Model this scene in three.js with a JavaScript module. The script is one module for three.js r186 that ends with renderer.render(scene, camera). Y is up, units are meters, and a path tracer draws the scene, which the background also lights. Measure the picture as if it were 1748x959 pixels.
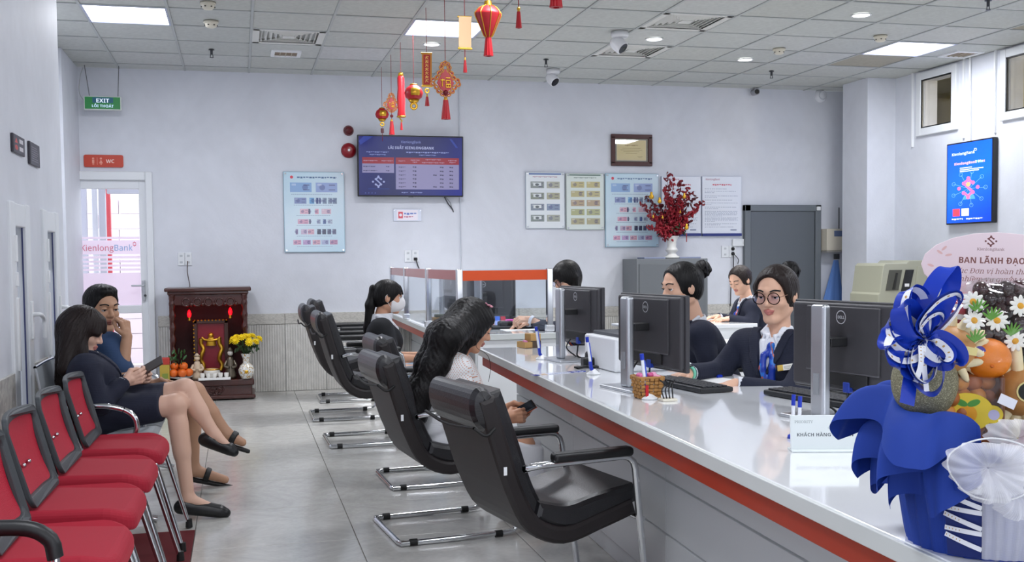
import * as THREE from 'three';
import { RoundedBoxGeometry } from 'three/addons/geometries/RoundedBoxGeometry.js';
import { mergeGeometries } from 'three/addons/utils/BufferGeometryUtils.js';
import { RectAreaLightUniformsLib } from 'three/addons/lights/RectAreaLightUniformsLib.js';
import { ImprovedNoise } from 'three/addons/math/ImprovedNoise.js';

// ---------- camera, sky, exposure ----------
const scene = new THREE.Scene();
const FOCAL = 1837.4, CY = 532.3;                       // focal length and optical axis height, in pixels of the 1748 x 959 frame
const camera = new THREE.PerspectiveCamera(2 * Math.atan(479.5 / FOCAL) * 180 / Math.PI, 1748 / 959, 0.05, 200);
camera.position.set(0, 1.3, 0);
camera.rotation.order = 'YXZ';
camera.rotation.set(-0.04993, -0.24824, -0.00958);
camera.setViewOffset(1748, 959, 0, 479.5 - CY, 1748, 959);   // lens shifted as the photograph is cropped
camera.updateProjectionMatrix(); camera.updateMatrixWorld(true);
scene.add(camera);
const renderer = new THREE.WebGLRenderer({ antialias: true });
renderer.toneMapping = THREE.LinearToneMapping;
renderer.toneMappingExposure = 2.0;
renderer.shadowMap.enabled = true;
RectAreaLightUniformsLib.init();
scene.background = new THREE.Color(0.86, 0.90, 1.0);    // bright overcast sky, seen through the door, also let in by the unseen shop front
scene.backgroundIntensity = 1.2;
const PANEL_LIGHT = 17, SPOT_LIGHT = 8;

// ---------- helpers ----------
const PI = Math.PI, D2R = PI / 180;
const V = (x = 0, y = 0, z = 0) => new THREE.Vector3(x, y, z);
let seedState = 7;
const rnd = (a = 1, b) => { seedState = (Math.imul(seedState, 1664525) + 1013904223) >>> 0; const r = seedState / 4294967296; return b === undefined ? r * a : a + r * (b - a); };
const noise = new ImprovedNoise();
const Q = new THREE.Quaternion().setFromEuler(camera.rotation);
const ray = (u, v) => V((u - 874) / FOCAL, -(v - CY) / FOCAL, -1).applyQuaternion(Q);
const at = (u, v, z) => { const r = ray(u, v); return r.multiplyScalar(z / r.z).add(camera.position); };       // the point of a plane across the room
const atY = (u, v, y) => { const r = ray(u, v); return r.multiplyScalar((y - 1.3) / r.y).add(camera.position); };  // ... of a level plane
const atX = (u, v, x) => { const r = ray(u, v); return r.multiplyScalar(x / r.x).add(camera.position); };
const numbers = new Map();
function numbered(name) { const n = numbers.get(name) ?? 0; numbers.set(name, n + 1); return n ? `${name}_${String(n).padStart(3, '0')}` : name; }
function tag(o, label, category, group) { if (label) o.userData.label = label; if (category) o.userData.category = category; if (group) o.userData.group = group; return o; }
function thing(name, label, category, pos = [0, 0, 0], turn = 0, group) {
  const o = new THREE.Group(); o.name = numbered(name); o.position.set(...pos); o.rotation.y = turn; scene.add(o);
  return tag(o, label, category, group);
}
const prep = (g) => {
  if (!g.isBufferGeometry) return g;
  let h = g.index ? g.toNonIndexed() : g;
  for (const k of Object.keys(h.attributes)) if (!['position', 'normal', 'uv', 'color'].includes(k)) h.deleteAttribute(k);
  if (!h.attributes.normal) h.computeVertexNormals();
  if (!h.attributes.uv) h.setAttribute('uv', new THREE.BufferAttribute(new Float32Array(h.attributes.position.count * 2), 2));
  h.morphAttributes = {}; return h;
};
function merged(list) {
  if (!Array.isArray(list)) return list;
  if (list.length === 1) return list[0];
  const l = list.map(prep); const col = l.some((g) => g.attributes.color);
  if (col) for (const g of l) if (!g.attributes.color) g.setAttribute('color', new THREE.BufferAttribute(new Float32Array(g.attributes.position.count * 3).fill(1), 3));
  return mergeGeometries(l);
}
function part(parent, name, geoms, material, label) {
  const m = new THREE.Mesh(merged(geoms), material); m.name = parent === scene ? numbered(name) : name; m.castShadow = m.receiveShadow = true;
  if (label) m.userData.label = label;
  parent.add(m); return m;
}
function struct(name, geoms, material, parent = scene) {
  const m = part(parent, name, geoms, material); if (parent === scene) m.userData.kind = 'structure'; return m;
}
function structGroup(name) { const g = new THREE.Group(); g.name = name; g.userData.kind = 'structure'; scene.add(g); return g; }
function solo(name, label, category, geoms, material, group) { return tag(part(scene, name, geoms, material), label, category, group); }
// geometry shorthand; every function returns a geometry already in place
const B = (w, h, d, x = 0, y = 0, z = 0) => new THREE.BoxGeometry(w, h, d).translate(x, y, z);
const RB = (w, h, d, r, x = 0, y = 0, z = 0, s = 2) => new RoundedBoxGeometry(w, h, d, s, Math.min(r, w / 2.01, h / 2.01, d / 2.01)).translate(x, y, z);
const CY_ = (r1, r2, h, x = 0, y = 0, z = 0, n = 20) => new THREE.CylinderGeometry(r1, r2, h, n).translate(x, y, z);
const SP = (r, x = 0, y = 0, z = 0, n = 16) => new THREE.SphereGeometry(r, n, Math.ceil(n * 0.7)).translate(x, y, z);
const LA = (pts, n = 24) => new THREE.LatheGeometry(pts.map((p) => new THREE.Vector2(p[0], p[1])), n);
const curve = (pts, closed = false, tension = 0.5) => new THREE.CatmullRomCurve3(pts.map((p) => (p.isVector3 ? p : V(...p))), closed, 'catmullrom', tension);
const TU = (pts, r, seg = 24, n = 8, closed = false, tension = 0.5) => new THREE.TubeGeometry(curve(pts, closed, tension), seg, r, n, closed);
function bar(a, b, r, n = 8, r2 = r) {           // a straight rod between two points
  const A = a.isVector3 ? a : V(...a), Bv = b.isVector3 ? b : V(...b), d = Bv.clone().sub(A), L = d.length();
  return new THREE.CylinderGeometry(r2, r, L, n).applyQuaternion(new THREE.Quaternion().setFromUnitVectors(V(0, 1, 0), d.normalize())).translate(...A.add(Bv).multiplyScalar(0.5).toArray());
}
function roundedPath(pts, r) {                  // polyline with rounded corners, as a CurvePath
  const p = pts.map((q) => V(...q)), path = new THREE.CurvePath(); let from = p[0];
  for (let i = 1; i < p.length; i++) {
    if (i === p.length - 1) { path.add(new THREE.LineCurve3(from, p[i])); break; }
    const a = p[i].clone().add(p[i - 1].clone().sub(p[i]).setLength(r)), b = p[i].clone().add(p[i + 1].clone().sub(p[i]).setLength(r));
    path.add(new THREE.LineCurve3(from, a)); path.add(new THREE.QuadraticBezierCurve3(a, p[i], b)); from = b;
  }
  return path;
}
const RT = (pts, r, round = 0.05, seg = 60, n = 10) => new THREE.TubeGeometry(roundedPath(pts, round), seg, r, n, false);
function EX(points, depth, bevel = 0, holes) {  // outline in xy, extruded along z and centred on it
  const s = points instanceof THREE.Shape ? points : new THREE.Shape(points.map((p) => new THREE.Vector2(...p)));
  if (holes) for (const h of holes) s.holes.push(new THREE.Path(h.map((p) => new THREE.Vector2(...p))));
  const g = new THREE.ExtrudeGeometry(s, { depth: depth - 2 * bevel, bevelEnabled: bevel > 0, bevelSize: bevel, bevelThickness: bevel, bevelSegments: 2, bevelOffset: -bevel, curveSegments: 10 });
  return g.translate(0, 0, -depth / 2 + bevel);
}
const ROT = (g, x = 0, y = 0, z = 0) => g.applyMatrix4(new THREE.Matrix4().makeRotationFromEuler(new THREE.Euler(x, y, z)));
const MV = (g, x = 0, y = 0, z = 0) => g.translate(x, y, z);
function uvBox(g, s = 1) {                      // box-mapped uv in metres
  const p = g.attributes.position, n = g.attributes.normal, uv = new Float32Array(p.count * 2);
  for (let i = 0; i < p.count; i++) {
    const a = Math.abs(n.getX(i)), b = Math.abs(n.getY(i)), c = Math.abs(n.getZ(i));
    if (b >= a && b >= c) { uv[2 * i] = p.getX(i) * s; uv[2 * i + 1] = p.getZ(i) * s; } else if (a >= c) { uv[2 * i] = p.getZ(i) * s; uv[2 * i + 1] = p.getY(i) * s; } else { uv[2 * i] = p.getX(i) * s; uv[2 * i + 1] = p.getY(i) * s; }
  }
  g.setAttribute('uv', new THREE.BufferAttribute(uv, 2)); return g;
}
// materials
const MATS = new Map();
function M(color, rough = 0.6, o = {}) {
  const key = color + '|' + rough + JSON.stringify(o);
  if (!MATS.has(key)) { const k = { color: new THREE.Color(color), roughness: rough, ...o }; if (o.emissive) k.emissive = new THREE.Color(o.emissive); if (o.sheenColor) k.sheenColor = new THREE.Color(o.sheenColor); if (o.attenuationColor) k.attenuationColor = new THREE.Color(o.attenuationColor); MATS.set(key, new THREE.MeshPhysicalMaterial(k)); }
  return MATS.get(key);
}
function canvasTexture(w, h, draw, o = {}) {
  const c = document.createElement('canvas'); c.width = w; c.height = h; const g = c.getContext('2d'); draw(g, w, h);
  const t = new THREE.CanvasTexture(c); if (!o.data) t.colorSpace = THREE.SRGBColorSpace; t.magFilter = THREE.LinearFilter;
  if (o.repeat) t.wrapS = t.wrapT = THREE.RepeatWrapping; return t;
}
function noiseTexture(n, fn, srgb = false) {    // fn(u, v) -> grey 0..1 or [r, g, b]; tiles
  const d = new Uint8Array(n * n * 4);
  for (let y = 0; y < n; y++) for (let x = 0; x < n; x++) { const c = fn(x / n, y / n), i = (y * n + x) * 4, a = Array.isArray(c) ? c : [c, c, c]; for (let k = 0; k < 3; k++) d[i + k] = Math.max(0, Math.min(255, a[k] * 255)); d[i + 3] = 255; }
  const t = new THREE.DataTexture(d, n, n); t.wrapS = t.wrapT = THREE.RepeatWrapping; t.magFilter = THREE.LinearFilter; t.minFilter = THREE.LinearMipmapLinearFilter; if (srgb) t.colorSpace = THREE.SRGBColorSpace; t.needsUpdate = true; return t;
}
const torus = (u, v, f, s) => { const a = u * 2 * PI, b = v * 2 * PI; return noise.noise(Math.cos(a) * f + s, Math.sin(a) * f + Math.cos(b) * f * 0.7 + s * 1.7, Math.sin(b) * f - s); };
const rep = (t, x, y = x) => { const c = t.clone(); c.repeat.set(x, y); c.needsUpdate = true; return c; };

const WHITE = M('#eef0f2', 0.35), PVC = M('#e6e9ec', 0.3), BLACK = M('#111214', 0.45), DARKGREY = M('#33363a', 0.5);
const CHROME = M('#d8dadd', 0.12, { metalness: 1 }), STEEL = M('#b9bcc0', 0.3, { metalness: 0.9 }), GOLD = M('#d9a83a', 0.28, { metalness: 0.85 });
const RED = M('#c01525', 0.55), LACQUER_RED = M('#b5121f', 0.3), PAPER = M('#f4f4f2', 0.7), BLUE_PLASTIC = M('#1836b5', 0.35);
const GLASS = new THREE.MeshPhysicalMaterial({ color: 0xffffff, roughness: 0.02, transmission: 1, thickness: 0, ior: 1.45 });
const printed = (tex, rough = 0.5, o = {}) => new THREE.MeshPhysicalMaterial({ map: tex, roughness: rough, ...o });
const WALL_Z = -10.91, CEIL = 3.132;
// ---------- the setting ----------
const plasterBump = noiseTexture(256, (u, v) => 0.5 + 0.3 * torus(u, v, 6, 1) + 0.2 * torus(u, v, 17, 3));
const wallTone = noiseTexture(256, (u, v) => { const k = 0.965 + 0.03 * torus(u, v, 1.3, 5) + 0.012 * torus(u, v, 5, 9); return [k, k, k]; }, true);
const wallMat = new THREE.MeshPhysicalMaterial({ color: new THREE.Color('#e4e7ef'), roughness: 0.62, map: wallTone, bumpMap: rep(plasterBump, 3), bumpScale: 0.0008 });
const marbleTex = noiseTexture(256, (u, v) => { const n = torus(u, v, 2.2, 11), m = torus(u, v, 6, 4); const k = 0.76 + 0.08 * n + 0.06 * m + (Math.abs(n) < 0.05 ? 0.07 : 0); return [k, k * 0.985, k * 0.95]; }, true);
const marbleMat = new THREE.MeshPhysicalMaterial({ map: marbleTex, roughness: 0.25 });
const ribBump = noiseTexture(256, (u, v) => 0.5 + 0.4 * Math.sin(u * 2 * PI * 16) + 0.1 * torus(u, v, 9, 2));
const ribTone = noiseTexture(256, (u, v) => { const k = 0.83 + 0.035 * Math.sin(u * 2 * PI * 16) + 0.05 * torus(u, v, 1.5, 7) + 0.03 * torus(u, v, 7, 8); return [k, k * 0.99, k * 0.965]; }, true);
const ribMat = [0, 1, 2].map((i) => { const t = rep(ribTone, 1); t.offset.set(i * 0.31, i * 0.47); return new THREE.MeshPhysicalMaterial({ map: t, bumpMap: ribBump, bumpScale: 0.004, roughness: 0.42, color: new THREE.Color().setScalar(0.95 + 0.04 * i) }); });

// floor: bedding slab with polished tiles on it
const floorG = struct('floor', B(9.2, 0.2, 17.4, 2.6, -0.11, -3.7), M('#a9a7a0', 0.4));
const floorTone = noiseTexture(256, (u, v) => { const k = 0.80 + 0.035 * torus(u, v, 2, 21) + 0.03 * torus(u, v, 7, 22); return [k, k * 0.995, k * 0.972]; }, true);
const floorMats = [0, 1, 2, 3].map((i) => { const t = rep(floorTone, 1); t.offset.set(i * 0.27, i * 0.61); t.rotation = i * PI / 2; return new THREE.MeshPhysicalMaterial({ map: t, roughness: 0.16, color: new THREE.Color().setScalar(0.86 + 0.02 * i) }); });
{
  const T = 0.74, g = RB(T - 0.004, 0.012, T - 0.004, 0.002, 0, 0, 0, 1), big = RB(T - 0.004, 0.012, T - 0.004, 0.002, 0, 0, 0, 1);
  for (let ix = 0; ix < 12; ix++) for (let iz = 0; iz < 15; iz++) {
    const x = -0.23 - 2 * T + T * (ix + 0.5), z = WALL_Z + T * (iz + 0.5);
    const m = part(floorG, 'floor_tile', (ix + iz) % 2 ? g : big, floorMats[Math.floor(rnd(4))]); m.position.set(x, -0.006, z);
  }
  struct('floor_near', B(9, 0.012, 5.2, 2.6, -0.006, WALL_Z + T * 15 + 2.6), floorMats[1]);
}

// ceiling: grid of lay-in tiles under a slab
const tileTex = noiseTexture(256, (u, v) => { const k = 0.80 + 0.03 * torus(u, v, 3, 31) + 0.05 * torus(u, v, 14, 33) * torus(u, v, 9, 35); return [k, k, k * 0.99]; }, true);
const tileBump = noiseTexture(256, (u, v) => 0.6 + 0.4 * torus(u, v, 20, 41));
const tileMat = (c) => { const t = rep(tileTex, 1); t.offset.set(rnd(), rnd()); return new THREE.MeshPhysicalMaterial({ map: t, color: new THREE.Color(c), roughness: 0.9, bumpMap: tileBump, bumpScale: 0.0015 }); };
const tileMats = ['#f4f8f6', '#f0f4f2', '#f8fbfa', '#f2f5f1'].map(tileMat), tileBlue = tileMat('#fafcff'), tileStain = tileMat('#d6d0be');
const ceilG = struct('ceiling', B(9.2, 0.2, 17.4, 2.6, CEIL + 0.13, -3.7), M('#c9ccca', 0.9));
const GX0 = -0.46, GZ0 = -10.648, T6 = 0.6;
const openTiles = new Map();  // cells where a fitting takes the tile's place
const cell = (i, j) => i + ',' + j;
for (const [i, j] of [[-1, 3], [3, 3], [10, 3], [1, 2], [6, 2], [6, 4], [3, 8], [10, 8], [6, 8]]) openTiles.set(cell(i, j), 1);
{
  const g = RB(T6 - 0.018, 0.02, T6 - 0.018, 0.004, 0, 0, 0, 1), edge = RB(T6 - 0.018, 0.02, 0.235, 0.004, 0, 0, 0, 1);
  for (let i = -2; i < 12; i++) for (let j = -1; j < 13; j++) {
    if (openTiles.has(cell(i, j))) continue;
    const x = GX0 + T6 * (i + 0.5); let z = GZ0 + T6 * (j + 0.5), geo = g;
    if (j < 0) { geo = edge; z = WALL_Z + 0.131; }
    const mat = (i === 2 && j === 1) ? tileBlue : (i === 10 && j === 2) || (i === 11 && j === 5) ? tileStain : tileMats[Math.floor(rnd(4))];
    part(ceilG, 'ceiling_tile', geo, mat).position.set(x, CEIL + 0.011 + rnd(0.003), z);
  }
  const t = M('#b4b8b7', 0.6);
  for (let i = -1; i < 13; i++) part(ceilG, 'grid_bar', B(0.02, 0.008, 8.3, GX0 + T6 * i, CEIL, GZ0 + 3.88), t);
  for (let j = 0; j < 14; j++) part(ceilG, 'grid_bar', B(8.2, 0.006, 0.016, 2.64, CEIL, GZ0 + T6 * j), t);
  part(ceilG, 'near_ceiling', B(9, 0.02, 8, 2.6, CEIL + 0.012, GZ0 + 7.8 + 4), tileMats[0]);
}
// walls
function unseenRoomBulb(x, y, z, c, power, label) { const t = thing('unseen_lamp_bulb', label, 'lamp', [x, y, z]); part(t, 'bulb', SP(0.05, 0, 0, 0, 16), M('#ffffff', 0.4, { emissive: '#fff6e0', emissiveIntensity: 1.5 })); part(t, 'cord', bar([0, 0.045, 0], [0, CEIL - y, 0], 0.005, 6), M('#d8d8d8', 0.6)); const l = new THREE.PointLight(c, power); l.position.set(x, y, z); l.castShadow = true; l.shadow.radius = 2; scene.add(l); }  // bulb and point light out of view, placed to brighten an adjoining room
const DX0 = -1.47, DX1 = -0.785, DH = 2.157;
struct('wall_back', [B(0.2, CEIL, 0.2, DX0 - 0.1, CEIL / 2, WALL_Z - 0.1), B(DX1 - DX0, CEIL - DH, 0.2, (DX0 + DX1) / 2, (CEIL + DH) / 2, WALL_Z - 0.1), B(7.0 - DX1, CEIL, 0.2, (7.0 + DX1) / 2, CEIL / 2, WALL_Z - 0.1)].map((g) => uvBox(g, 0.4)), wallMat);
// left wall: near part stands forward with two narrow openings into a side room, rear part is set back, pier in the corner
const LX = -1.07, LZ = -7.32, OP = [[atX(24, 500, LX).z, atX(43, 500, LX).z], [atX(79, 500, LX).z, atX(94, 500, LX).z]], OPH = 1.485, WH = 0.77;
{
  const g = [], seg = (z0, z1, y0, y1) => g.push(uvBox(B(0.16, y1 - y0, Math.abs(z1 - z0), LX - 0.08, (y0 + y1) / 2, (z0 + z1) / 2), 0.4));
  seg(4.8, OP[0][0], 0, CEIL); seg(OP[0][0], OP[0][1], OPH, CEIL); seg(OP[0][1], OP[1][0], 0, CEIL); seg(OP[1][0], OP[1][1], OPH, CEIL); seg(OP[1][1], LZ, 0, CEIL);
  g.push(uvBox(B(0.4, CEIL, 0.14, LX - 0.36, CEIL / 2, LZ + 0.07), 0.4));
  struct('wall_left', g, wallMat);
  struct('wall_left_rear', uvBox(B(0.2, CEIL, 3.8, -1.65, CEIL / 2, -9.1), 0.4), wallMat);
  struct('pier_left', uvBox(B(0.25, CEIL, 0.96, -1.555, CEIL / 2, -10.43), 0.4), wallMat);
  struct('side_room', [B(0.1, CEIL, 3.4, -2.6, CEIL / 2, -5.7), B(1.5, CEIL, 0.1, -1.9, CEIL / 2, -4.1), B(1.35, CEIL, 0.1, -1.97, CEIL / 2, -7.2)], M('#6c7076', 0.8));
  const zs = [];
  for (let z = -3.0; z > LZ; z -= 0.42) zs.push([z, Math.max(z - 0.418, LZ)]);
  const marble = structGroup('wainscot_left');
  for (const [a, b] of zs) {                    // slabs are cut where the door frames stand
    let parts = [[a, b]];
    for (const [o0, o1] of OP) parts = parts.flatMap(([p, q]) => { const lo = o0 + 0.13, hi = o1 - 0.13; if (q > lo || p < hi) return [[p, q]]; return [[p, lo], [hi, q]].filter(([s, e]) => s - e > 0.03); });
    for (const [p, q] of parts) for (const [y0, y1] of [[0, 0.38], [0.382, WH]]) part(marble, 'marble_slab', uvBox(RB(0.018, y1 - y0, p - q - 0.002, 0.003, LX + 0.01, (y0 + y1) / 2, (p + q) / 2, 1), 1.3), marbleMat);
  }
  OP.forEach(([a, b], i) => {
    const d = structGroup('door_' + (i + 2)), w = 0.115;
    part(d, 'frame', [RB(0.05, OPH + w, w, 0.008, LX - 0.008, (OPH + w) / 2, a + w / 2 - 0.006), RB(0.05, OPH + w, w, 0.008, LX - 0.008, (OPH + w) / 2, b - w / 2 + 0.006), RB(0.048, w, a - b - 0.02, 0.008, LX - 0.009, OPH + w / 2 - 0.006, (a + b) / 2)], PVC);
    part(d, 'gasket', [B(0.006, OPH, 0.01, LX - 0.004, OPH / 2, b + 0.012)], M('#39406e', 0.6));
    for (const y of [1.37, 1.22, 0.95]) part(d, 'hinge', [RB(0.014, y === 1.22 ? 0.07 : y > 1.3 ? 0.13 : 0.36, 0.03, 0.004, LX + 0.02, y, a + 0.025)], WHITE);
    part(d, 'door_leaf', [RB(0.62, OPH - 0.01, 0.05, 0.01, LX - 0.5, OPH / 2, b - 0.03)], M('#a7abb0', 0.4));
    const hz = b - 0.055, hy = 1.0;
    part(d, 'handle', [RB(0.012, 0.2, 0.035, 0.005, LX + 0.022, hy - 0.0, hz), TU([[LX + 0.02, hy + 0.03, hz], [LX + 0.055, hy + 0.03, hz], [LX + 0.06, hy + 0.02, hz - 0.05], [LX + 0.06, hy - 0.01, hz - 0.11], [LX + 0.06, hy - 0.1, hz - 0.12]], 0.011, 24, 8)], WHITE);
  });
}
unseenRoomBulb(-1.9, 2.6, -5.7, 0xe8eeff, 1.6, 'added lamp bulb, out of view, lighting the side room behind the narrow doors');  // added lamp, lifts the dark seen through the narrow openings
// right wall with two inner windows and a pillar
const RX = 6.69;
{
  const W = [[atX(1576, 180, RX).z, atX(1628, 180, RX).z, 2.24, 2.86], [atX(1721, 170, RX).z, atX(1721, 170, RX).z + 0.62, 2.24, 2.86]];
  const a0 = atX(1576, 137, RX), a1 = atX(1577, 219, RX); for (const w of W) { w[2] = a1.y; w[3] = a0.y; }
  const ys = W[0], g = [];
  const seg = (z0, z1, y0, y1) => g.push(uvBox(B(0.16, y1 - y0, Math.abs(z1 - z0), RX + 0.08, (y0 + y1) / 2, (z0 + z1) / 2), 0.4));
  seg(-10.91, W[0][0], 0, CEIL); seg(W[0][1], W[1][0], 0, CEIL); seg(W[1][1], 4.8, 0, CEIL);
  for (const w of W) { seg(w[0], w[1], 0, w[2]); seg(w[0], w[1], w[3], CEIL); }
  struct('wall_right', g, wallMat);
  struct('inner_room', [B(0.1, CEIL, 6, 9.0, CEIL / 2, -8.4), B(2.2, CEIL, 0.1, 7.9, CEIL / 2, -11.2), B(2.2, CEIL, 0.1, 7.9, CEIL / 2, -5.4), B(2.2, 0.1, 6, 7.9, -0.05, -8.4), B(2.2, 0.1, 6, 7.9, CEIL + 0.05, -8.4), B(0.5, CEIL, 0.3, 7.6, CEIL / 2, W[0][1] - 0.55)], M('#b8b393', 0.8));
  unseenRoomBulb(7.7, 2.8, -8.2, 0xfff0d0, 1.1, 'unseen lamp bulb lighting the room behind the inner windows');  // unseen lamp, lights what shows through the inner windows
  W.forEach((w, i) => {
    const d = structGroup('window_' + (i + 1)), f = 0.075;
    const zc = (w[0] + w[1]) / 2, yc = (w[2] + w[3]) / 2, wd = Math.abs(w[1] - w[0]), hd = w[3] - w[2];
    part(d, 'window_frame', [RB(0.05, hd + 2 * f, f, 0.008, RX - 0.01, yc, w[0] - f / 2), RB(0.05, hd + 2 * f, f, 0.008, RX - 0.01, yc, w[1] + f / 2), RB(0.05, f, wd, 0.008, RX - 0.01, w[3] + f / 2, zc), RB(0.05, f, wd, 0.008, RX - 0.01, w[2] - f / 2, zc)], PVC);
    part(d, 'gasket', [B(0.012, hd, 0.014, RX - 0.02, yc, w[0] + 0.006), B(0.012, 0.014, wd, RX - 0.02, w[3] - 0.007, zc), B(0.012, 0.012, wd, RX - 0.02, w[2] + 0.006, zc), B(0.012, hd, 0.014, RX - 0.02, yc, w[1] - 0.006)], BLACK);
    part(d, 'pane', B(0.006, hd, wd, RX + 0.02, yc, zc), GLASS);
    part(d, 'casing', [RB(0.03, hd + 0.34, 0.02, 0.005, RX - 0.008, yc, w[0] - 0.16), RB(0.03, hd + 0.34, 0.02, 0.005, RX - 0.008, yc, w[1] + 0.16)], WHITE);
  });
  struct('pillar_right', uvBox(B(0.36, CEIL, 0.47, 6.54, CEIL / 2, -10.235), 0.4), wallMat);
  struct('trim_1', bar([RX - 0.012, CEIL, atX(1657, 170, RX).z], [RX - 0.012, 2.0, atX(1658, 238, RX).z], 0.012), WHITE);
  struct('trim_2', bar([2.225, CEIL, WALL_Z + 0.008], [2.225, 0.78, WALL_Z + 0.008], 0.006), M('#c9cdd6', 0.5));
}
// unseen front of the hall behind the camera: open bays placed to let daylight in
struct('wall_front_unseen', [B(9.2, 0.55, 0.2, 2.6, 0.275, 4.8), B(9.2, 0.5, 0.2, 2.6, CEIL - 0.25, 4.8), ...[-1.3, 0.9, 3.1, 5.3, 6.7].map((x) => B(0.3, CEIL, 0.2, x, CEIL / 2, 4.8))], wallMat);
// ribbed wainscot on the back wall
{
  const w = structGroup('wainscot_back'), W = 0.4, g = RB(W - 0.003, 0.665, 0.014, 0.002, 0, 0, 0, 1), cap = RB(W - 0.003, 0.105, 0.02, 0.003, 0, 0, 0, 1);
  const n = Math.floor((6.35 - DX1) / W);
  for (let i = 0; i < n; i++) {
    const x = DX1 + 0.02 + W * (i + 0.5);
    part(w, 'ribbed_tile', g, ribMat[Math.floor(rnd(3))]).position.set(x, 0.335, WALL_Z + 0.007);
    part(w, 'cap_tile', cap, marbleMat).position.set(x, 0.722, WALL_Z + 0.01);
  }
}
// back door with printed glass, and the bright yard behind it
{
  const d = structGroup('door_1'), z = WALL_Z + 0.01, f = 0.062, gx0 = DX0, gx1 = -0.9;
  part(d, 'frame', [RB(f, DH, 0.09, 0.01, DX1 + 0.0 - f / 2, DH / 2, z), RB(DX1 - DX0 - f, f + 0.02, 0.09, 0.01, (DX0 + DX1 - f) / 2, DH - f / 2 - 0.01, z)], PVC);
  const l = part(d, 'door_leaf', [RB(0.065, 2.07, 0.05, 0.008, -0.878, 1.045, z - 0.02), RB(gx1 - gx0 - 0.012, 0.085, 0.05, 0.008, (gx0 + gx1) / 2, 2.036, z - 0.02), RB(gx1 - gx0 - 0.012, 0.075, 0.05, 0.008, (gx0 + gx1) / 2, 0.845, z - 0.02), RB(gx1 - gx0 - 0.012, 0.12, 0.05, 0.008, (gx0 + gx1) / 2, 0.07, z - 0.02), RB(0.065, 2.07, 0.05, 0.008, DX0 + 0.0, 1.045, z - 0.02)], PVC);
  part(l, 'pane', B(gx1 - gx0, 1.9, 0.006, (gx0 + gx1) / 2, 1.04, z - 0.03), GLASS);
  const film = (y0, y1) => B(gx1 - gx0 - 0.05, y1 - y0, 0.001, (gx0 + gx1) / 2 + 0.01, (y0 + y1) / 2, z - 0.024);
  const frost = M('#fdf4fb', 0.9, { transmission: 0.75, thickness: 0 });
  const px = (v) => at(190, v, z).y;
  part(l, 'frosted_strip', [film(px(408), px(404)), film(px(434), px(410)), ...[[441, 437], [448, 444.5], [455, 451.5], [462, 458.5]].map(([b, a]) => film(px(b), px(a))), film(px(523), px(466))], frost);
  const logo = canvasTexture(512, 128, (g, w, h) => { g.clearRect(0, 0, w, h); g.font = '400 74px sans-serif'; g.fillStyle = 'rgba(226,130,150,1)'; g.fillText('Kienlong', 4, 96); const a = g.measureText('Kienlong').width; g.fillStyle = 'rgba(160,196,236,1)'; g.fillText('Bank', 4 + a, 96); const b = a + g.measureText('Bank').width + 22; g.strokeStyle = 'rgba(222,96,120,1)'; g.lineWidth = 6; g.beginPath(); g.moveTo(b - 14, 30); g.lineTo(b, 16); g.lineTo(b + 14, 30); g.moveTo(b - 14, 40); g.lineTo(b, 54); g.lineTo(b + 14, 40); g.stroke(); });
  const lm = printed(logo, 0.7, { transparent: true, alphaTest: 0.3 });
  const p0 = at(136, 434, z), p1 = at(236, 410, z), pg = new THREE.PlaneGeometry(p1.x - p0.x, (p1.x - p0.x) / 4); MV(pg, (p0.x + p1.x) / 2, (p0.y + p1.y) / 2, z - 0.021);
  part(l, 'lettering', pg, lm, 'pale red and blue lettering on the frosted band');
  const hx = -0.885, hy = at(245, 487, z).y;
  part(l, 'handle', [RB(0.028, 0.2, 0.02, 0.006, hx, hy - 0.05, z + 0.02), bar([hx, hy, z + 0.02], [hx, hy, z + 0.06], 0.009), RB(0.12, 0.018, 0.014, 0.006, hx - 0.05, hy, z + 0.06)], STEEL);
  part(l, 'lock', ROT(CY_(0.012, 0.012, 0.01, 0, 0, 0), PI / 2).translate(hx + 0.012, at(250, 504, z).y, z + 0.03), DARKGREY);
  // yard: pale block wall, red post, inner corridor frame
  const yz = -14.5;
  struct('yard_ground', B(6, 0.1, 4, -1.5, -0.08, -13.0), M('#cfc6c2', 0.9));
  const yw = structGroup('yard_wall'), bm = M('#efe4ea', 0.9), L = at(205, 420, yz).x;
  for (let r = 0; r < 11; r++) for (let c = 0; c < 5; c++) part(yw, 'wall_block', RB(0.49, 0.185, 0.1, 0.008, -2.2 + 0.5 * c + (r % 2) * 0.25, 0.1 + 0.19 * r, yz, 1), bm);
  const redp = at(184, 400, -12.6);
  struct('yard_post', RB(0.075, 2.35, 0.07, 0.01, redp.x + 0.0, 1.17, -12.6), M('#e0474f', 0.5));
  struct('corridor_frame', [RB(0.07, 2.3, 0.08, 0.01, at(176, 400, -12.0).x, 1.15, -12.0), RB(0.7, 0.12, 0.07, 0.01, at(176, 340, -12.0).x + 0.39, at(176, 331, -12.0).y + 0.06, -12.0), RB(0.05, 2.4, 0.08, 0.01, at(163, 400, -11.7).x, 1.2, -11.7)], M('#c6c8d0', 0.4));
  struct('corridor_wall', B(0.6, 2.6, 0.08, at(160, 400, -11.8).x - 0.36, 1.3, -11.8), M('#b9bac6', 0.6));
}
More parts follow.
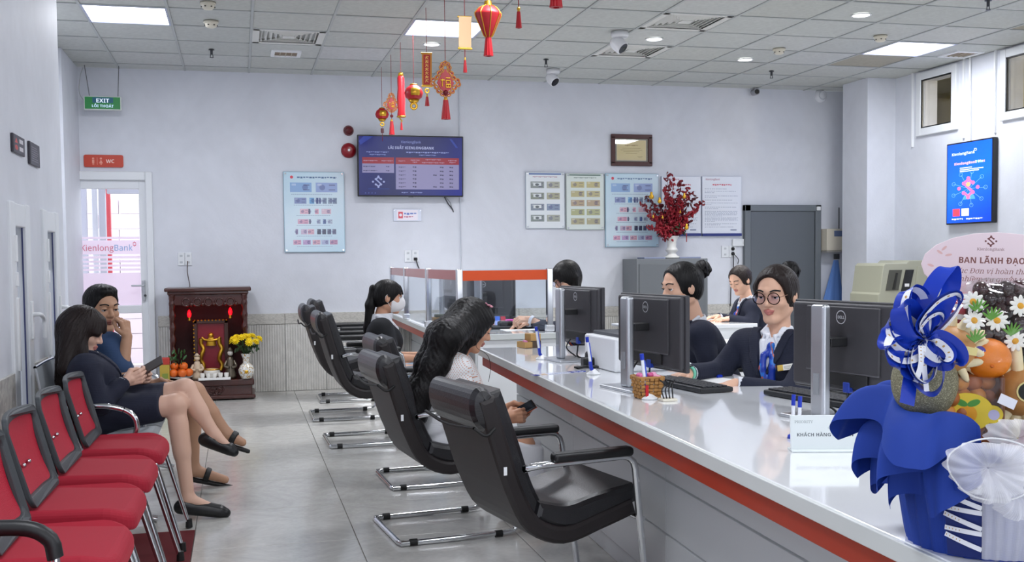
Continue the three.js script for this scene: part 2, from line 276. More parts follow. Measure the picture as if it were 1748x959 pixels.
// grey steel door, right end of the back wall
{
  const d = structGroup('door_4'), a = V(5.4, 0, 0), z = WALL_Z + 0.02, m = M('#6f757b', 0.45), m2 = M('#646a70', 0.42);
  part(d, 'frame', [RB(0.07, 1.86, 0.08, 0.006, 5.435, 0.93, z), RB(0.07, 1.86, 0.08, 0.006, 6.295, 0.93, z), RB(0.93, 0.07, 0.08, 0.006, 5.865, 1.825, z)], m);
  part(d, 'door_leaf', [RB(0.78, 1.78, 0.05, 0.005, 5.865, 0.9, z)], m2);
  part(d, 'closer_plate', RB(0.05, 0.045, 0.02, 0.008, 6.29, 1.82, z + 0.05), WHITE);
}
// light fittings
const panelMat = new THREE.MeshStandardMaterial({ color: 0xffffff, emissive: new THREE.Color(1, 1, 1), emissiveIntensity: 1.6 });
function lightPanel(i, j, label) {
  const x = GX0 + T6 * (i + 0.5), z = GZ0 + T6 * (j + 0.5);
  const t = thing('ceiling_light_panel', label, 'ceiling light', [x, CEIL, z], 0, 'square ceiling light panels');
  part(t, 'frame', [B(0.59, 0.02, 0.014, 0, 0.004, 0.288), B(0.59, 0.02, 0.014, 0, 0.004, -0.288), B(0.014, 0.02, 0.562, 0.288, 0.004, 0), B(0.014, 0.02, 0.562, -0.288, 0.004, 0)], M('#aeb6cf', 0.4));
  part(t, 'diffuser', B(0.562, 0.012, 0.562, 0, 0.006, 0), panelMat);
  const l = new THREE.RectAreaLight(0xf4f7ff, PANEL_LIGHT, 0.55, 0.55); l.position.set(x, CEIL - 0.008, z); l.rotation.x = -PI / 2; scene.add(l);
}
lightPanel(-1, 3, 'square bright ceiling light panel above the green exit sign, leftmost of the panels');
lightPanel(3, 3, 'square bright ceiling light panel behind the hanging beige scroll');
lightPanel(10, 3, 'square bright ceiling light panel beside the right wall windows');
for (const [i, j] of [[3, 8], [10, 8]]) lightPanel(i, j, 'unseen square ceiling light panel, out of view, lighting the near part of the hall');  // this row is out of view, placed to light the near hall
for (const [x, z] of [[-0.16, -2.2], [2.4, -2.2], [5, -2.2], [0.2, 1.5], [2.6, 1.5], [5, 1.5]]) { const l = new THREE.RectAreaLight(0xf4f7ff, PANEL_LIGHT, 0.55, 0.55); l.position.set(x, CEIL - 0.01, z); l.rotation.x = -PI / 2; scene.add(l); const t = thing('ceiling_light_panel', 'unseen square ceiling light panel above or behind the viewer, placed to light the hall', 'ceiling light', [x, CEIL, z], 0, 'square ceiling light panels'); part(t, 'diffuser', B(0.562, 0.012, 0.562, 0, 0, 0), panelMat); }  // further unseen panels, positions chosen to light the hall from above and behind
[[737, 75, 'round lit downlight just below the square panel behind the scrolls'], [1117, 66, 'round lit downlight between the two square air vents'], [1272, 101, 'round lit downlight nearest the back wall, above the small dark camera'], [1470, 25, 'round lit downlight in the top right, nearest the viewer']].forEach(([u, v, label]) => {
  const p = atY(u, v, CEIL), t = thing('downlight', label, 'downlight', [p.x, CEIL - 0.006, p.z], 0, 'round recessed downlights');
  part(t, 'trim_ring', LA([[0.062, 0], [0.075, -0.004], [0.078, 0.004], [0.062, 0.004]], 28), WHITE);
  part(t, 'lens', CY_(0.062, 0.062, 0.006, 0, 0.001, 0, 28), panelMat);
  const l = new THREE.SpotLight(0xffffff, SPOT_LIGHT, 0, 0.9, 0.6); l.position.set(p.x, CEIL - 0.02, p.z); l.target.position.set(p.x, 0, p.z); l.castShadow = true; l.shadow.radius = 3; scene.add(l, l.target);
});
// ---------- counters ----------
const slabWhite = new THREE.MeshPhysicalMaterial({ color: new THREE.Color('#f1f3f6'), roughness: 0.09, clearcoat: 0.6, clearcoatRoughness: 0.04 });
const slabEdge = M('#d7dbd9', 0.3), apronRed = M('#a83216', 0.35), panelGrey = M('#cfd2d4', 0.4), panelWhite = M('#eceef0', 0.4);
function counter(label, pos, turn, len, o = {}) {
  const t = thing('service_counter', label, 'counter', pos, turn), D = o.depth ?? 0.87;
  part(t, 'worktop', [RB(D, 0.043, len, 0.005, D / 2, 0.7385, len / 2)], slabWhite);
  part(t, 'edge_strip', [RB(0.012, 0.041, len - 0.004, 0.003, -0.0045, 0.7385, len / 2), RB(D - 0.02, 0.041, 0.012, 0.003, D / 2, 0.7385, o.nearEnd ? len + 0.003 : -0.0045)], slabEdge);
  part(t, 'apron', [RB(0.02, 0.057, len - 0.05, 0.003, 0.016, 0.688, len / 2 + (o.nearEnd ? -0.02 : 0.022))], apronRed, 'orange red apron strip');
  const n = Math.max(2, Math.round(len / 1.25)), L = (len - 0.06) / n;
  for (let i = 0; i < n; i++) for (const [y0, y1] of [[0.485, 0.715], [0.285, 0.48], [0.085, 0.28], [0.0, 0.08]])
    part(t, 'front_panel', RB(0.02, y1 - y0 - 0.002, L - 0.002, 0.003, y0 < 0.01 ? 0.235 : 0.225, (y0 + y1) / 2, 0.04 + L * (i + 0.5), 1), panelGrey);
  for (const z of [0.05, len - 0.03]) part(t, 'end_panel', RB(D - 0.26, 0.715, 0.02, 0.003, 0.235 + (D - 0.26) / 2, 0.3575, z, 1), panelWhite);
  return t;
}
const C1 = [1.40, 0, -6.32], C1T = Math.asin(-0.0427), C2 = [1.475, 0, -10.88], C2T = -0.0203;
const counterNear = counter('long white topped service counter with orange red apron, in front of the monitors', C1, C1T, 5.3);
const counterFar = counter('white service counter behind acrylic shields with orange band, against the back wall', C2, C2T, 3.42, { nearEnd: true });
// acrylic shields on the far counter
{
  const t = thing('acrylic_shield', 'clear acrylic counter shield with orange top band and chrome posts', 'shield', [1.45, 0.762, -7.5]);
  const o = V(1.45, 0.76, -7.5), P = [[785, 569, -7.5], [732, 558, -8.4], [694, 541, -9.6], [670, 533, -10.7]].map(([u, v, z]) => { const p = at(u, v, z); return V(p.x, 0.76, z).sub(o); });
  const E = V(2.2, 0.76, -7.56).sub(o), hgt = 0.46, acr = new THREE.MeshPhysicalMaterial({ color: new THREE.Color('#f4f8fb'), roughness: 0.02, transmission: 1, thickness: 0, ior: 1.48 });
  const band = M('#e8541a', 0.35), bandPale = M('#d98a86', 0.3, { transmission: 0.35, thickness: 0 });
  const sheet = (a, b, y0, y1, th = 0.006) => { const d = b.clone().sub(a), g = B(d.length(), y1 - y0, th, 0, (y0 + y1) / 2, 0); return ROT(g, 0, -Math.atan2(d.z, d.x), 0).translate((a.x + b.x) / 2, 0, (a.z + b.z) / 2); };
  for (let i = 0; i < 3; i++) { part(t, 'acrylic_sheet', sheet(P[i], P[i + 1], 0.012, hgt), acr); part(t, 'top_band', sheet(P[i], P[i + 1], hgt - 0.075, hgt - 0.004, 0.008), bandPale, 'reddish translucent top band'); }
  part(t, 'acrylic_sheet', sheet(P[0], E, 0.012, hgt), acr); part(t, 'top_band', sheet(P[0], E, hgt - 0.08, hgt - 0.008, 0.009), band, 'orange top band');
  for (const p of [...P, E]) { part(t, 'post', RB(0.045, hgt + 0.005, 0.045, 0.006, p.x, hgt / 2, p.z), CHROME); part(t, 'post_base', RB(0.062, 0.05, 0.062, 0.008, p.x, 0.025, p.z), M('#e8eaee', 0.05, { metalness: 0.4 })); }
}
// back desk of the clerk by the wall
{
  const t = thing('office_desk', 'white office desk in front of the clerk at the back, below the grey cabinet', 'desk', [3.72, 0, -8.45]);
  part(t, 'worktop', RB(0.62, 0.035, 1.15, 0.006, 0, 0.742, 0), slabWhite);
  part(t, 'side_panel', RB(0.58, 0.725, 0.03, 0.004, 0, 0.3625, -0.54), panelWhite); part(t, 'side_panel', RB(0.58, 0.725, 0.03, 0.004, 0, 0.3625, 0.54), panelWhite);
  part(t, 'front_panel', RB(0.02, 0.62, 1.05, 0.003, -0.25, 0.41, 0), panelWhite);
}
// ---------- black leather cantilever chairs ----------
const leather = new THREE.MeshPhysicalMaterial({ color: new THREE.Color('#17161a'), roughness: 0.36, bumpMap: rep(noiseTexture(128, (u, v) => 0.5 + 0.35 * torus(u, v, 14, 50) + 0.2 * torus(u, v, 4, 51)), 6), bumpScale: 0.0012, clearcoat: 0.25, clearcoatRoughness: 0.3 });
const leatherBack = new THREE.MeshPhysicalMaterial({ color: new THREE.Color('#1d1718'), roughness: 0.5 });
const RUBBER = M('#0d0d0e', 0.6), FRAME_BLACK = M('#17181a', 0.42);
function ribbon(center, thick, x0) {              // closed outline of a bent plate: centre line and half thickness
  const c = new THREE.CatmullRomCurve3(center.map((p) => V(p[0], p[1], 0))), n = 28, up = [], dn = [];
  for (let i = 0; i <= n; i++) { const p = c.getPointAt(i / n), t = c.getTangentAt(i / n), h = thick(i / n); up.push([p.x - t.y * h, p.y + t.x * h]); dn.push([p.x + t.y * h, p.y - t.x * h]); }
  return [...up, ...dn.reverse()];
}
function makeVisitorChair(label) {
  const t = thing('visitor_chair', label, 'chair', [0, 0, 0], 0, 'black leather cantilever chairs at the counter');
  const line = [[-0.335, 0.83], [-0.285, 0.66], [-0.23, 0.5], [-0.165, 0.385], [-0.05, 0.335], [0.1, 0.37], [0.235, 0.41]];
  part(t, 'shell', EX(ribbon(line, () => 0.032), 0.47, 0.016), leatherBack);
  part(t, 'back_cushion', EX(ribbon(line.slice(0, 4).map(([x, y]) => [x + 0.038, y + 0.018]), (s) => 0.03 + 0.012 * Math.sin(s * PI)), 0.41, 0.02), leather);
  part(t, 'seat_cushion', EX(ribbon([[-0.15, 0.43], [-0.03, 0.395], [0.1, 0.42], [0.25, 0.455]], (s) => 0.034 + 0.014 * Math.sin(s * PI)), 0.45, 0.022), leather);
  const hr = []; for (let i = 0; i < 24; i++) { const a = i / 24 * 2 * PI; hr.push([-0.335 + 0.05 * Math.cos(a) + 0.012 * Math.sin(a) * -1, 0.79 + 0.078 * Math.sin(a)]); }
  const h = part(t, 'headrest', EX(hr, 0.46, 0.035), leather);
  part(h, 'piping', [TU([[-0.385, 0.735, -0.235], [-0.39, 0.72, 0], [-0.385, 0.735, 0.235]], 0.006, 16, 6), TU([[-0.385, 0.735, 0.235], [-0.35, 0.71, 0.252], [-0.31, 0.73, 0.235]], 0.006, 10, 6)], RUBBER);
  const r = 0.0125, side = (s) => [[-0.21, 0.585, s * 0.25], [-0.19, 0.6, s * 0.285], [0.2, 0.605, s * 0.285], [0.27, 0.02, s * 0.265], [-0.3, 0.014, s * 0.265]];
  part(t, 'frame', [RT(side(1), r, 0.05), RT(side(-1), r, 0.05), RT([[0, 0.014, 0.265], [-0.3, 0.014, 0.265], [-0.3, 0.014, -0.265], [0, 0.014, -0.265]], r, 0.04), bar([0.245, 0.37, -0.27], [0.245, 0.37, 0.27], 0.011)], CHROME);
  for (const s of [1, -1]) { part(t, 'armrest', RB(0.31, 0.034, 0.052, 0.014, 0.035, 0.622, s * 0.285, 3), FRAME_BLACK); for (const x of [-0.24, 0.17]) part(t, 'glide', ROT(CY_(0.0165, 0.0165, 0.035, 0, 0, 0, 12), 0, 0, PI / 2).translate(x, 0.017, s * 0.265), RUBBER); }
  part(t, 'care_tag', RB(0.012, 0.028, 0.002, 0.0005, -0.28, 0.585, 0.252), WHITE);
  return t;
}
const chairs = [];
{
  const spots = [[1.0, -10.1, 0, 'black leather cantilever chair farthest back, nearest the wainscot'], [0.86, -8.98, 0, 'empty black leather cantilever chair, second from the back wall'], [0.885, -7.7, 0.02, 'black leather cantilever chair under the woman in the white mask'],
    [1.10, -6.25, 0.05, 'empty black leather chair between the masked woman and the long-haired woman'], [0.955, -5.08, 0.1, 'black leather cantilever chair under the woman in the white lace blouse'], [1.085, -3.78, 0.18, 'black leather cantilever chair nearest the viewer, empty, lowest in the picture']];
  const proto = makeVisitorChair('');
  spots.forEach(([x, z, a, label], i) => { let o = proto; if (i) { o = proto.clone(); o.name = numbered('visitor_chair'); scene.add(o); } o.position.set(x, 0, z); o.rotation.y = a; o.scale.y = i < 3 ? 1.085 : 1; o.userData = { ...o.userData, label }; chairs.push(o); });
}
// ---------- red stacking chairs on a red mat ----------
const redFabric = new THREE.MeshPhysicalMaterial({ color: new THREE.Color('#a30e2a'), roughness: 0.75, sheen: 0.6, sheenColor: new THREE.Color('#ff5a66'), sheenRoughness: 0.5 });
const redMesh = new THREE.MeshPhysicalMaterial({ color: new THREE.Color('#b0112f'), roughness: 0.55, bumpMap: rep(noiseTexture(64, (u, v) => 0.5 + 0.25 * Math.sin(u * 2 * PI * 8) + 0.25 * Math.sin(v * 2 * PI * 8)), 10), bumpScale: 0.001, sheen: 0.4, sheenColor: new THREE.Color('#ff6070') });
const greyPlastic = M('#3c4145', 0.55);
function seatCushion(w, d) {
  const s = new THREE.Shape(), a = w / 2, b = d / 2, r = 0.1;
  s.moveTo(-b + 0.03, -a + 0.02); s.lineTo(b - r, -a); s.quadraticCurveTo(b, -a, b, -a + r); s.lineTo(b, a - r); s.quadraticCurveTo(b, a, b - r, a); s.lineTo(-b + 0.03, a - 0.02); s.quadraticCurveTo(-b, a - 0.02, -b, a - 0.06); s.lineTo(-b, -a + 0.06); s.quadraticCurveTo(-b, -a + 0.02, -b + 0.03, -a + 0.02);
  const g = new THREE.ExtrudeGeometry(s, { depth: 0.02, bevelEnabled: true, bevelSize: 0.02, bevelThickness: 0.022, bevelSegments: 4, bevelOffset: -0.02, curveSegments: 8 });
  ROT(g, PI / 2, 0, 0);                            // lies flat, top at +0.022
  const p = g.attributes.position; for (let i = 0; i < p.count; i++) { const x = p.getX(i), y = p.getY(i); p.setY(i, y - 0.35 * Math.max(0, x - 0.1) ** 2 / 0.1 + 0.014 * (1 - (p.getZ(i) / a) ** 2)); }
  g.computeVertexNormals(); return g;
}
function makeRedChair() {
  const t = thing('stacking_chair', '', 'chair', [0, 0, 0], 0, 'red stacking chairs along the left wall');
  part(t, 'seat', MV(seatCushion(0.47, 0.42), 0, 0.45, 0), redFabric);
  const bow = (y, z) => { const f = (y - 0.48) / 0.3; return -0.125 - 0.085 * f + 0.025 * (z / 0.22) ** 2 - 0.02 * Math.sin(f * PI); };
  const bend = (g) => { const p = g.attributes.position; for (let i = 0; i < p.count; i++) { const y = p.getY(i), z = p.getX(i), d = p.getZ(i); p.setXYZ(i, bow(y, z) + d, y, -z); } g.computeVertexNormals(); return g; };
  const outer = (s, h, r) => { const q = new THREE.Shape(), a = s, y0 = 0.485 + h, y1 = 0.778 - h; q.moveTo(-a + 0.05, y0); q.lineTo(a - 0.05, y0); q.quadraticCurveTo(a - 0.01, y0, a - 0.008, y0 + r); q.lineTo(a, y1 - r); q.quadraticCurveTo(a, y1, a - r, y1 + 0.0); q.quadraticCurveTo(0, y1 + 0.012, -a + r, y1); q.quadraticCurveTo(-a, y1, -a, y1 - r); q.lineTo(-a + 0.008, y0 + r); q.quadraticCurveTo(-a + 0.01, y0, -a + 0.05, y0); return q; };
  const fr = outer(0.225, 0, 0.04), hole = outer(0.206, 0.022, 0.03); fr.holes.push(new THREE.Path(hole.getPoints(8)));
  const dense = (g) => g;
  part(t, 'back_frame', dense(bend(new THREE.ExtrudeGeometry(fr, { depth: 0.01, bevelEnabled: true, bevelSize: 0.005, bevelThickness: 0.005, bevelSegments: 2, curveSegments: 10, steps: 1 }).translate(0, 0, -0.005))), greyPlastic);
  const panel = new THREE.PlaneGeometry(0.417, 0.27, 12, 8).translate(0, 0.632, 0); const back2 = panel.clone().translate(0, 0, -0.006); back2.index.array.reverse();
  part(t, 'back_panel', bend(merged([panel, back2])), redMesh);
  const r = 0.011;
  part(t, 'frame', [1, -1].flatMap((s) => [RT([[0.285, 0.012, s * 0.225], [0.17, 0.425, s * 0.2], [-0.12, 0.425, s * 0.2], [-0.145, 0.52, s * 0.2], [-0.175, 0.6, s * 0.205]], r, 0.05), RT([[-0.22, 0.012, s * 0.235], [-0.1, 0.415, s * 0.21]], r, 0.02, 8)]).concat([bar([-0.12, 0.42, -0.2], [-0.12, 0.42, 0.2], r), bar([0.15, 0.42, -0.2], [0.15, 0.42, 0.2], r)]), CHROME);
  for (const s of [1, -1]) for (const x of [0.285, -0.22]) part(t, 'foot', CY_(0.015, 0.017, 0.04, x, 0.02, s * (x > 0 ? 0.225 : 0.235), 12), RUBBER);
  for (const z of [-0.04, 0.04]) part(t, 'bolt', MV(SP(0.009, 0, 0, 0, 8), -0.168, 0.6, z), CHROME);
  return t;
}
const redProto = makeRedChair();
[[-0.55, -5.2, 'red stacking chair farthest from the viewer, next to the seated pair'], [-0.56, -4.6, 'red stacking chair second from the seated pair'], [-0.56, -4.0, 'red stacking chair third from the seated pair'], [-0.55, -3.4, 'red stacking chair fourth from the seated pair, mostly its seat in view'], [-0.56, -2.55, 'red stacking chair at the lower left corner, with a black armrest']].forEach(([x, z, label], i) => {
  let o = redProto; if (i) { o = redProto.clone(); o.name = numbered('stacking_chair'); scene.add(o); }
  o.position.set(x, 0.006, z); o.rotation.y = -0.02; o.userData = { ...o.userData, label };
  if (i === 4) for (const s of [1, -1]) { part(o, 'armrest', [TU([[-0.21, 0.6, s * 0.24], [-0.16, 0.645, s * 0.255], [0.02, 0.65, s * 0.26], [0.09, 0.62, s * 0.258], [0.105, 0.57, s * 0.255]], 0.02, 24, 10)], FRAME_BLACK); part(o, 'arm_support', bar([0.105, 0.58, s * 0.255], [0.11, 0.43, s * 0.225], 0.011), CHROME); }
});
solo('floor_mat', 'dark red floor mat under the red chairs', 'mat', RB(1.0, 0.006, 3.6, 0.003, -0.73, 0.003, -3.56), M('#5e0a14', 0.85));
// perforated steel waiting bench
{
  const t = thing('waiting_bench', 'grey steel waiting bench with chrome arms under the seated pair', 'bench', [-0.72, 0, -6.05]);
  const perf = new THREE.MeshPhysicalMaterial({ color: new THREE.Color('#aab0b5'), roughness: 0.45, metalness: 0.25 });
  for (const z of [0.3, -0.26, -0.82]) {
    part(t, 'seat_shell', EX(ribbon([[-0.225, 0.8], [-0.2, 0.66], [-0.165, 0.52], [-0.12, 0.42], [-0.04, 0.39], [0.12, 0.4], [0.27, 0.42], [0.3, 0.41]], () => 0.006), 0.52, 0.004).translate(0, 0, z), perf);
    part(t, 'shell_rim', [TU([[-0.226, 0.803, z - 0.26], [-0.228, 0.806, z], [-0.226, 0.803, z + 0.26]], 0.008, 16, 8)], CHROME);
  }
  for (const z of [0.585, 0.02, -0.54, -1.1]) part(t, 'arm', [RT([[-0.17, 0.5, z], [-0.15, 0.6, z], [0.1, 0.615, z], [0.24, 0.56, z], [0.2, 0.37, z]], 0.014, 0.08)], CHROME);
  part(t, 'beam', RB(0.06, 0.06, 1.75, 0.008, 0.02, 0.345, -0.26), STEEL);
  for (const z of [0.45, -0.95]) part(t, 'leg', [bar([0.02, 0.34, z], [0.02, 0.05, z], 0.025, 12), TU([[-0.26, 0.015, z], [-0.1, 0.05, z], [0.14, 0.05, z], [0.3, 0.015, z]], 0.018, 16, 8)], CHROME);
}
// ---------- monitors on the counter ----------
const monitorShell = M('#3b3a3e', 0.45), monitorDark = M('#1a1a1c', 0.5), ALU = M('#c3c6cb', 0.3, { metalness: 0.85 });
const dellTex = canvasTexture(128, 128, (g) => { g.clearRect(0, 0, 128, 128); g.strokeStyle = '#d6d8dc'; g.lineWidth = 8; g.beginPath(); g.arc(64, 64, 54, 0, 7); g.stroke(); g.fillStyle = '#d6d8dc'; g.font = 'bold 36px sans-serif'; g.textAlign = 'center'; g.fillText('DELL', 64, 77); });
const dellMat = printed(dellTex, 0.35, { alphaTest: 0.4, metalness: 0.4 });
const screenGlow = M('#10141c', 0.3, { emissive: '#9fb4d8', emissiveIntensity: 0.5 });
function makeMonitor() {
  const t = thing('computer_monitor', '', 'monitor', [0, 0, 0], 0, 'computer monitors on the service counter');
  part(t, 'stand_base', [RB(0.2, 0.012, 0.26, 0.005, 0.02, 0.006, 0)], ALU);
  const col = part(t, 'stand_column', [RB(0.034, 0.37, 0.066, 0.012, -0.02, 0.195, 0, 3)], ALU);
  part(col, 'cable_slot', RB(0.004, 0.07, 0.024, 0.001, -0.038, 0.12, 0), M('#8e9196', 0.5));
  part(t, 'mount_arm', [RB(0.075, 0.03, 0.06, 0.004, 0.035, 0.255, 0)], monitorDark);
  const p = part(t, 'panel', [RB(0.02, 0.305, 0.52, 0.005, 0.105, 0.235, 0), RB(0.03, 0.29, 0.5, 0.012, 0.09, 0.236, 0), RB(0.014, 0.22, 0.34, 0.006, 0.074, 0.26, 0)], monitorShell);
  part(p, 'port_recess', [RB(0.016, 0.045, 0.24, 0.004, 0.072, 0.128, 0)], monitorDark);
  part(p, 'vent_ridge', RB(0.006, 0.006, 0.34, 0.002, 0.07, 0.152, 0), M('#57565b', 0.5));
  part(p, 'screen', B(0.002, 0.28, 0.5, 0.116, 0.238, 0), screenGlow);
  const lg = new THREE.PlaneGeometry(0.05, 0.05); ROT(lg, 0, -PI / 2, 0); MV(lg, 0.0662, 0.335, 0.0);
  part(p, 'logo', lg, dellMat, 'pale round logo');
  part(t, 'video_plug', [RB(0.02, 0.035, 0.03, 0.004, 0.07, 0.105, 0.03)], M('#1f3fa8', 0.4), 'blue plug');
  part(t, 'cable', [TU([[0.07, 0.1, 0.03], [0.06, 0.06, 0.04], [0.07, 0.02, 0.02], [0.11, 0.006, 0.05]], 0.0045, 20, 6)], BLACK);
  part(t, 'cable', [TU([[0.07, 0.115, -0.06], [0.05, 0.06, -0.08], [0.08, 0.02, -0.04], [0.13, 0.006, -0.1]], 0.004, 20, 6)], BLACK);
  return t;
}
{
  const proto = makeMonitor();
  [[963, 615, 0.12, 'dark grey computer monitor farthest along the counter, left of the bun-haired clerk'], [1078, 664, 0.16, 'dark grey computer monitor in the middle, behind the wicker candy basket'], [1408, 716, 0.2, 'dark grey computer monitor nearest the viewer, left of the fruit basket']].forEach(([u, v, a, label], i) => {
    let o = proto; if (i) { o = proto.clone(); o.name = numbered('computer_monitor'); scene.add(o); }
    const p = atY(u, v, 0.76); o.position.set(p.x, 0.76, p.z); o.rotation.y = a; o.userData = { ...o.userData, label };
  });
}
// ---------- people: one continuous skin per person, clothing and hair as parts ----------
const smin = (a, b, k) => { const h = Math.max(k - Math.abs(a - b), 0) / k; return Math.min(a, b) - h * h * k * 0.25; };
const smax = (a, b, k) => -smin(-a, -b, k);
// distance fields over (x, y, z) numbers
function cone(a, b, ra, rb) { const dx = b.x - a.x, dy = b.y - a.y, dz = b.z - a.z, L = dx * dx + dy * dy + dz * dz || 1e-9; return (x, y, z) => { const px = x - a.x, py = y - a.y, pz = z - a.z; let t = (px * dx + py * dy + pz * dz) / L; t = t < 0 ? 0 : t > 1 ? 1 : t; return Math.hypot(px - dx * t, py - dy * t, pz - dz * t) - (ra + (rb - ra) * t); }; }
function ball(c, r) { return (x, y, z) => Math.hypot(x - c.x, y - c.y, z - c.z) - r; }
function ellip(c, f, u, r, rf, ru, rr) {          // ellipsoid on the axes f, u, r
  return (x, y, z) => { const px = x - c.x, py = y - c.y, pz = z - c.z; const a = (px * f.x + py * f.y + pz * f.z) / rf, b = (px * u.x + py * u.y + pz * u.z) / ru, d = (px * r.x + py * r.y + pz * r.z) / rr; const k0 = Math.sqrt(a * a + b * b + d * d); if (k0 < 1e-6) return -Math.min(rf, ru, rr); const k1 = Math.sqrt((a / rf) ** 2 + (b / ru) ** 2 + (d / rr) ** 2); return k0 * (k0 - 1) / k1; };
}
const join = (fs, k) => (x, y, z) => { let d = fs[0](x, y, z); for (let i = 1; i < fs.length; i++) d = smin(d, fs[i](x, y, z), k); return d; };
const minus = (f, g, k = 0.004) => (x, y, z) => smax(f(x, y, z), -g(x, y, z), k);
const both = (f, g, k = 0.004) => (x, y, z) => smax(f(x, y, z), g(x, y, z), k);
const grow = (f, t) => (x, y, z) => f(x, y, z) - t;
const plane = (p, n) => { const d = p.dot(n); return (x, y, z) => x * n.x + y * n.y + z * n.z - d; };   // inside is behind n
function mesh(f, lo, hi, cell, colour) {          // surface nets
  const nx = Math.ceil((hi.x - lo.x) / cell) + 1, ny = Math.ceil((hi.y - lo.y) / cell) + 1, nz = Math.ceil((hi.z - lo.z) / cell) + 1;
  const S = 4, v = new Float32Array(nx * ny * nz).fill(1), half = S * cell * 0.9;
  for (let k = 0; k < nz; k += S) for (let j = 0; j < ny; j += S) for (let i = 0; i < nx; i += S) {
    const c = f(lo.x + (i + 1.5) * cell, lo.y + (j + 1.5) * cell, lo.z + (k + 1.5) * cell);
    const far = Math.abs(c) > half * 1.6, kz = Math.min(k + S, nz), jy = Math.min(j + S, ny), ix = Math.min(i + S, nx);
    for (let kk = k; kk < kz; kk++) for (let jj = j; jj < jy; jj++) for (let ii = i; ii < ix; ii++) v[(kk * ny + jj) * nx + ii] = far ? c : f(lo.x + ii * cell, lo.y + jj * cell, lo.z + kk * cell);
  }
  const id = new Int32Array(nx * ny * nz).fill(-1), P = [], idx = [];
  const at3 = (i, j, k) => v[(k * ny + j) * nx + i];
  for (let k = 0; k < nz - 1; k++) for (let j = 0; j < ny - 1; j++) for (let i = 0; i < nx - 1; i++) {
    let m = 0, s = 0, sx = 0, sy = 0, sz = 0, n = 0; const c = [];
    for (let q = 0; q < 8; q++) { const d = at3(i + (q & 1), j + (q >> 1 & 1), k + (q >> 2)); c.push(d); if (d < 0) m |= 1 << q; }
    if (m === 0 || m === 255) continue;
    for (let q = 0; q < 8; q++) for (const b of [1, 2, 4]) { if (q & b) continue; const r = q | b; if ((c[q] < 0) === (c[r] < 0)) continue; const t = c[q] / (c[q] - c[r]); sx += (q & 1) + (b === 1 ? t : 0); sy += (q >> 1 & 1) + (b === 2 ? t : 0); sz += (q >> 2) + (b === 4 ? t : 0); n++; }
    id[(k * ny + j) * nx + i] = P.length / 3; P.push(lo.x + (i + sx / n) * cell, lo.y + (j + sy / n) * cell, lo.z + (k + sz / n) * cell);
  }
  const cellId = (i, j, k) => id[(k * ny + j) * nx + i];
  for (let k = 1; k < nz - 1; k++) for (let j = 1; j < ny - 1; j++) for (let i = 1; i < nx - 1; i++) {
    const s = at3(i, j, k) < 0;
    for (let ax = 0; ax < 3; ax++) {
      if (s === (at3(i + (ax === 0), j + (ax === 1), k + (ax === 2)) < 0)) continue;
      const q = ax === 0 ? [cellId(i, j, k), cellId(i, j - 1, k), cellId(i, j - 1, k - 1), cellId(i, j, k - 1)] : ax === 1 ? [cellId(i, j, k), cellId(i, j, k - 1), cellId(i - 1, j, k - 1), cellId(i - 1, j, k)] : [cellId(i, j, k), cellId(i - 1, j, k), cellId(i - 1, j - 1, k), cellId(i, j - 1, k)];
      if (q.includes(-1)) continue;
      if (s) idx.push(q[0], q[3], q[2], q[0], q[2], q[1]); else idx.push(q[0], q[1], q[2], q[0], q[2], q[3]);
    }
  }
  const n = P.length / 3, N = new Float32Array(n * 3), C = colour ? new Float32Array(n * 3) : null, e = cell * 0.5, uv = new Float32Array(n * 2);
  for (let i = 0; i < n; i++) {
    const x = P[3 * i], y = P[3 * i + 1], z = P[3 * i + 2];
    let a = f(x + e, y, z) - f(x - e, y, z), b = f(x, y + e, z) - f(x, y - e, z), c = f(x, y, z + e) - f(x, y, z - e); const L = Math.hypot(a, b, c) || 1;
    N[3 * i] = a / L; N[3 * i + 1] = b / L; N[3 * i + 2] = c / L; uv[2 * i] = x * 1.3 + z; uv[2 * i + 1] = y;
    if (C) { const q = colour(x, y, z); C[3 * i] = q[0]; C[3 * i + 1] = q[1]; C[3 * i + 2] = q[2]; }
  }
  const g = new THREE.BufferGeometry();
  g.setAttribute('position', new THREE.BufferAttribute(new Float32Array(P), 3)); g.setAttribute('normal', new THREE.BufferAttribute(N, 3)); g.setAttribute('uv', new THREE.BufferAttribute(uv, 2));
  if (C) g.setAttribute('color', new THREE.BufferAttribute(C, 3));
  g.setIndex(idx); 
  const a = V(P[3 * idx[0]], P[3 * idx[0] + 1], P[3 * idx[0] + 2]), b = V(P[3 * idx[1]], P[3 * idx[1] + 1], P[3 * idx[1] + 2]), c = V(P[3 * idx[2]], P[3 * idx[2] + 1], P[3 * idx[2] + 2]);
  if (b.sub(a).cross(c.sub(a)).dot(V(N[3 * idx[0]], N[3 * idx[0] + 1], N[3 * idx[0] + 2])) < 0) for (let i = 0; i < idx.length; i += 3) { const t = idx[i + 1]; idx[i + 1] = idx[i + 2]; idx[i + 2] = t; }
  g.setIndex(idx); return g;
}
function bounds(points, pad) { const b = new THREE.Box3().setFromPoints(points); return [b.min.subScalar(pad), b.max.addScalar(pad)]; }
const skinMat = new THREE.MeshPhysicalMaterial({ color: 0xffffff, vertexColors: true, roughness: 0.52, sheen: 0.15, sheenColor: new THREE.Color('#ffb8a0') });
const hairBump = noiseTexture(128, (u, v) => 0.5 + 0.5 * torus(u, v * 0.1, 30, 61));
const hairMat = (c) => new THREE.MeshPhysicalMaterial({ color: new THREE.Color(c), roughness: 0.5, specularIntensity: 0.55 });
const HAIR_BLACK = hairMat('#0c0a0b'), HAIR_BROWN = hairMat('#1f1513');
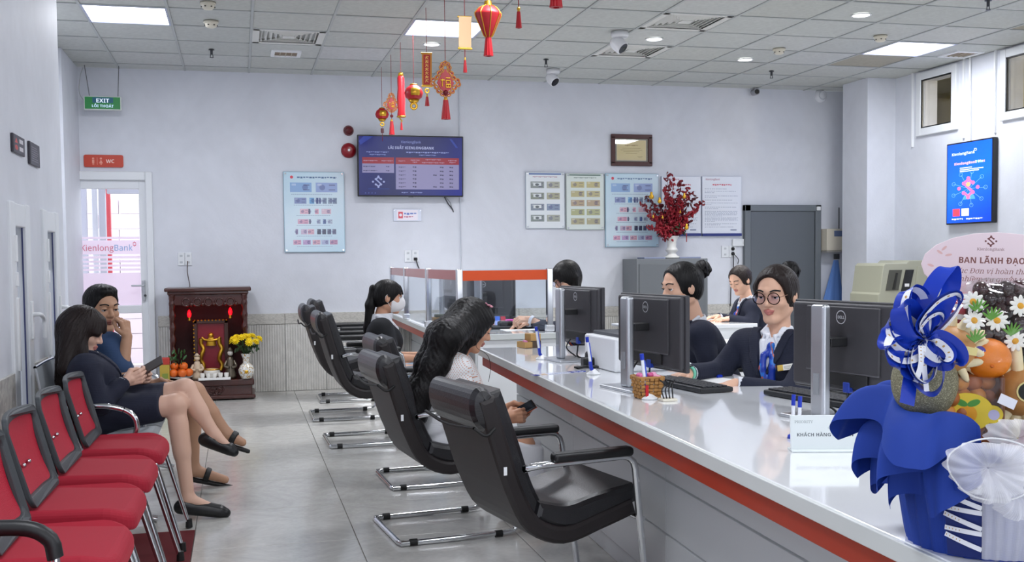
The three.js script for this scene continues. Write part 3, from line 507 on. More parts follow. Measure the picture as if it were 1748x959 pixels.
const weave = noiseTexture(64, (u, v) => 0.5 + 0.25 * Math.sin(u * 2 * PI * 16) + 0.25 * Math.sin(v * 2 * PI * 16));
const cloth = (c, o = {}) => new THREE.MeshPhysicalMaterial({ color: new THREE.Color(c), roughness: 0.85, sheen: 0.25, sheenColor: new THREE.Color(c).lerp(new THREE.Color('#8890b0'), 0.5), bumpMap: rep(weave, 8), bumpScale: 0.0006, ...o });
const NAVY = cloth('#151a2e'), SHIRT_WHITE = cloth('#eceef4'), SATIN_BLUE = cloth('#1550b8', { roughness: 0.4 });
const lin = (hex) => { const c = new THREE.Color(hex); return [c.r, c.g, c.b]; };
const IRIS = M('#120b08', 0.15), EYEWHITE = M('#e9e4e2', 0.25), BROW = M('#171110', 0.7);
// a hand: palm, five fingers. w = wrist, d = direction of the fingers, n = back of the hand, thumb = side the thumb leaves (unit vector), curl per joint in radians
function handFields(w, d, n, thumb, o = {}) {
  const s = o.size ?? 1, side = thumb.clone(), fs = [], pts = [];
  const P = (a, b, c) => w.clone().addScaledVector(d, a * s).addScaledVector(side, b * s).addScaledVector(n, c * s);
  const cur = o.curl ?? [0.5, 0.6, 0.4];
  fs.push(cone(P(0.005, 0, 0), P(0.035, 0.004, 0), 0.024 * s, 0.022 * s));
  const ks = [0.028, 0.0095, -0.009, -0.026], len = [[0.04, 0.024, 0.02], [0.044, 0.028, 0.021], [0.04, 0.026, 0.02], [0.031, 0.019, 0.018]];
  ks.forEach((k, i) => {
    const kn = P(0.088 - Math.abs(i - 1.2) * 0.004, k, 0.002 - 0.002 * Math.abs(i - 1.3)); fs.push(cone(P(0.02, k * 0.6, 0), kn, 0.0145 * s, 0.0115 * s));
    let p = kn, ang = 0; const spread = (o.spread ?? 0.06) * (i - 1.5) * -1, dir0 = d.clone().addScaledVector(side, spread).normalize();
    for (let j = 0; j < 3; j++) { ang += (cur[j]) * (1 + 0.1 * (i - 1)) + (o.extra?.[i] ?? 0); const q = p.clone().addScaledVector(dir0, Math.cos(ang) * len[i][j] * s).addScaledVector(n, -Math.sin(ang) * len[i][j] * s); fs.push(cone(p, q, (0.0092 - 0.0009 * j) * s, (0.0084 - 0.001 * j) * s)); p = q; pts.push(q); }
  });
  const tc = o.thumb ?? 0.5;   // how far the thumb closes across the palm
  const t0 = P(0.022, 0.022, -0.004), t1 = P(0.05, 0.044, -0.012 - 0.012 * tc), t2 = P(0.08, 0.046 - 0.012 * tc, -0.02 - 0.022 * tc), t3 = P(0.103, 0.042 - 0.02 * tc, -0.024 - 0.026 * tc);
  fs.push(cone(t0, t1, 0.0165 * s, 0.0125 * s), cone(t1, t2, 0.0115 * s, 0.0098 * s), cone(t2, t3, 0.0098 * s, 0.0078 * s)); pts.push(t1, t2, t3, w);
  return { f: join(fs, 0.007 * s), pts };
}
// the head: hc = centre, F = where the face looks, U = up, size 1 = 0.225 m from chin to crown
function headFields(hc, F, U, k, o) {
  const R = F.clone().cross(U).normalize(), P = (f, u, r) => hc.clone().addScaledVector(F, f * k).addScaledVector(U, u * k).addScaledVector(R, r * k);
  const E = (f, u, r, a, b, c) => ellip(P(f, u, r), F, U, R, a * k, b * k, c * k), C = (a, b, ra, rb) => cone(P(...a), P(...b), ra * k, rb * k);
  let skull = join([E(-0.008, 0.03, 0, 0.094, 0.083, 0.074), E(0.024, -0.035, 0, 0.062, 0.072, 0.058)], 0.03);
  const chin = C([0.066, -0.093, -0.01], [0.066, -0.093, 0.01], 0.019, 0.019);
  skull = join([skull, chin, C([-0.02, -0.062, -0.045], [0.05, -0.092, -0.02], 0.017, 0.016), C([-0.02, -0.062, 0.045], [0.05, -0.092, 0.02], 0.017, 0.016)], 0.02);
  skull = join([skull, C([0.073, 0.027, -0.035], [0.08, 0.028, 0], 0.011, 0.012), C([0.073, 0.027, 0.035], [0.08, 0.028, 0], 0.011, 0.012), E(0.055, -0.022, 0.036, 0.026, 0.026, 0.026), E(0.055, -0.022, -0.036, 0.026, 0.026, 0.026)], 0.014);
  for (const s of [1, -1]) skull = minus(skull, E(0.096, 0.008, s * 0.031, 0.017, 0.011, 0.018), 0.012);
  skull = join([skull, C([0.08, 0.014, 0], [0.1, -0.022, 0], 0.0075, 0.0115), C([0.088, -0.026, -0.011], [0.088, -0.026, 0.011], 0.0085, 0.0085)], 0.009);
  const lips = join([C([0.083, -0.054, -0.018], [0.09, -0.0525, 0], 0.005, 0.0068), C([0.083, -0.054, 0.018], [0.09, -0.0525, 0], 0.005, 0.0068), C([0.081, -0.062, -0.013], [0.086, -0.0635, 0], 0.005, 0.0075), C([0.081, -0.062, 0.013], [0.086, -0.0635, 0], 0.005, 0.0075)], 0.003);
  skull = join([skull, lips], 0.004);
  // closed or lowered lids are part of the skin
  const lid = o.lids ?? 0.35, lids = [1, -1].map((s) => both(ball(P(0.0735, 0.007, s * 0.031), 0.0155 * k), plane(P(0.0735, 0.007 + 0.011 - lid * 0.02, s * 0.031), U.clone().multiplyScalar(-1).addScaledVector(F, -0.15).normalize()), 0.002));
  skull = join([skull, ...lids], 0.004);
  for (const s of [1, -1]) skull = join([skull, minus(E(-0.008, -0.006, s * 0.077, 0.019, 0.031, 0.01), E(0.0, -0.002, s * 0.09, 0.01, 0.02, 0.008), 0.004)], 0.006);
  return { f: skull, lips, P, R, E, C, k };
}
const people = [];
function person(o) {
  const base = o.base, t = thing('person', o.label, 'person', [base.x, base.y, base.z]);
  const Lc = (p) => p.clone().sub(base), J = {}; for (const [k, p] of Object.entries(o.joints)) J[k] = Lc(p);
  const k = o.k ?? 1, bw = o.build ?? 1;
  const chestMid = J.shL.clone().add(J.shR).multiplyScalar(0.5), pelvis = J.hipL.clone().add(J.hipR).multiplyScalar(0.5);
  const R = J.shR.clone().sub(J.shL).normalize(), up = chestMid.clone().sub(pelvis).normalize(), F = up.clone().cross(R).normalize();
  const mid = (a, b, s) => a.clone().lerp(b, s);
  const off = (p, f, u, r) => p.clone().addScaledVector(F, f).addScaledVector(up, u).addScaledVector(R, r);
  const wide = (c, w, ra) => cone(off(c, 0, 0, -w), off(c, 0, 0, w), ra, ra);
  const hw = 0.085 * bw, sw = J.shR.distanceTo(J.shL) / 2;
  const bust = o.bust ?? 0;
  const torsoF = [wide(off(pelvis, 0, 0.01, 0), hw, 0.108 * bw), wide(mid(pelvis, chestMid, 0.38), 0.055 * bw, 0.094 * bw * (o.waist ?? 1)), wide(off(mid(pelvis, chestMid, 0.72), 0.008, 0, 0), 0.065 * bw, 0.1 * bw), wide(off(chestMid, -0.01, -0.035, 0), sw * 0.72, 0.062 * bw), cone(J.shL, J.shR, 0.05 * bw, 0.05 * bw)];
  if (bust) for (const s of [-1, 1]) torsoF.push(ball(off(mid(pelvis, chestMid, 0.7), 0.078, 0, s * 0.065), 0.052 * bust));
  if (o.belly) torsoF.push(ball(off(mid(pelvis, chestMid, 0.3), 0.05, 0, 0), 0.105 * o.belly));
  const torso = join(torsoF, 0.07);
  const hc = J.head, HF = o.face.clone().normalize(); let HU = (o.up ?? V(0, 1, 0)).clone(); HU.addScaledVector(HF, -HU.dot(HF)).normalize();
  const H = headFields(hc, HF, HU, o.headSize ?? 1, o);
  const neckBase = off(chestMid, -0.01, 0.02, 0), neck = cone(neckBase, H.P(-0.022, -0.05, 0), 0.056 * k * (o.neck ?? 1), 0.05 * k * (o.neck ?? 1));
  const armF = {}, legF = {};
  for (const s of ['L', 'R']) {
    if (J['el' + s]) armF[s] = [cone(J['sh' + s], J['el' + s], 0.05 * k, 0.039 * k), cone(J['el' + s], J['wr' + s], 0.038 * k, 0.026 * k)];
    if (J['kn' + s]) legF[s] = [cone(J['hip' + s], J['kn' + s], 0.083 * k, 0.056 * k), cone(J['kn' + s], J['an' + s], 0.053 * k, 0.034 * k), ball(off(J['kn' + s], 0, 0, 0), 0.055 * k), cone(mid(J['kn' + s], J['an' + s], 0.2), mid(J['kn' + s], J['an' + s], 0.5), 0.05 * k, 0.047 * k)];
  }
  const arms = Object.values(armF).flat(), legs = Object.values(legF).flat();
  const bodyF = [torso, neck, ...arms, ...legs];
  for (const s of ['L', 'R']) if (J['toe' + s]) bodyF.push(cone(J['an' + s], J['toe' + s], 0.034 * k, 0.022 * k));
  const body = join(bodyF, 0.02);
  const skin = lin(o.skin ?? '#d9ae95'), lipC = lin(o.lipColor ?? '#b57068'), shadeC = lin(o.skin2 ?? o.skin ?? '#cf9a7c');
  const jp = Object.values(J).filter((p) => p !== J.head); const [lo, hi] = bounds(jp, 0.15);
  const geoms = [mesh(body, lo, hi, 0.012, () => skin)];
  { const [a, b] = bounds([H.P(0, 0, 0)], 0.16 * (o.headSize ?? 1)); geoms.push(mesh(join([H.f, neck], 0.02), a, b, o.headCell ?? 0.0042, (x, y, z) => (H.lips(x, y, z) < 0.0006 ? lipC : skin))); }
  const handInfo = {};
  for (const s of ['L', 'R']) if (o.hands?.[s]) {
    const h = o.hands[s], d = h.dir.clone().normalize(), th = h.thumbSide.clone().addScaledVector(d, -h.thumbSide.dot(d)).normalize(); let n = th.clone().cross(d).normalize(); if (n.dot(h.back) < 0) n.negate();
    const hf = handFields(J['wr' + s], d, n, th, { ...h, size: (h.size ?? 1) * (o.handSize ?? 0.95) }); const [a, b] = bounds(hf.pts, 0.035); geoms.push(mesh(join([hf.f, cone(mid(J['el' + s], J['wr' + s], 0.8), J['wr' + s], 0.029 * k, 0.024 * k)], 0.014), a, b, 0.0036, () => skin));
  }
  const sk = part(t, 'body', geoms, skinMat);
  // eyes and brows
  if (!o.noEyes) for (const s of [1, -1]) {
    const eg = SP(0.0125 * H.k, 0, 0, 0, 14).translate(...H.P(0.0735, 0.007, s * 0.031).toArray()), look = HF.clone().addScaledVector(HU, -(o.lids ?? 0.35) * 0.5).normalize();
    const e = part(sk, 'eye', eg, EYEWHITE); part(sk, 'iris', SP(0.0075 * H.k, 0, 0, 0, 10).translate(...H.P(0.0735, 0.007, s * 0.031).addScaledVector(look, 0.0068 * H.k).toArray()), IRIS);
    part(sk, 'eyelash', TU([H.P(0.083, 0.007 + 0.0085 - (o.lids ?? 0.35) * 0.019, s * 0.017), H.P(0.0915, 0.0095 + 0.0085 - (o.lids ?? 0.35) * 0.02, s * 0.031), H.P(0.081, 0.006 + 0.0085 - (o.lids ?? 0.35) * 0.018, s * 0.046)], 0.0016 * H.k, 10, 5), BROW);
    part(sk, 'eyebrow', TU([H.P(0.092, 0.028, s * 0.014), H.P(0.089, 0.034, s * 0.032), H.P(0.072, 0.029, s * 0.052)], 0.0032 * H.k, 10, 6), BROW);
  }
  const me = { t, sk, J, H, HF, HU, F, R, up, torso, neck, armF, legF, off, mid, pelvis, chestMid, neckBase, hc, lo, hi, k, bw, sw };
  people.push(me); return me;
}
// garments: a field grown round the body, meshed as a part
function garment(p, name, field, material, label, o = {}) { const [lo, hi] = o.box ?? [p.lo, p.hi]; return part(o.parent ?? p.t, name, mesh(field, lo, hi, o.cell ?? 0.011), material, label); }
const wrinkle = (f, a, fr) => (x, y, z) => f(x, y, z) + a * Math.sin(x * fr + 3 * Math.sin(z * fr * 0.35)) * Math.sin(y * fr * 0.8 + 2 * Math.sin(x * fr * 0.5));
function sleeves(p, upto, t) { const fs = []; for (const s of ['L', 'R']) if (p.armF[s]) { const a = p.J['sh' + s], e = p.J['el' + s], w = p.J['wr' + s]; const u = upto[s] ?? upto; if (u <= 1) fs.push(cone(a, p.mid(a, e, u), 0.056 * p.k + t, 0.047 * p.k + t + (u < 1 ? 0.008 : 0))); else fs.push(cone(a, e, 0.054 * p.k + t, 0.044 * p.k + t), cone(e, p.mid(e, w, u - 1), 0.043 * p.k + t, 0.033 * p.k + t)); } return fs; }
function jacket(p, mat, o = {}) {                  // open V at the chest, long sleeves, collar and lapels
  const up = p.up, c = p.chestMid, vTop = p.off(c, 0.05, 0.075, 0), depth = o.v ?? 0.24;
  let f = join([grow(p.torso, 0.017), join(sleeves(p, o.sleeve ?? 1.9, 0.009), 0.02)], 0.016);
  f = both(f, plane(p.off(p.pelvis, 0, o.hem ?? -0.06, 0), up.clone().negate()), 0.01);
  f = minus(f, grow(p.neck, 0.017), 0.008); f = both(f, plane(p.off(c, 0, 0.1, 0), up.clone()), 0.012);
  const V0 = (x, y, z) => { const q = V(x, y, z).sub(vTop), u = q.dot(up), r = Math.abs(q.dot(p.R)), fr = V(x, y, z).sub(c).dot(p.F); const w = 0.058 * Math.max(0, 1 + u / depth); return Math.max(r - w, -fr + 0.0, u < -depth ? 0.05 : -0.05 ) ; };
  f = minus(f, V0, 0.004);
  const lapel = (x, y, z) => { const q = V(x, y, z).sub(vTop), u = q.dot(up), r = Math.abs(q.dot(p.R)), w = 0.058 * Math.max(0, 1 + u / depth), fr = V(x, y, z).sub(c).dot(p.F); const d = Math.max(w - r, r - w - 0.042 * Math.min(1, Math.max(0, (u + depth) / 0.1)), -fr, -(u + depth)); return Math.max(d, grow(p.torso, 0.027)(x, y, z)); };
  f = wrinkle(f, 0.0022, 38);
  const j = garment(p, 'jacket', f, mat, 'dark navy suit jacket');
  garment(p, 'lapel', both(lapel, grow((x, y, z) => -p.torso(x, y, z), 0.012), 0.002), mat, undefined, { parent: j, cell: 0.008 });
  return j;
}
function shirt(p, mat, o = {}) {                   // shirt front under a jacket, with a standing collar
  const fr = (x, y, z) => { const q = V(x, y, z).sub(p.chestMid); return -q.dot(p.F) - 0.02; };
  let f = both(grow(p.torso, 0.012), fr, 0.01); f = both(f, plane(p.off(p.chestMid, 0, -0.3, 0), p.up.clone().negate()), 0.01); f = both(f, plane(p.off(p.chestMid, 0, 0.05, 0), p.up), 0.01);
  const s = garment(p, 'shirt', f, mat);
  const ax = p.H.P(-0.022, -0.05, 0).sub(p.neckBase).normalize(), nb = p.neckBase.clone().addScaledVector(ax, 0.0);
  let col = grow(p.neck, 0.012); col = minus(col, grow(p.neck, 0.005), 0.002); col = both(col, plane(nb.clone().addScaledVector(ax, 0.062), ax), 0.003); col = both(col, plane(nb.clone().addScaledVector(ax, 0.004), ax.clone().negate()), 0.003);
  const slit = (x, y, z) => { const q = V(x, y, z).sub(p.neckBase), u = q.dot(ax), r = Math.abs(q.dot(p.R)); return Math.max(r - 0.006 - 0.4 * Math.max(0, u - 0.005), -q.dot(p.F)); };
  const wings = [];
  for (const sd of [1, -1]) { const a = p.off(nb, 0.062, 0.04, sd * 0.016), b = p.off(nb, 0.088, -0.012, sd * 0.034), c = p.off(nb, 0.035, 0.045, sd * 0.056), d = p.off(nb, 0.05, 0.0, sd * 0.074); wings.push(cone(a, b, 0.007, 0.006), cone(c, d, 0.007, 0.006), cone(p.mid(a, c, 0.5), p.mid(b, d, 0.5), 0.008, 0.006), cone(a, c, 0.007, 0.007), cone(b, d, 0.005, 0.005), cone(c, p.off(nb, -0.03, 0.06, sd * 0.055), 0.008, 0.008)); }
  garment(p, 'collar', join([minus(col, slit, 0.003), join(wings, 0.006)], 0.004), mat, undefined, { parent: s, cell: 0.0055, box: bounds([nb], 0.17) });
  for (const sd of ['L', 'R']) if (p.armF[sd] && o.cuffs !== false) { const e = p.J['el' + sd], w = p.J['wr' + sd]; part(s, 'cuff', bar(p.mid(e, w, 0.885), p.mid(e, w, 0.985), 0.0375 * p.k, 18, 0.037 * p.k), mat); }
  return s;
}
function neckScarf(p, mat, o = {}) {               // knotted satin scarf with two hanging ends
  const k = p.off(p.neckBase, 0.085, -0.005, 0), fs = [ellip(k, p.F, p.up, p.R, 0.018, 0.022, 0.02)], q = p.mid(p.chestMid, p.pelvis, 0.25), torsoAt = (u, r) => { let b = p.off(p.chestMid, 0.06, u, r); for (let i = 0; i < 40 && p.torso(b.x, b.y, b.z) < 0.018; i++) b.addScaledVector(p.F, 0.006); return b; };
  const e = o.len ?? 0.24;
  for (const s of [-1, 1]) { let a = p.off(k, 0.004, -0.012, s * 0.004); for (let i = 1; i <= 5; i++) { const b = torsoAt(0.03 - e * i / 5, s * (0.01 + 0.012 * Math.sin(i * 0.9)) + 0.004); fs.push(cone(a, b, 0.012 + 0.001 * i, 0.013 + 0.0012 * i)); a = b; } }
  return garment(p, 'neck_scarf', join(fs, 0.008), mat, 'knotted blue satin scarf', { cell: 0.0065, box: bounds([k, torsoAt(-e, 0)], 0.08) });
}
const badgeTex = canvasTexture(128, 48, (g) => { g.fillStyle = '#f4f2ea'; g.fillRect(0, 0, 128, 48); g.fillStyle = '#d8b24a'; g.fillRect(0, 0, 46, 48); g.fillStyle = '#8a8478'; for (const y of [14, 24, 34]) g.fillRect(54, y, 62 - y * 0.5, 4); });
function badge(p, r = 0.085, u = -0.07, turn = 0) { let b = p.off(p.chestMid, 0.05, u, r); for (let i = 0; i < 60 && p.torso(b.x, b.y, b.z) < 0.034; i++) b.addScaledVector(p.F, 0.004); const e = 0.002, n = V(p.torso(b.x + e, b.y, b.z) - p.torso(b.x - e, b.y, b.z), p.torso(b.x, b.y + e, b.z) - p.torso(b.x, b.y - e, b.z), p.torso(b.x, b.y, b.z + e) - p.torso(b.x, b.y, b.z - e)).normalize(); const g = RB(0.07, 0.026, 0.006, 0.002, 0, 0, 0); const x = p.up.clone().cross(n).normalize(), y = n.clone().cross(x); g.applyMatrix4(new THREE.Matrix4().makeBasis(x, y, n).setPosition(b)); part(p.t, 'name_badge', g, printed(badgeTex, 0.4), 'gold and white name badge'); }
function hair(p, name, fn, mat, o = {}) { const H = p.H, [lo, hi] = bounds(o.points ?? [H.P(0, 0.02, 0)], o.pad ?? 0.15); return part(p.t, name, mesh(fn, lo, hi, o.cell ?? 0.0055), mat); }
const strands = (f, H, a, n) => (x, y, z) => { const q = V(x, y, z).sub(H.P(0, 0.02, 0)); const th = Math.atan2(q.dot(H.R), q.dot(H.F ?? H.R.clone().cross(V(0, 1, 0)))); return f(x, y, z) + a * Math.sin(th * n + 9 * q.y); };
const pair = (c, dz) => ({ L: c.clone().add(V(0, 0, -dz)), R: c.clone().add(V(0, 0, dz)) });
const capHair = (H, t = 0.016, cut = {}) => {      // hair over the crown, open at the face
  const crown = H.E(-0.012, 0.03, 0, 0.094 + t, 0.083 + t, 0.074 + t), nape = H.E(-0.045, -0.02, 0, 0.055 + t, 0.07, 0.055 + t);
  const face = H.E(cut.f ?? 0.085, cut.u ?? -0.045, 0, cut.a ?? 0.075, cut.b ?? 0.095, cut.c ?? 0.085);
  return minus(join([crown, nape], 0.03), face, 0.01);
};
const ridged = (f, H, amp) => { const c = H.P(0, 0.02, 0), U = H.U3, R = H.R, F3 = H.F3; return (x, y, z) => { const d = f(x, y, z); if (d > 0.03 || d < -0.03) return d; const q = V(x - c.x, y - c.y, z - c.z), a = Math.atan2(q.dot(R), q.dot(F3)), b = q.dot(U); return d + amp * 1.3 * (noise.noise(a * 14 + 5, b * 14, 3) + 0.6 * noise.noise(a * 34, b * 20, 9)); }; };
const axes = (p) => { p.H.F3 = p.HF; p.H.U3 = p.HU; };
const shoes = (p, mat, name = 'shoe') => { for (const s of ['L', 'R']) if (p.J['toe' + s]) { const a = p.J['an' + s], b = p.J['toe' + s]; const d = b.clone().sub(a).normalize(); const dn = V(0, -1, 0).addScaledVector(d, d.y).normalize(); const heel = a.clone().addScaledVector(dn, 0.05).addScaledVector(d, -0.02), tip = b.clone().addScaledVector(d, 0.035); const f = minus(join([cone(heel, tip, 0.036, 0.024), cone(a.clone().addScaledVector(dn, 0.03), b, 0.038, 0.03)], 0.02), ball(a.clone().addScaledVector(d, 0.035).addScaledVector(dn, -0.045), 0.058), 0.006); const [lo, hi] = bounds([a, b, heel, tip], 0.06); part(p.t, name, mesh(f, lo, hi, 0.008), mat); } };

// 1 navy-suited woman reading her phone on the bench
{
  const z = -5.75, hip = pair(at(158, 706, z), 0.09);
  const p = person({ label: 'seated woman in navy suit and short skirt reading a phone, long dark bob', base: V(-0.62, 0, z), k: 0.92, build: 0.87, bust: 0.9, skin: '#d9b09a', lids: 0.75,
    face: V(0.93, -0.36, 0.08), headSize: 0.99, joints: { head: at(141, 565, z), shR: at(147, 627, z + 0.165), shL: at(151, 623, z - 0.165), hipR: hip.R, hipL: hip.L, elR: at(172, 690, z + 0.21), wrR: at(212, 652, z + 0.12), elL: at(180, 682, z - 0.2), wrL: at(222, 645, z - 0.07),
      knR: at(300, 690, z + 0.1), anR: V(-0.27, 0.1, z + 0.13), toeR: V(-0.12, 0.035, z + 0.14), knL: at(316, 664, z + 0.03), anL: at(366, 742, z + 0.06), toeL: at(391, 764, z + 0.08) },
    hands: { R: { dir: V(0.9, 0.25, -0.25), thumbSide: V(0.1, 0.9, 0.1), back: V(0.1, 0.2, 0.9), curl: [0.7, 0.75, 0.5], thumb: 0.7 }, L: { dir: V(0.92, 0.1, 0.25), thumbSide: V(0, 1, 0), back: V(0, 0.1, -1), curl: [0.6, 0.7, 0.5] } } });
  axes(p); const H = p.H;
  jacket(p, NAVY, { v: 0.2, hem: -0.08 }); shirt(p, SHIRT_WHITE);
  let sk = join([grow(p.torso, 0.014), ...['L', 'R'].map((s) => cone(p.J['hip' + s], p.J['kn' + s], 0.094, 0.072))], 0.06);
  sk = both(sk, plane(p.off(p.pelvis, 0, 0.12, 0), p.up), 0.01);
  sk = both(sk, plane(p.mid(p.pelvis, p.mid(p.J.knR, p.J.knL, 0.5), 0.82), p.J.knR.clone().sub(p.pelvis).normalize()), 0.006);
  garment(p, 'skirt', wrinkle(sk, 0.0015, 30), NAVY);
  const down = p.hc.clone(); const back = (f, u, r) => H.P(f, u, r);
  let h = join([capHair(H, 0.018, { f: 0.1, u: -0.06, a: 0.078, b: 0.1, c: 0.09 }), cone(back(-0.045, 0.01, 0.05), p.off(p.chestMid, -0.09, 0.0, 0.09), 0.052, 0.045), cone(back(-0.045, 0.01, -0.05), p.off(p.chestMid, -0.085, 0.0, -0.09), 0.052, 0.045), cone(back(-0.07, 0, 0), p.off(p.chestMid, -0.11, -0.06, 0), 0.06, 0.05), cone(back(0.0, -0.01, 0.07), p.off(p.chestMid, 0.0, 0.02, 0.1), 0.032, 0.026), cone(back(0.0, -0.01, -0.07), p.off(p.chestMid, 0.01, 0.0, -0.1), 0.03, 0.024), cone(back(0.06, 0.075, -0.03), back(0.088, 0.03, -0.045), 0.018, 0.012), cone(back(0.06, 0.075, 0.03), back(0.084, 0.02, 0.055), 0.018, 0.013), cone(back(0.07, 0.075, 0), back(0.094, 0.035, 0), 0.016, 0.01)], 0.03);
  h = minus(h, grow(p.neck, 0.002), 0.004);
  hair(p, 'hair', ridged(h, H, 0.0022, 26), HAIR_BROWN, { points: [H.P(0, 0, 0), p.off(p.chestMid, -0.1, -0.12, 0)], pad: 0.16 });
  shoes(p, M('#141416', 0.35));
  const ph = at(254, 627, z + 0.05), t = solo('smartphone', 'dark smartphone held by the woman in the navy suit', 'phone', [RB(0.155, 0.009, 0.075, 0.004)], M('#3a3230', 0.3)); t.position.copy(ph); t.rotation.set(0.5, 0.15, 0.52);
}
// 2 man in the blue shirt
{
  const z = -6.35, hip = pair(at(182, 692, z), 0.095);
  const p = person({ label: 'seated man in blue polo shirt and shorts, hand raised to his chin', base: V(-0.62, 0, z), k: 1.05, build: 1.06, belly: 1.1, skin: '#b98d70', lids: 0.5, lipColor: '#8d564b', neck: 1.15,
    face: V(0.6, -0.1, 0.79), headSize: 1.1, joints: { head: at(173, 527, z), shR: at(186, 592, z + 0.2), shL: at(167, 588, z - 0.2), hipR: hip.R, hipL: hip.L, elR: at(207, 642, z + 0.3), wrR: at(217, 575, z + 0.24), elL: at(222, 650, z - 0.22), wrL: at(262, 655, z - 0.08),
      knR: at(331, 670, z + 0.16), anR: at(386, 741, z + 0.2), toeR: at(414, 755, z + 0.22), knL: at(326, 674, z - 0.08), anL: V(-0.28, 0.1, z - 0.06), toeL: V(-0.1, 0.035, z - 0.05) },
    hands: { R: { dir: V(-0.12, 0.97, -0.05), thumbSide: V(-0.6, 0.1, 0.75), back: V(0.9, 0.2, 0.4), curl: [0.95, 1.15, 0.7], thumb: 0.9, size: 1.0 }, L: { dir: V(0.95, -0.1, 0.2), thumbSide: V(0, 0.9, 0.3), back: V(0, 0.3, -0.9) } } });
  axes(p); const H = p.H, blue = cloth('#2c4468');
  let f = join([grow(p.torso, 0.018), ...sleeves(p, 0.72, 0.016)], 0.03); f = both(f, plane(p.off(p.chestMid, 0, 0.1, 0), p.up), 0.012); f = minus(f, grow(p.neck, 0.012), 0.006); f = both(f, plane(p.off(p.pelvis, 0, -0.06, 0), p.up.clone().negate()), 0.01);
  const s = garment(p, 'shirt', wrinkle(f, 0.003, 34), blue);
  let col = grow(p.neck, 0.02); col = minus(col, grow(p.neck, 0.011), 0.002); col = both(col, plane(p.off(p.neckBase, 0, 0.045, 0), p.up), 0.003); col = both(col, plane(p.off(p.neckBase, 0, -0.01, 0), p.up.clone().negate()), 0.003);
  garment(p, 'collar', minus(col, (x, y, q) => { const d = V(x, y, q).sub(p.neckBase); return Math.max(Math.abs(d.dot(p.R)) - 0.018, -d.dot(p.F)); }, 0.003), blue, undefined, { parent: s, cell: 0.006, box: bounds([p.neckBase], 0.13) });
  let sh = join([grow(p.torso, 0.012), ...['L', 'R'].map((q) => cone(p.J['hip' + q], p.J['kn' + q], 0.105, 0.085))], 0.05); sh = both(sh, plane(p.off(p.pelvis, 0, 0.08, 0), p.up), 0.01); sh = both(sh, plane(p.mid(p.pelvis, p.mid(p.J.knR, p.J.knL, 0.5), 0.72), p.J.knR.clone().sub(p.pelvis).normalize()), 0.006);
  garment(p, 'shorts', wrinkle(sh, 0.003, 30), cloth('#9aa0ab'));
  let h = minus(join([H.E(-0.012, 0.04, 0, 0.1, 0.085, 0.08), H.E(-0.055, -0.005, 0, 0.05, 0.06, 0.062), H.E(0.03, 0.094, 0.0, 0.055, 0.03, 0.06), cone(H.P(-0.005, 0.02, 0.073), H.P(0.012, -0.012, 0.074), 0.014, 0.007), cone(H.P(-0.005, 0.02, -0.073), H.P(0.012, -0.012, -0.074), 0.014, 0.007)], 0.02), H.E(0.115, -0.02, 0, 0.085, 0.108, 0.1), 0.01);
  hair(p, 'hair', ridged(h, H, 0.002, 30), HAIR_BLACK);
  for (const q of ['L', 'R']) { const a = p.J['an' + q], b = p.J['toe' + q], d = b.clone().sub(a).normalize(), dn = V(0, -1, 0).addScaledVector(d, d.y).normalize(); const lo = bounds([a, b], 0.1); part(p.t, 'sandal', mesh(join([cone(a.clone().addScaledVector(dn, 0.055), b.clone().addScaledVector(d, 0.05).addScaledVector(dn, 0.03), 0.016, 0.013), both(grow(cone(a, b, 0.036, 0.027), 0.008), (x, y, w) => Math.abs(V(x, y, w).sub(p.mid(a, b, 0.45)).dot(d)) - 0.016, 0.003)], 0.006), lo[0], lo[1], 0.008), M('#1b1b1c', 0.5)); }
}
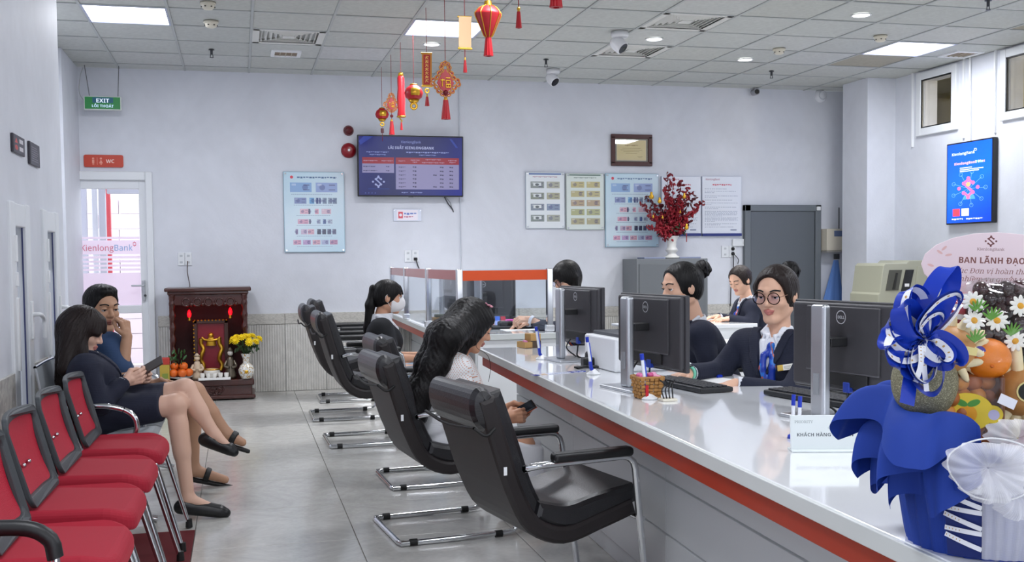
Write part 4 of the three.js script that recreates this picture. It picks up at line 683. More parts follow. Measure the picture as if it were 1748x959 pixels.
// 3 masked woman with the ponytail
{
  const z = -7.7, hip = pair(at(654, 636, z), 0.088);
  const p = person({ label: 'woman in white face mask and black top with long ponytail, seated at the far counter', base: V(0.95, 0, z), k: 0.95, build: 0.97, bust: 0.95, skin: '#cf9c7f', lids: 0.3,
    face: V(0.98, -0.1, 0.1), headSize: 1.02, joints: { head: at(663, 507, z), shR: at(651, 561, z + 0.165), shL: at(650, 558, z - 0.165), hipR: hip.R, hipL: hip.L, elR: at(670, 612, z + 0.21), wrR: at(715, 611, z + 0.12), elL: at(672, 608, z - 0.2), wrL: at(716, 606, z - 0.1),
      knR: at(746, 637, z + 0.12), anR: V(1.36, 0.09, z + 0.12), toeR: V(1.48, 0.035, z + 0.12), knL: at(742, 634, z - 0.1), anL: V(1.32, 0.09, z - 0.1), toeL: V(1.45, 0.035, z - 0.1) },
    hands: { R: { dir: V(0.9, -0.1, -0.3), thumbSide: V(0, 0.7, -0.6), back: V(0, 0.6, 0.7) }, L: { dir: V(0.9, -0.1, 0.3), thumbSide: V(0, 0.7, 0.6), back: V(0, 0.6, -0.7) } } });
  axes(p); const H = p.H, blk = cloth('#15161a');
  let f = join([grow(p.torso, 0.017), ...sleeves(p, 0.62, 0.016)], 0.03); f = both(f, plane(p.off(p.chestMid, 0, 0.1, 0), p.up), 0.012); f = minus(f, grow(p.neck, 0.014), 0.006); f = both(f, plane(p.off(p.pelvis, 0, -0.05, 0), p.up.clone().negate()), 0.01);
  const top = garment(p, 'blouse', wrinkle(f, 0.0025, 36), blk, 'short-sleeved black top');
  let col = grow(p.neck, 0.026); col = minus(col, grow(p.neck, 0.008), 0.002); col = both(col, plane(p.off(p.neckBase, 0, 0.085, 0), p.up), 0.003); col = both(col, plane(p.off(p.neckBase, 0, 0.01, 0), p.up.clone().negate()), 0.003);
  const wings = []; for (const s of [1, -1]) wings.push(cone(p.off(p.neckBase, -0.01, 0.065, s * 0.068), p.off(p.neckBase, 0.1, 0.0, s * 0.075), 0.016, 0.012), cone(p.off(p.neckBase, 0.05, 0.06, s * 0.055), p.off(p.neckBase, 0.128, -0.03, s * 0.045), 0.014, 0.01));
  garment(p, 'collar', join([col, ...wings], 0.01), SHIRT_WHITE, 'white turned-down collar', { parent: top, cell: 0.006, box: bounds([p.neckBase], 0.16) });
  let tr = join([grow(p.torso, 0.01), ...Object.values(p.legF).flatMap((l) => l.map((g) => grow(g, 0.014)))], 0.03); tr = both(tr, plane(p.off(p.pelvis, 0, 0.05, 0), p.up), 0.01); tr = both(tr, (x, y) => 0.1 - y, 0.004);
  garment(p, 'jeans', wrinkle(tr, 0.002, 40), cloth('#8fa3b8')); shoes(p, M('#2a2a2e', 0.5));
  const mk = join([both(grow(join([H.E(0.03, -0.045, 0, 0.072, 0.062, 0.062), H.E(0.085, -0.035, 0, 0.03, 0.036, 0.026)], 0.03), 0.006), (x, y, q) => { const d = V(x, y, q).sub(H.P(0, 0, 0)); return Math.max(d.dot(p.HU) + 0.002 - 0.25 * d.dot(p.HF) + 0.012, 0.022 - d.dot(p.HF), -0.112 - d.dot(p.HU)); }, 0.008)], 0.01);
  const m = part(p.t, 'face_mask', mesh(mk, ...bounds([H.P(0.04, -0.04, 0)], 0.12), 0.0042), cloth('#f2f0f1'), 'white face mask');
  part(m, 'ear_loop', [1, -1].map((s) => TU([H.P(0.03, -0.012, s * 0.063), H.P(-0.004, 0.022, s * 0.083), H.P(-0.024, -0.004, s * 0.083), H.P(0.0, -0.04, s * 0.078), H.P(0.028, -0.075, s * 0.058)], 0.0016, 20, 5))[0], WHITE);
  part(m, 'ear_loop', TU([H.P(0.03, -0.012, -0.063), H.P(-0.004, 0.022, -0.083), H.P(-0.024, -0.004, -0.083), H.P(0.028, -0.075, -0.058)], 0.0016, 20, 5), WHITE);
  let h = join([capHair(H, 0.012, { f: 0.1, u: -0.05, a: 0.085, b: 0.1, c: 0.1 }), cone(H.P(0.07, 0.08, 0.0), H.P(0.098, 0.03, 0.012), 0.012, 0.006), cone(H.P(0.06, 0.075, 0.03), H.P(0.085, 0.02, 0.045), 0.012, 0.005)], 0.012);
  hair(p, 'hair', ridged(minus(h, grow(p.neck, 0.003)), H, 0.0016, 30), HAIR_BLACK);
  const a = H.P(-0.105, 0.05, 0), q = [at(637, 492, z), at(632, 520, z), at(629, 560, z), at(627, 598, z)].map((v) => v.sub(V(0.95, 0, z)));
  hair(p, 'ponytail', ridged(join([cone(a, q[0], 0.02, 0.022), cone(q[0], q[1], 0.024, 0.034), cone(q[1], q[2], 0.034, 0.034), cone(q[2], q[3], 0.034, 0.016)], 0.02), H, 0.002, 18), HAIR_BLACK, { points: [a, ...q], pad: 0.07 });
  part(p.t, 'hair_tie', TU([0, 1, 2, 3, 4, 5].map((i) => q[0].clone().add(V(0.02 * Math.cos(i * PI / 3), 0.005, 0.02 * Math.sin(i * PI / 3)))), 0.006, 24, 6, true), M('#1a1a1a', 0.7));
}
// 4 long-haired woman in white lace
{
  const z = -5.1, hip = pair(at(752, 740, z), 0.09);
  const p = person({ label: 'woman in white lace blouse with very long wavy hair looking down at a phone', base: V(0.95, 0, z), k: 0.95, build: 0.96, bust: 1, skin: '#d59f80', lids: 0.85,
    face: V(0.9, -0.42, 0.02), headSize: 1.03, joints: { head: at(804, 556, z), shR: at(777, 629, z + 0.165), shL: at(782, 624, z - 0.165), hipR: hip.R, hipL: hip.L, elR: at(806, 716, z + 0.2), wrR: at(864, 714, z + 0.1), elL: at(816, 712, z - 0.2), wrL: at(862, 698, z - 0.06),
      knR: at(893, 760, z + 0.12), anR: V(1.34, 0.09, z + 0.12), toeR: V(1.46, 0.035, z + 0.12), knL: at(890, 754, z - 0.1), anL: V(1.3, 0.09, z - 0.1), toeL: V(1.42, 0.035, z - 0.1) },
    hands: { R: { dir: V(0.95, 0.1, -0.2), thumbSide: V(0.0, 0.9, -0.3), back: V(0.1, -0.2, 0.9), curl: [0.6, 0.7, 0.5], thumb: 0.6 }, L: { dir: V(0.9, 0.02, 0.25), thumbSide: V(0, 0.9, 0.3), back: V(0, 0.1, -1), curl: [0.55, 0.7, 0.5] } } });
  axes(p); const H = p.H;
  const lace = noiseTexture(256, (u, v) => { const a = Math.sin(u * 2 * PI * 9) * Math.sin(v * 2 * PI * 9), b = torus(u, v, 12, 71); return a + 0.7 * b > 0.62 ? [0.83, 0.58, 0.46] : [0.95, 0.95, 0.96]; }, true);
  const laceMat = new THREE.MeshPhysicalMaterial({ map: rep(lace, 7), roughness: 0.85, bumpMap: rep(weave, 12), bumpScale: 0.001 }), white = cloth('#eeeff3');
  let f = grow(p.torso, 0.016); f = both(f, plane(p.off(p.chestMid, 0, 0.1, 0), p.up), 0.012); f = minus(f, grow(p.neck, 0.02), 0.006); f = both(f, plane(p.off(p.pelvis, 0, -0.1, 0), p.up.clone().negate()), 0.01);
  const bl = garment(p, 'blouse', wrinkle(f, 0.003, 34), white, 'white blouse');
  let sl = join(sleeves(p, 1.75, 0.012), 0.02); garment(p, 'sleeves', wrinkle(sl, 0.003, 40), laceMat, 'open lace sleeves', { parent: bl });
  let yk = both(grow(p.torso, 0.019), plane(p.off(p.chestMid, 0, -0.09, 0), p.up.clone().negate()), 0.004); yk = both(yk, plane(p.off(p.chestMid, 0, 0.1, 0), p.up), 0.01); yk = minus(yk, grow(p.neck, 0.022), 0.006); garment(p, 'lace_yoke', yk, laceMat, 'lace shoulder yoke', { parent: bl });
  let sk = join([grow(p.torso, 0.012), ...['L', 'R'].map((s) => cone(p.J['hip' + s], p.J['kn' + s], 0.105, 0.085)), ...['L', 'R'].map((s) => cone(p.J['kn' + s], p.mid(p.J['kn' + s], p.J['an' + s], 0.7), 0.085, 0.09))], 0.06); sk = both(sk, plane(p.off(p.pelvis, 0, 0.06, 0), p.up), 0.01);
  garment(p, 'skirt', wrinkle(sk, 0.003, 30), white); shoes(p, M('#c9b8a8', 0.5));
  const q = [[760, 575], [740, 622], [721, 668], [708, 706]].map(([u, v]) => at(u, v, z + 0.2).sub(V(0.95, 0, z)));
  const strand = (dz, r0, r1, sh, len) => { const a = [H.P(-0.03, 0.03, 0.02 + dz * 0.25), ...q.map((c, i) => c.clone().add(V(sh + 0.008 * Math.sin(i * 2 + dz * 30), i === 3 ? len : 0, dz * (1 - 0.08 * i) - 0.02)))]; return a.slice(1).map((c, i) => cone(a[i], c, r0 + (r1 - r0) * i / 4, r0 + (r1 - r0) * (i + 1) / 4)); };
  let h = join([capHair(H, 0.02, { f: 0.1, u: -0.04, a: 0.072, b: 0.1, c: 0.085 }), ...strand(0.02, 0.075, 0.04, 0, 0), ...strand(0.03, 0.05, 0.026, 0.025, -0.02), ...strand(-0.1, 0.062, 0.04, -0.005, 0.02), ...strand(-0.2, 0.062, 0.04, 0.01, 0.03), cone(H.P(0.01, 0.0, 0.07), p.off(p.chestMid, -0.02, 0.02, 0.09), 0.03, 0.034), cone(H.P(0.055, 0.05, 0.045), H.P(0.03, -0.06, 0.072), 0.014, 0.012)], 0.04);
  const wavy = (x, y, w) => { const fx = (x + y * 0.55), d = h(x, y, w); return d > 0.04 || d < -0.04 ? d : d + 0.0035 * noise.noise(fx * 70, y * 4, w * 70) + 0.0016 * noise.noise(fx * 150, y * 6, w * 150) + 0.005 * noise.noise(x * 9, y * 9, w * 9); };
  hair(p, 'hair', minus(wavy, H.E(0.105, -0.035, -0.01, 0.07, 0.1, 0.085), 0.01), HAIR_BLACK, { points: [H.P(0, 0, 0), ...q], pad: 0.2, cell: 0.0065 });
  const lock = at(832, 606, z + 0.03).sub(V(0.95, 0, z));
  part(p.t, 'loose_lock', [TU([H.P(0.05, -0.02, 0.068), H.P(0.05, -0.08, 0.066), lock, lock.clone().add(V(0.012, -0.06, 0.01)), lock.clone().add(V(0.005, -0.13, 0.0))], 0.0013, 24, 5)], HAIR_BLACK);
  const cl = H.P(0.03, 0.118, 0.03), pink = M('#c98a98', 0.3, { metalness: 0.5 }), fl = part(p.t, 'hair_clip', [SP(0.007, cl.x, cl.y, cl.z, 10)], pink); for (let i = 0; i < 5; i++) { const a = i * 2 * PI / 5; part(fl, 'petal', TU([cl, cl.clone().addScaledVector(p.HF, 0.02 * Math.cos(a)).addScaledVector(p.H.R, 0.02 * Math.sin(a)).addScaledVector(p.HU, 0.006), cl.clone().addScaledVector(p.HF, 0.02 * Math.cos(a + 0.7)).addScaledVector(p.H.R, 0.02 * Math.sin(a + 0.7)), cl], 0.0035, 16, 6), pink); }
  const wr = p.J.wrR, dd = wr.clone().sub(p.J.elR).normalize(), tq = new THREE.Quaternion().setFromUnitVectors(V(0, 0, 1), dd); part(p.t, 'bracelet', new THREE.TorusGeometry(0.031, 0.006, 8, 24).applyQuaternion(tq).translate(...wr.clone().addScaledVector(dd, -0.02).toArray()), M('#f0eef0', 0.2));
  const t = thing('mobile_phone', 'black phone with orange edge held by the long-haired woman', 'phone', at(893, 699, z + 0.03).toArray()); t.rotation.set(0.55, 0.2, 0.45);
  part(t, 'body', RB(0.125, 0.012, 0.06, 0.005), M('#17171a', 0.3)); part(t, 'rim', RB(0.127, 0.005, 0.062, 0.002, 0, -0.003, 0), M('#e0643c', 0.35), 'orange rim'); part(t, 'screen', B(0.105, 0.001, 0.05, 0, 0.0065, 0), M('#2a3038', 0.1));
}
// the clerks behind the counters
function clerk(o) {
  const p = person({ k: 0.94, build: 0.94, bust: 0.9, skin: '#dcae93', lids: 0.5, waist: 0.95, ...o }); axes(p);
  jacket(p, NAVY, { v: o.v ?? 0.22, hem: -0.12 }); shirt(p, SHIRT_WHITE); neckScarf(p, scarfMat); badge(p, o.badge ?? -0.08, -0.05);
  let sk = join([grow(p.torso, 0.012), ...['L', 'R'].filter((s) => p.J['kn' + s]).map((s) => cone(p.J['hip' + s], p.J['kn' + s], 0.1, 0.075))], 0.05); sk = both(sk, plane(p.off(p.pelvis, 0, 0.06, 0), p.up), 0.01);
  garment(p, 'skirt', sk, NAVY); shoes(p, M('#141416', 0.35)); return p;
}
const scarfTex = noiseTexture(128, (u, v) => { const s = Math.sin((u * 3 + v * 2) * 2 * PI + 2 * torus(u, v, 3, 80)); return s > 0.86 ? [0.75, 0.32, 0.22] : s > 0.2 ? [0.1, 0.42, 0.78] : [0.06, 0.2, 0.62]; }, true);
const scarfMat = new THREE.MeshPhysicalMaterial({ map: rep(scarfTex, 2), roughness: 0.35, sheen: 0.5, sheenColor: new THREE.Color('#6aa8ff') });
const bunAt = (p, c, r, mat) => { const H = p.H, f = (x, y, z) => ball(c, r)(x, y, z) + 0.005 * Math.sin(x * 150) * Math.sin(y * 140 + z * 110); hair(p, 'hair_bun', f, mat, { points: [c], pad: r + 0.02, cell: 0.0045 }); part(p.t, 'hair_net', [TU([0, 1, 2, 3, 4, 5, 6, 7].map((i) => c.clone().addScaledVector(p.HU, r * 1.0 * Math.cos(i * PI / 4)).addScaledVector(H.R, r * 1.0 * Math.sin(i * PI / 4))), 0.004, 32, 6, true)], M('#1b1a22', 0.6)); };
const legsFor = (x, z, f = -1) => ({ knR: V(x + f * 0.4, 0.53, z - 0.1), knL: V(x + f * 0.4, 0.53, z + 0.1), anR: V(x + f * 0.4, 0.1, z - 0.1), anL: V(x + f * 0.4, 0.1, z + 0.1), toeR: V(x + f * 0.53, 0.035, z - 0.1), toeL: V(x + f * 0.53, 0.035, z + 0.1), hipR: V(x, 0.56, z - 0.088), hipL: V(x, 0.56, z + 0.088) });
// 5 bespectacled clerk behind the far monitor
{
  const z = -7.8;
  const p = clerk({ label: 'bank clerk with short black hair writing behind the acrylic shield, face half hidden', base: V(2.6, 0, z), face: V(-0.88, -0.36, 0.3), headSize: 1.04,
    joints: { head: at(967, 475, z), shL: at(985, 536, z + 0.165), shR: at(977, 534, z - 0.165), ...legsFor(2.62, z), elL: at(948, 566, z + 0.2), wrL: at(905, 545, z + 0.06), elR: at(955, 560, z - 0.24), wrR: at(900, 550, z - 0.12) },
    hands: { L: { dir: V(-0.95, 0.05, 0), thumbSide: V(-0.1, 0.5, -0.8), back: V(0, 0.85, 0.5), curl: [0.7, 0.8, 0.5], thumb: 0.8 }, R: { dir: V(-0.95, -0.15, 0.1), thumbSide: V(0, 0.2, 0.9), back: V(0, 0.95, 0), curl: [0.3, 0.3, 0.2] } } });
  const H = p.H; let h = join([capHair(H, 0.02, { f: 0.1, u: -0.065, a: 0.078, b: 0.098, c: 0.08 }), cone(H.P(-0.02, 0.0, 0.075), H.P(-0.005, -0.075, 0.075), 0.03, 0.02), cone(H.P(-0.02, 0.0, -0.075), H.P(-0.005, -0.075, -0.075), 0.03, 0.02), cone(H.P(-0.06, 0, 0), H.P(-0.06, -0.08, 0), 0.06, 0.04), cone(H.P(0.07, 0.08, 0), H.P(0.097, 0.032, 0.01), 0.018, 0.012), cone(H.P(0.06, 0.075, -0.04), H.P(0.08, 0.02, -0.05), 0.018, 0.012), cone(H.P(0.06, 0.075, 0.04), H.P(0.08, 0.02, 0.05), 0.018, 0.012)], 0.02);
  hair(p, 'hair', ridged(minus(h, grow(p.neck, 0.003)), H, 0.0015, 30), HAIR_BLACK); glasses(p, '#5a5650');
  const t = solo('ballpoint_pen', 'white and blue pen in the writing hand behind the acrylic shield', 'pen', bar([-0.06, 0.03, 0], [0.06, -0.03, 0], 0.0045), M('#e8ecf4', 0.3)); t.position.copy(at(897, 546, z + 0.02));
}
function glasses(p, c) { const H = p.H, m = M(c, 0.25, { metalness: 0.6 }), g = part(p.t, 'glasses', [1, -1].flatMap((s) => [new THREE.TorusGeometry(0.024 * H.k, 0.0019, 8, 28).applyMatrix4(new THREE.Matrix4().makeBasis(H.R.clone().multiplyScalar(1.08), p.HU, p.HF).setPosition(H.P(0.1, 0.002, s * 0.0325))), TU([H.P(0.1, 0.008, s * 0.058), H.P(0.05, 0.01, s * 0.072), H.P(-0.01, 0.012, s * 0.08), H.P(-0.03, -0.005, s * 0.079)], 0.0017, 16, 6)]).concat([TU([H.P(0.101, 0.006, -0.009), H.P(0.105, 0.01, 0), H.P(0.101, 0.006, 0.009)], 0.0018, 10, 6)]), m);
  for (const s of [1, -1]) part(g, 'lens', new THREE.CircleGeometry(0.0235 * H.k, 24).applyMatrix4(new THREE.Matrix4().makeBasis(H.R.clone().multiplyScalar(1.08), p.HU, p.HF).setPosition(H.P(0.1, 0.002, s * 0.0325))), new THREE.MeshPhysicalMaterial({ color: new THREE.Color('#efedfa'), roughness: 0.03, transmission: 1, thickness: 0, ior: 1.4 })); }
// 6 bun-haired clerk behind the middle monitor
{
  const z = -5.05;
  const p = clerk({ label: 'bank clerk with black hair bun seen in profile behind the middle monitor', base: V(2.3, 0, z), face: V(-0.97, -0.16, 0.14), headSize: 1.02, badge: -0.1,
    joints: { head: at(1163, 490, z), shL: at(1197, 572, z + 0.16), shR: at(1182, 567, z - 0.17), ...legsFor(2.42, z), elL: at(1219, 650, z + 0.24), wrL: at(1172, 630, z + 0.3), elR: at(1190, 640, z - 0.22), wrR: at(1163, 626, z - 0.12) },
    hands: { L: { dir: V(-0.95, -0.12, 0.05), thumbSide: V(-0.1, 0.1, -0.9), back: V(0, 0.95, 0.1), curl: [0.3, 0.35, 0.25] }, R: { dir: V(-0.95, -0.12, 0.05), thumbSide: V(-0.1, 0.1, 0.9), back: V(0, 0.95, 0.1), curl: [0.3, 0.35, 0.25] } } });
  const H = p.H; let h = join([capHair(H, 0.013, { f: 0.115, u: -0.012, a: 0.09, b: 0.116, c: 0.1 }), cone(H.P(-0.05, 0.03, 0), H.P(-0.105, 0.05, 0), 0.06, 0.03), cone(H.P(0.02, 0.03, 0.072), H.P(-0.02, -0.03, 0.07), 0.014, 0.01)], 0.03);
  hair(p, 'hair', ridged(minus(h, grow(p.neck, 0.003)), H, 0.0014, 34), HAIR_BLACK); bunAt(p, H.P(-0.14, 0.065, 0.01), 0.045, HAIR_BLACK);
  const wr = p.J.wrL; part(p.t, 'wrist_watch', new THREE.TorusGeometry(0.031, 0.006, 8, 24).applyQuaternion(new THREE.Quaternion().setFromUnitVectors(V(0, 0, 1), wr.clone().sub(p.J.elL).normalize())).translate(...wr.toArray()), WHITE, 'white wristband');
}
// 7 bespectacled clerk at the keyboard
{
  const z = -4.33, c = at(1330, 588, z), R = V(-0.6, 0, -0.8), sh = (d, y) => c.clone().addScaledVector(R, d).add(V(0, y, 0));
  const lg = legsFor(2.42, z); for (const k of ['hipR', 'hipL']) { const s = k === 'hipR' ? 0.09 : -0.09; lg[k] = V(2.4, 0.55, z).addScaledVector(R, s); }
  const p = clerk({ label: 'bank clerk in round glasses and blue scarf typing, facing the viewer half way', base: V(2.35, 0, z), face: V(-0.76, -0.14, 0.6), headSize: 1.06, badge: -0.09, lipColor: '#bd7069', v: 0.2,
    joints: { head: at(1325, 503, z), shR: sh(0.17, 0.0), shL: sh(-0.17, -0.01), ...lg, elR: at(1228, 634, z - 0.16), wrR: at(1178, 637, z - 0.0), elL: at(1350, 672, z + 0.27), wrL: at(1256, 656, z + 0.22) },
    hands: { R: { dir: V(-0.93, -0.1, 0.3), thumbSide: V(0.1, 0.05, 0.95), back: V(0, 0.98, 0.0), curl: [0.28, 0.3, 0.25], thumb: 0.3 }, L: { dir: V(-0.96, -0.1, 0.1), thumbSide: V(-0.1, 0.05, -0.95), back: V(0, 0.98, 0.1), curl: [0.22, 0.3, 0.22], thumb: 0.3, spread: 0.12 } } });
  const H = p.H; let h = join([capHair(H, 0.014, { f: 0.115, u: -0.012, a: 0.09, b: 0.116, c: 0.1 }), cone(H.P(-0.05, 0.03, 0), H.P(-0.125, 0.06, 0), 0.062, 0.03), cone(H.P(0.02, 0.035, 0.074), H.P(-0.02, -0.03, 0.074), 0.014, 0.012), cone(H.P(0.045, 0.075, -0.05), H.P(0.035, 0.01, -0.072), 0.016, 0.008)], 0.03);
  hair(p, 'hair', ridged(minus(h, grow(p.neck, 0.003)), H, 0.0014, 34), HAIR_BROWN); bunAt(p, H.P(-0.152, 0.075, -0.0), 0.045, HAIR_BLACK); glasses(p, '#b08a78');
  const wr = p.J.wrR, d = wr.clone().sub(p.J.elR).normalize(), w = part(p.t, 'wrist_watch', new THREE.TorusGeometry(0.03, 0.007, 8, 24).applyQuaternion(new THREE.Quaternion().setFromUnitVectors(V(0, 0, 1), d)).translate(...wr.clone().addScaledVector(d, 0.012).toArray()), M('#7fd8b8', 0.4), 'mint green watch'); part(w, 'watch_face', RB(0.03, 0.008, 0.03, 0.003, wr.x + d.x * 0.012, wr.y + 0.032, wr.z + d.z * 0.012), BLACK);
}
// 8 clerk at the back desk
{
  const z = -8.2;
  const p = clerk({ label: 'bank clerk with dark hair bun working at the desk by the grey door, farthest away', base: V(4.15, 0, z), face: V(-0.84, -0.42, 0.36), headSize: 0.98, lids: 0.8, badge: -0.08, headCell: 0.005,
    joints: { head: at(1263, 478, z), shL: at(1287, 525, z + 0.15), shR: at(1266, 521, z - 0.17), ...legsFor(4.25, z), elL: at(1283, 553, z + 0.2), wrL: at(1248, 544, z + 0.06), elR: at(1250, 548, z - 0.2), wrR: at(1226, 541, z - 0.1) },
    hands: { L: { dir: V(-0.95, 0, -0.1), thumbSide: V(0, 0.1, -0.9), back: V(0, 0.95, 0.1), curl: [0.4, 0.4, 0.3] }, R: { dir: V(-0.95, 0, 0.1), thumbSide: V(0, 0.1, 0.9), back: V(0, 0.95, 0.1), curl: [0.4, 0.4, 0.3] } } });
  const H = p.H; let h = join([capHair(H, 0.013, { f: 0.115, u: -0.012, a: 0.09, b: 0.116, c: 0.1 }), cone(H.P(-0.05, 0.03, 0), H.P(-0.1, 0.02, 0), 0.055, 0.03)], 0.03);
  hair(p, 'hair', ridged(minus(h, grow(p.neck, 0.003)), H, 0.0014, 30), HAIR_BROWN); bunAt(p, H.P(-0.105, 0.01, -0.0), 0.04, HAIR_BLACK);
}
// ---------- things on the walls ----------
const wallThing = (name, label, cat, u0, v0, u1, v1, build, o = {}) => {      // upright flat thing on the back wall, from two opposite corners
  const a = at(u0, v0, WALL_Z), b = at(u1, v1, WALL_Z), w = b.x - a.x, h = a.y - b.y;
  const t = thing(name, label, cat, [(a.x + b.x) / 2, (a.y + b.y) / 2, WALL_Z], 0, o.group); build(t, w, h); return t;
};
const face = (w, h, z) => new THREE.PlaneGeometry(w, h).translate(0, 0, z);
const MARKS = { '\u0301': 'acute', '\u0300': 'grave', '\u0303': 'tilde', '\u0309': 'hook', '\u0323': 'dot', '\u0302': 'hat', '\u0306': 'breve', '\u031b': 'horn' };
function txt(g, s, x, y, font, fill, align = 'left') {   // lettering with the Vietnamese marks drawn by hand
  g.font = font; g.fillStyle = g.strokeStyle = fill; g.textAlign = 'left'; const size = parseFloat(/([\d.]+)px/.exec(font)[1]), bold = /bold/.test(font), chars = [];
  for (const ch of s.normalize('NFC')) { const d = ch.normalize('NFD'); chars.push(d.length > 1 ? [d[0], [...d.slice(1)].map((m) => MARKS[m])] : [ch, []]); }
  let W = 0; for (const [c] of chars) W += g.measureText(c).width; let X = align === 'center' ? x - W / 2 : align === 'right' ? x - W : x;
  g.lineWidth = size * (bold ? 0.1 : 0.06); g.lineCap = 'round';
  for (const [c, marks] of chars) { const w = g.measureText(c).width, m = X + w / 2, up = c === c.toUpperCase(), top = y - size * (up ? 0.79 : 0.6), q = size * 0.14; g.fillText(c, X, y); let lift = 0;
    for (const k of marks.sort((p, r) => (r === 'hat' || r === 'breve') - (p === 'hat' || p === 'breve'))) { const t = top - lift; g.beginPath();
      if (k === 'hat') { g.moveTo(m - q, t); g.lineTo(m, t - q * 0.8); g.lineTo(m + q, t); lift = q * 1.1; } else if (k === 'breve') { g.arc(m, t - q * 0.8, q * 0.8, 0.3, 2.8); lift = q; } else if (k === 'acute') { g.moveTo(m - q * 0.3, t); g.lineTo(m + q * 0.7, t - q); } else if (k === 'grave') { g.moveTo(m + q * 0.3, t); g.lineTo(m - q * 0.7, t - q); } else if (k === 'tilde') { g.moveTo(m - q, t - q * 0.2); g.bezierCurveTo(m - q * 0.4, t - q * 1.1, m + q * 0.4, t + q * 0.4, m + q, t - q * 0.6); } else if (k === 'hook') { g.arc(m, t - q * 0.7, q * 0.5, 3.4, 7.2); } else if (k === 'horn') { g.moveTo(X + w * 0.86, y - size * (up ? 0.66 : 0.48)); g.quadraticCurveTo(X + w * 1.06, y - size * (up ? 0.68 : 0.5), X + w * 1.02, y - size * (up ? 0.8 : 0.62)); }
      if (k === 'dot') { g.arc(m, y + size * 0.17, size * (bold ? 0.075 : 0.055), 0, 7); g.fill(); } else g.stroke(); }
    X += w; }
}
const dashes = (g, x, y, w, h, c, step = 0.9) => { g.fillStyle = c; for (let q = x, i = 0; q < x + w; i++) { const l = h * (step + 0.7 * Math.abs(Math.sin(i * 2.3 + x))); g.fillRect(q, y - h, Math.min(l, x + w - q), h * (0.75 + 0.25 * Math.sin(i * 1.7))); q += l + h * 0.35; } };   // print too small to read
const knot = (g, x, y, r, c) => {                  // the bank's woven emblem: dots linked by strokes
  g.strokeStyle = g.fillStyle = c; g.lineWidth = r * 0.22; g.lineCap = 'round';
  g.beginPath(); g.moveTo(x + r * 0.42, y - r * 0.42); g.lineTo(x, y - r * 0.8); g.lineTo(x - r * 0.42, y - r * 0.42); g.lineTo(x + r * 0.42, y + r * 0.38); g.lineTo(x, y + r * 0.8); g.lineTo(x - r * 0.42, y + r * 0.42); g.stroke();
  for (const [a, b] of [[0, -0.9], [0.45, -0.45], [0.9, 0], [0.45, 0.45], [0, 0.9], [-0.45, 0.45], [-0.9, 0], [-0.45, -0.45]]) { g.beginPath(); g.arc(x + a * r, y + b * r, r * 0.17, 0, 7); g.fill(); }
};
// green exit sign on two hanging rods
wallThing('exit_sign', 'green EXIT sign hanging from two rods above the back door', 'sign', 147, 168, 211, 193, (t, w, h) => {
  const tex = canvasTexture(512, 200, (g) => { g.fillStyle = '#1d6b34'; g.fillRect(0, 0, 512, 200); g.fillStyle = '#174b62'; g.fillRect(110, 8, 300, 90); txt(g, 'EXIT', 256, 92, 'bold 92px sans-serif', '#e8f4ff', 'center'); txt(g, 'LỐI THOÁT', 256, 172, 'bold 62px sans-serif', '#cfe4ff', 'center'); });
  part(t, 'case', RB(w, h, 0.05, 0.006, 0, 0, 0.16), M('#d9dedb', 0.5)); part(t, 'sign_face', face(w * 0.94, h * 0.86, 0.186), printed(tex, 0.4, { emissive: 0xffffff, emissiveMap: tex, emissiveIntensity: 0.25 }));
  for (const x of [-0.36, 0.42]) part(t, 'rod', bar([x * w * 0.97, h / 2, 0.16], [(x + (x < 0 ? -0.1 : 0.03)) * w, 0.4 - 0.05, 0.16], 0.004, 6), M('#77797c', 0.5));
  part(t, 'cable', TU([[-0.5 * w, 0.02, 0.15], [-0.62 * w, 0.1, 0.15], [-0.58 * w, 0.25, 0.15], [-0.5 * w, 0.33, 0.15]], 0.0035, 16, 5), M('#b8babd', 0.6));
});
wallThing('restroom_sign', 'orange red WC sign above the back door', 'sign', 143, 264, 211, 286, (t, w, h) => {
  const tex = canvasTexture(512, 168, (g) => { g.fillStyle = '#c8432c'; g.fillRect(0, 0, 512, 168); g.strokeStyle = g.fillStyle = '#e79a86'; g.lineWidth = 9; g.beginPath(); g.arc(112, 46, 15, 0, 7); g.fill(); g.fillRect(96, 66, 32, 50); g.fillRect(101, 110, 9, 34); g.fillRect(114, 110, 9, 34); g.fillRect(164, 30, 6, 112); g.beginPath(); g.arc(220, 46, 15, 0, 7); g.fill(); g.beginPath(); g.moveTo(220, 62); g.lineTo(192, 120); g.lineTo(248, 120); g.fill(); g.fillRect(208, 110, 9, 34); g.fillRect(223, 110, 9, 34); txt(g, 'WC', 290, 112, 'bold 76px sans-serif', '#f3d6cc'); });
  part(t, 'board', EX((() => { const s = new THREE.Shape(), a = w / 2, b = h / 2, r = 0.02; s.moveTo(-a + r, -b); s.lineTo(a - r, -b); s.quadraticCurveTo(a, -b, a, -b + r); s.lineTo(a, b - r); s.quadraticCurveTo(a, b, a - r, b); s.lineTo(-a + r, b); s.quadraticCurveTo(-a, b, -a, b - r); s.lineTo(-a, -b + r); s.quadraticCurveTo(-a, -b, -a + r, -b); return s; })(), 0.016, 0.003).translate(0, 0, 0.01), M('#c8432c', 0.4));
  part(t, 'print', face(w * 0.93, h * 0.88, 0.0186), printed(tex, 0.4));
});
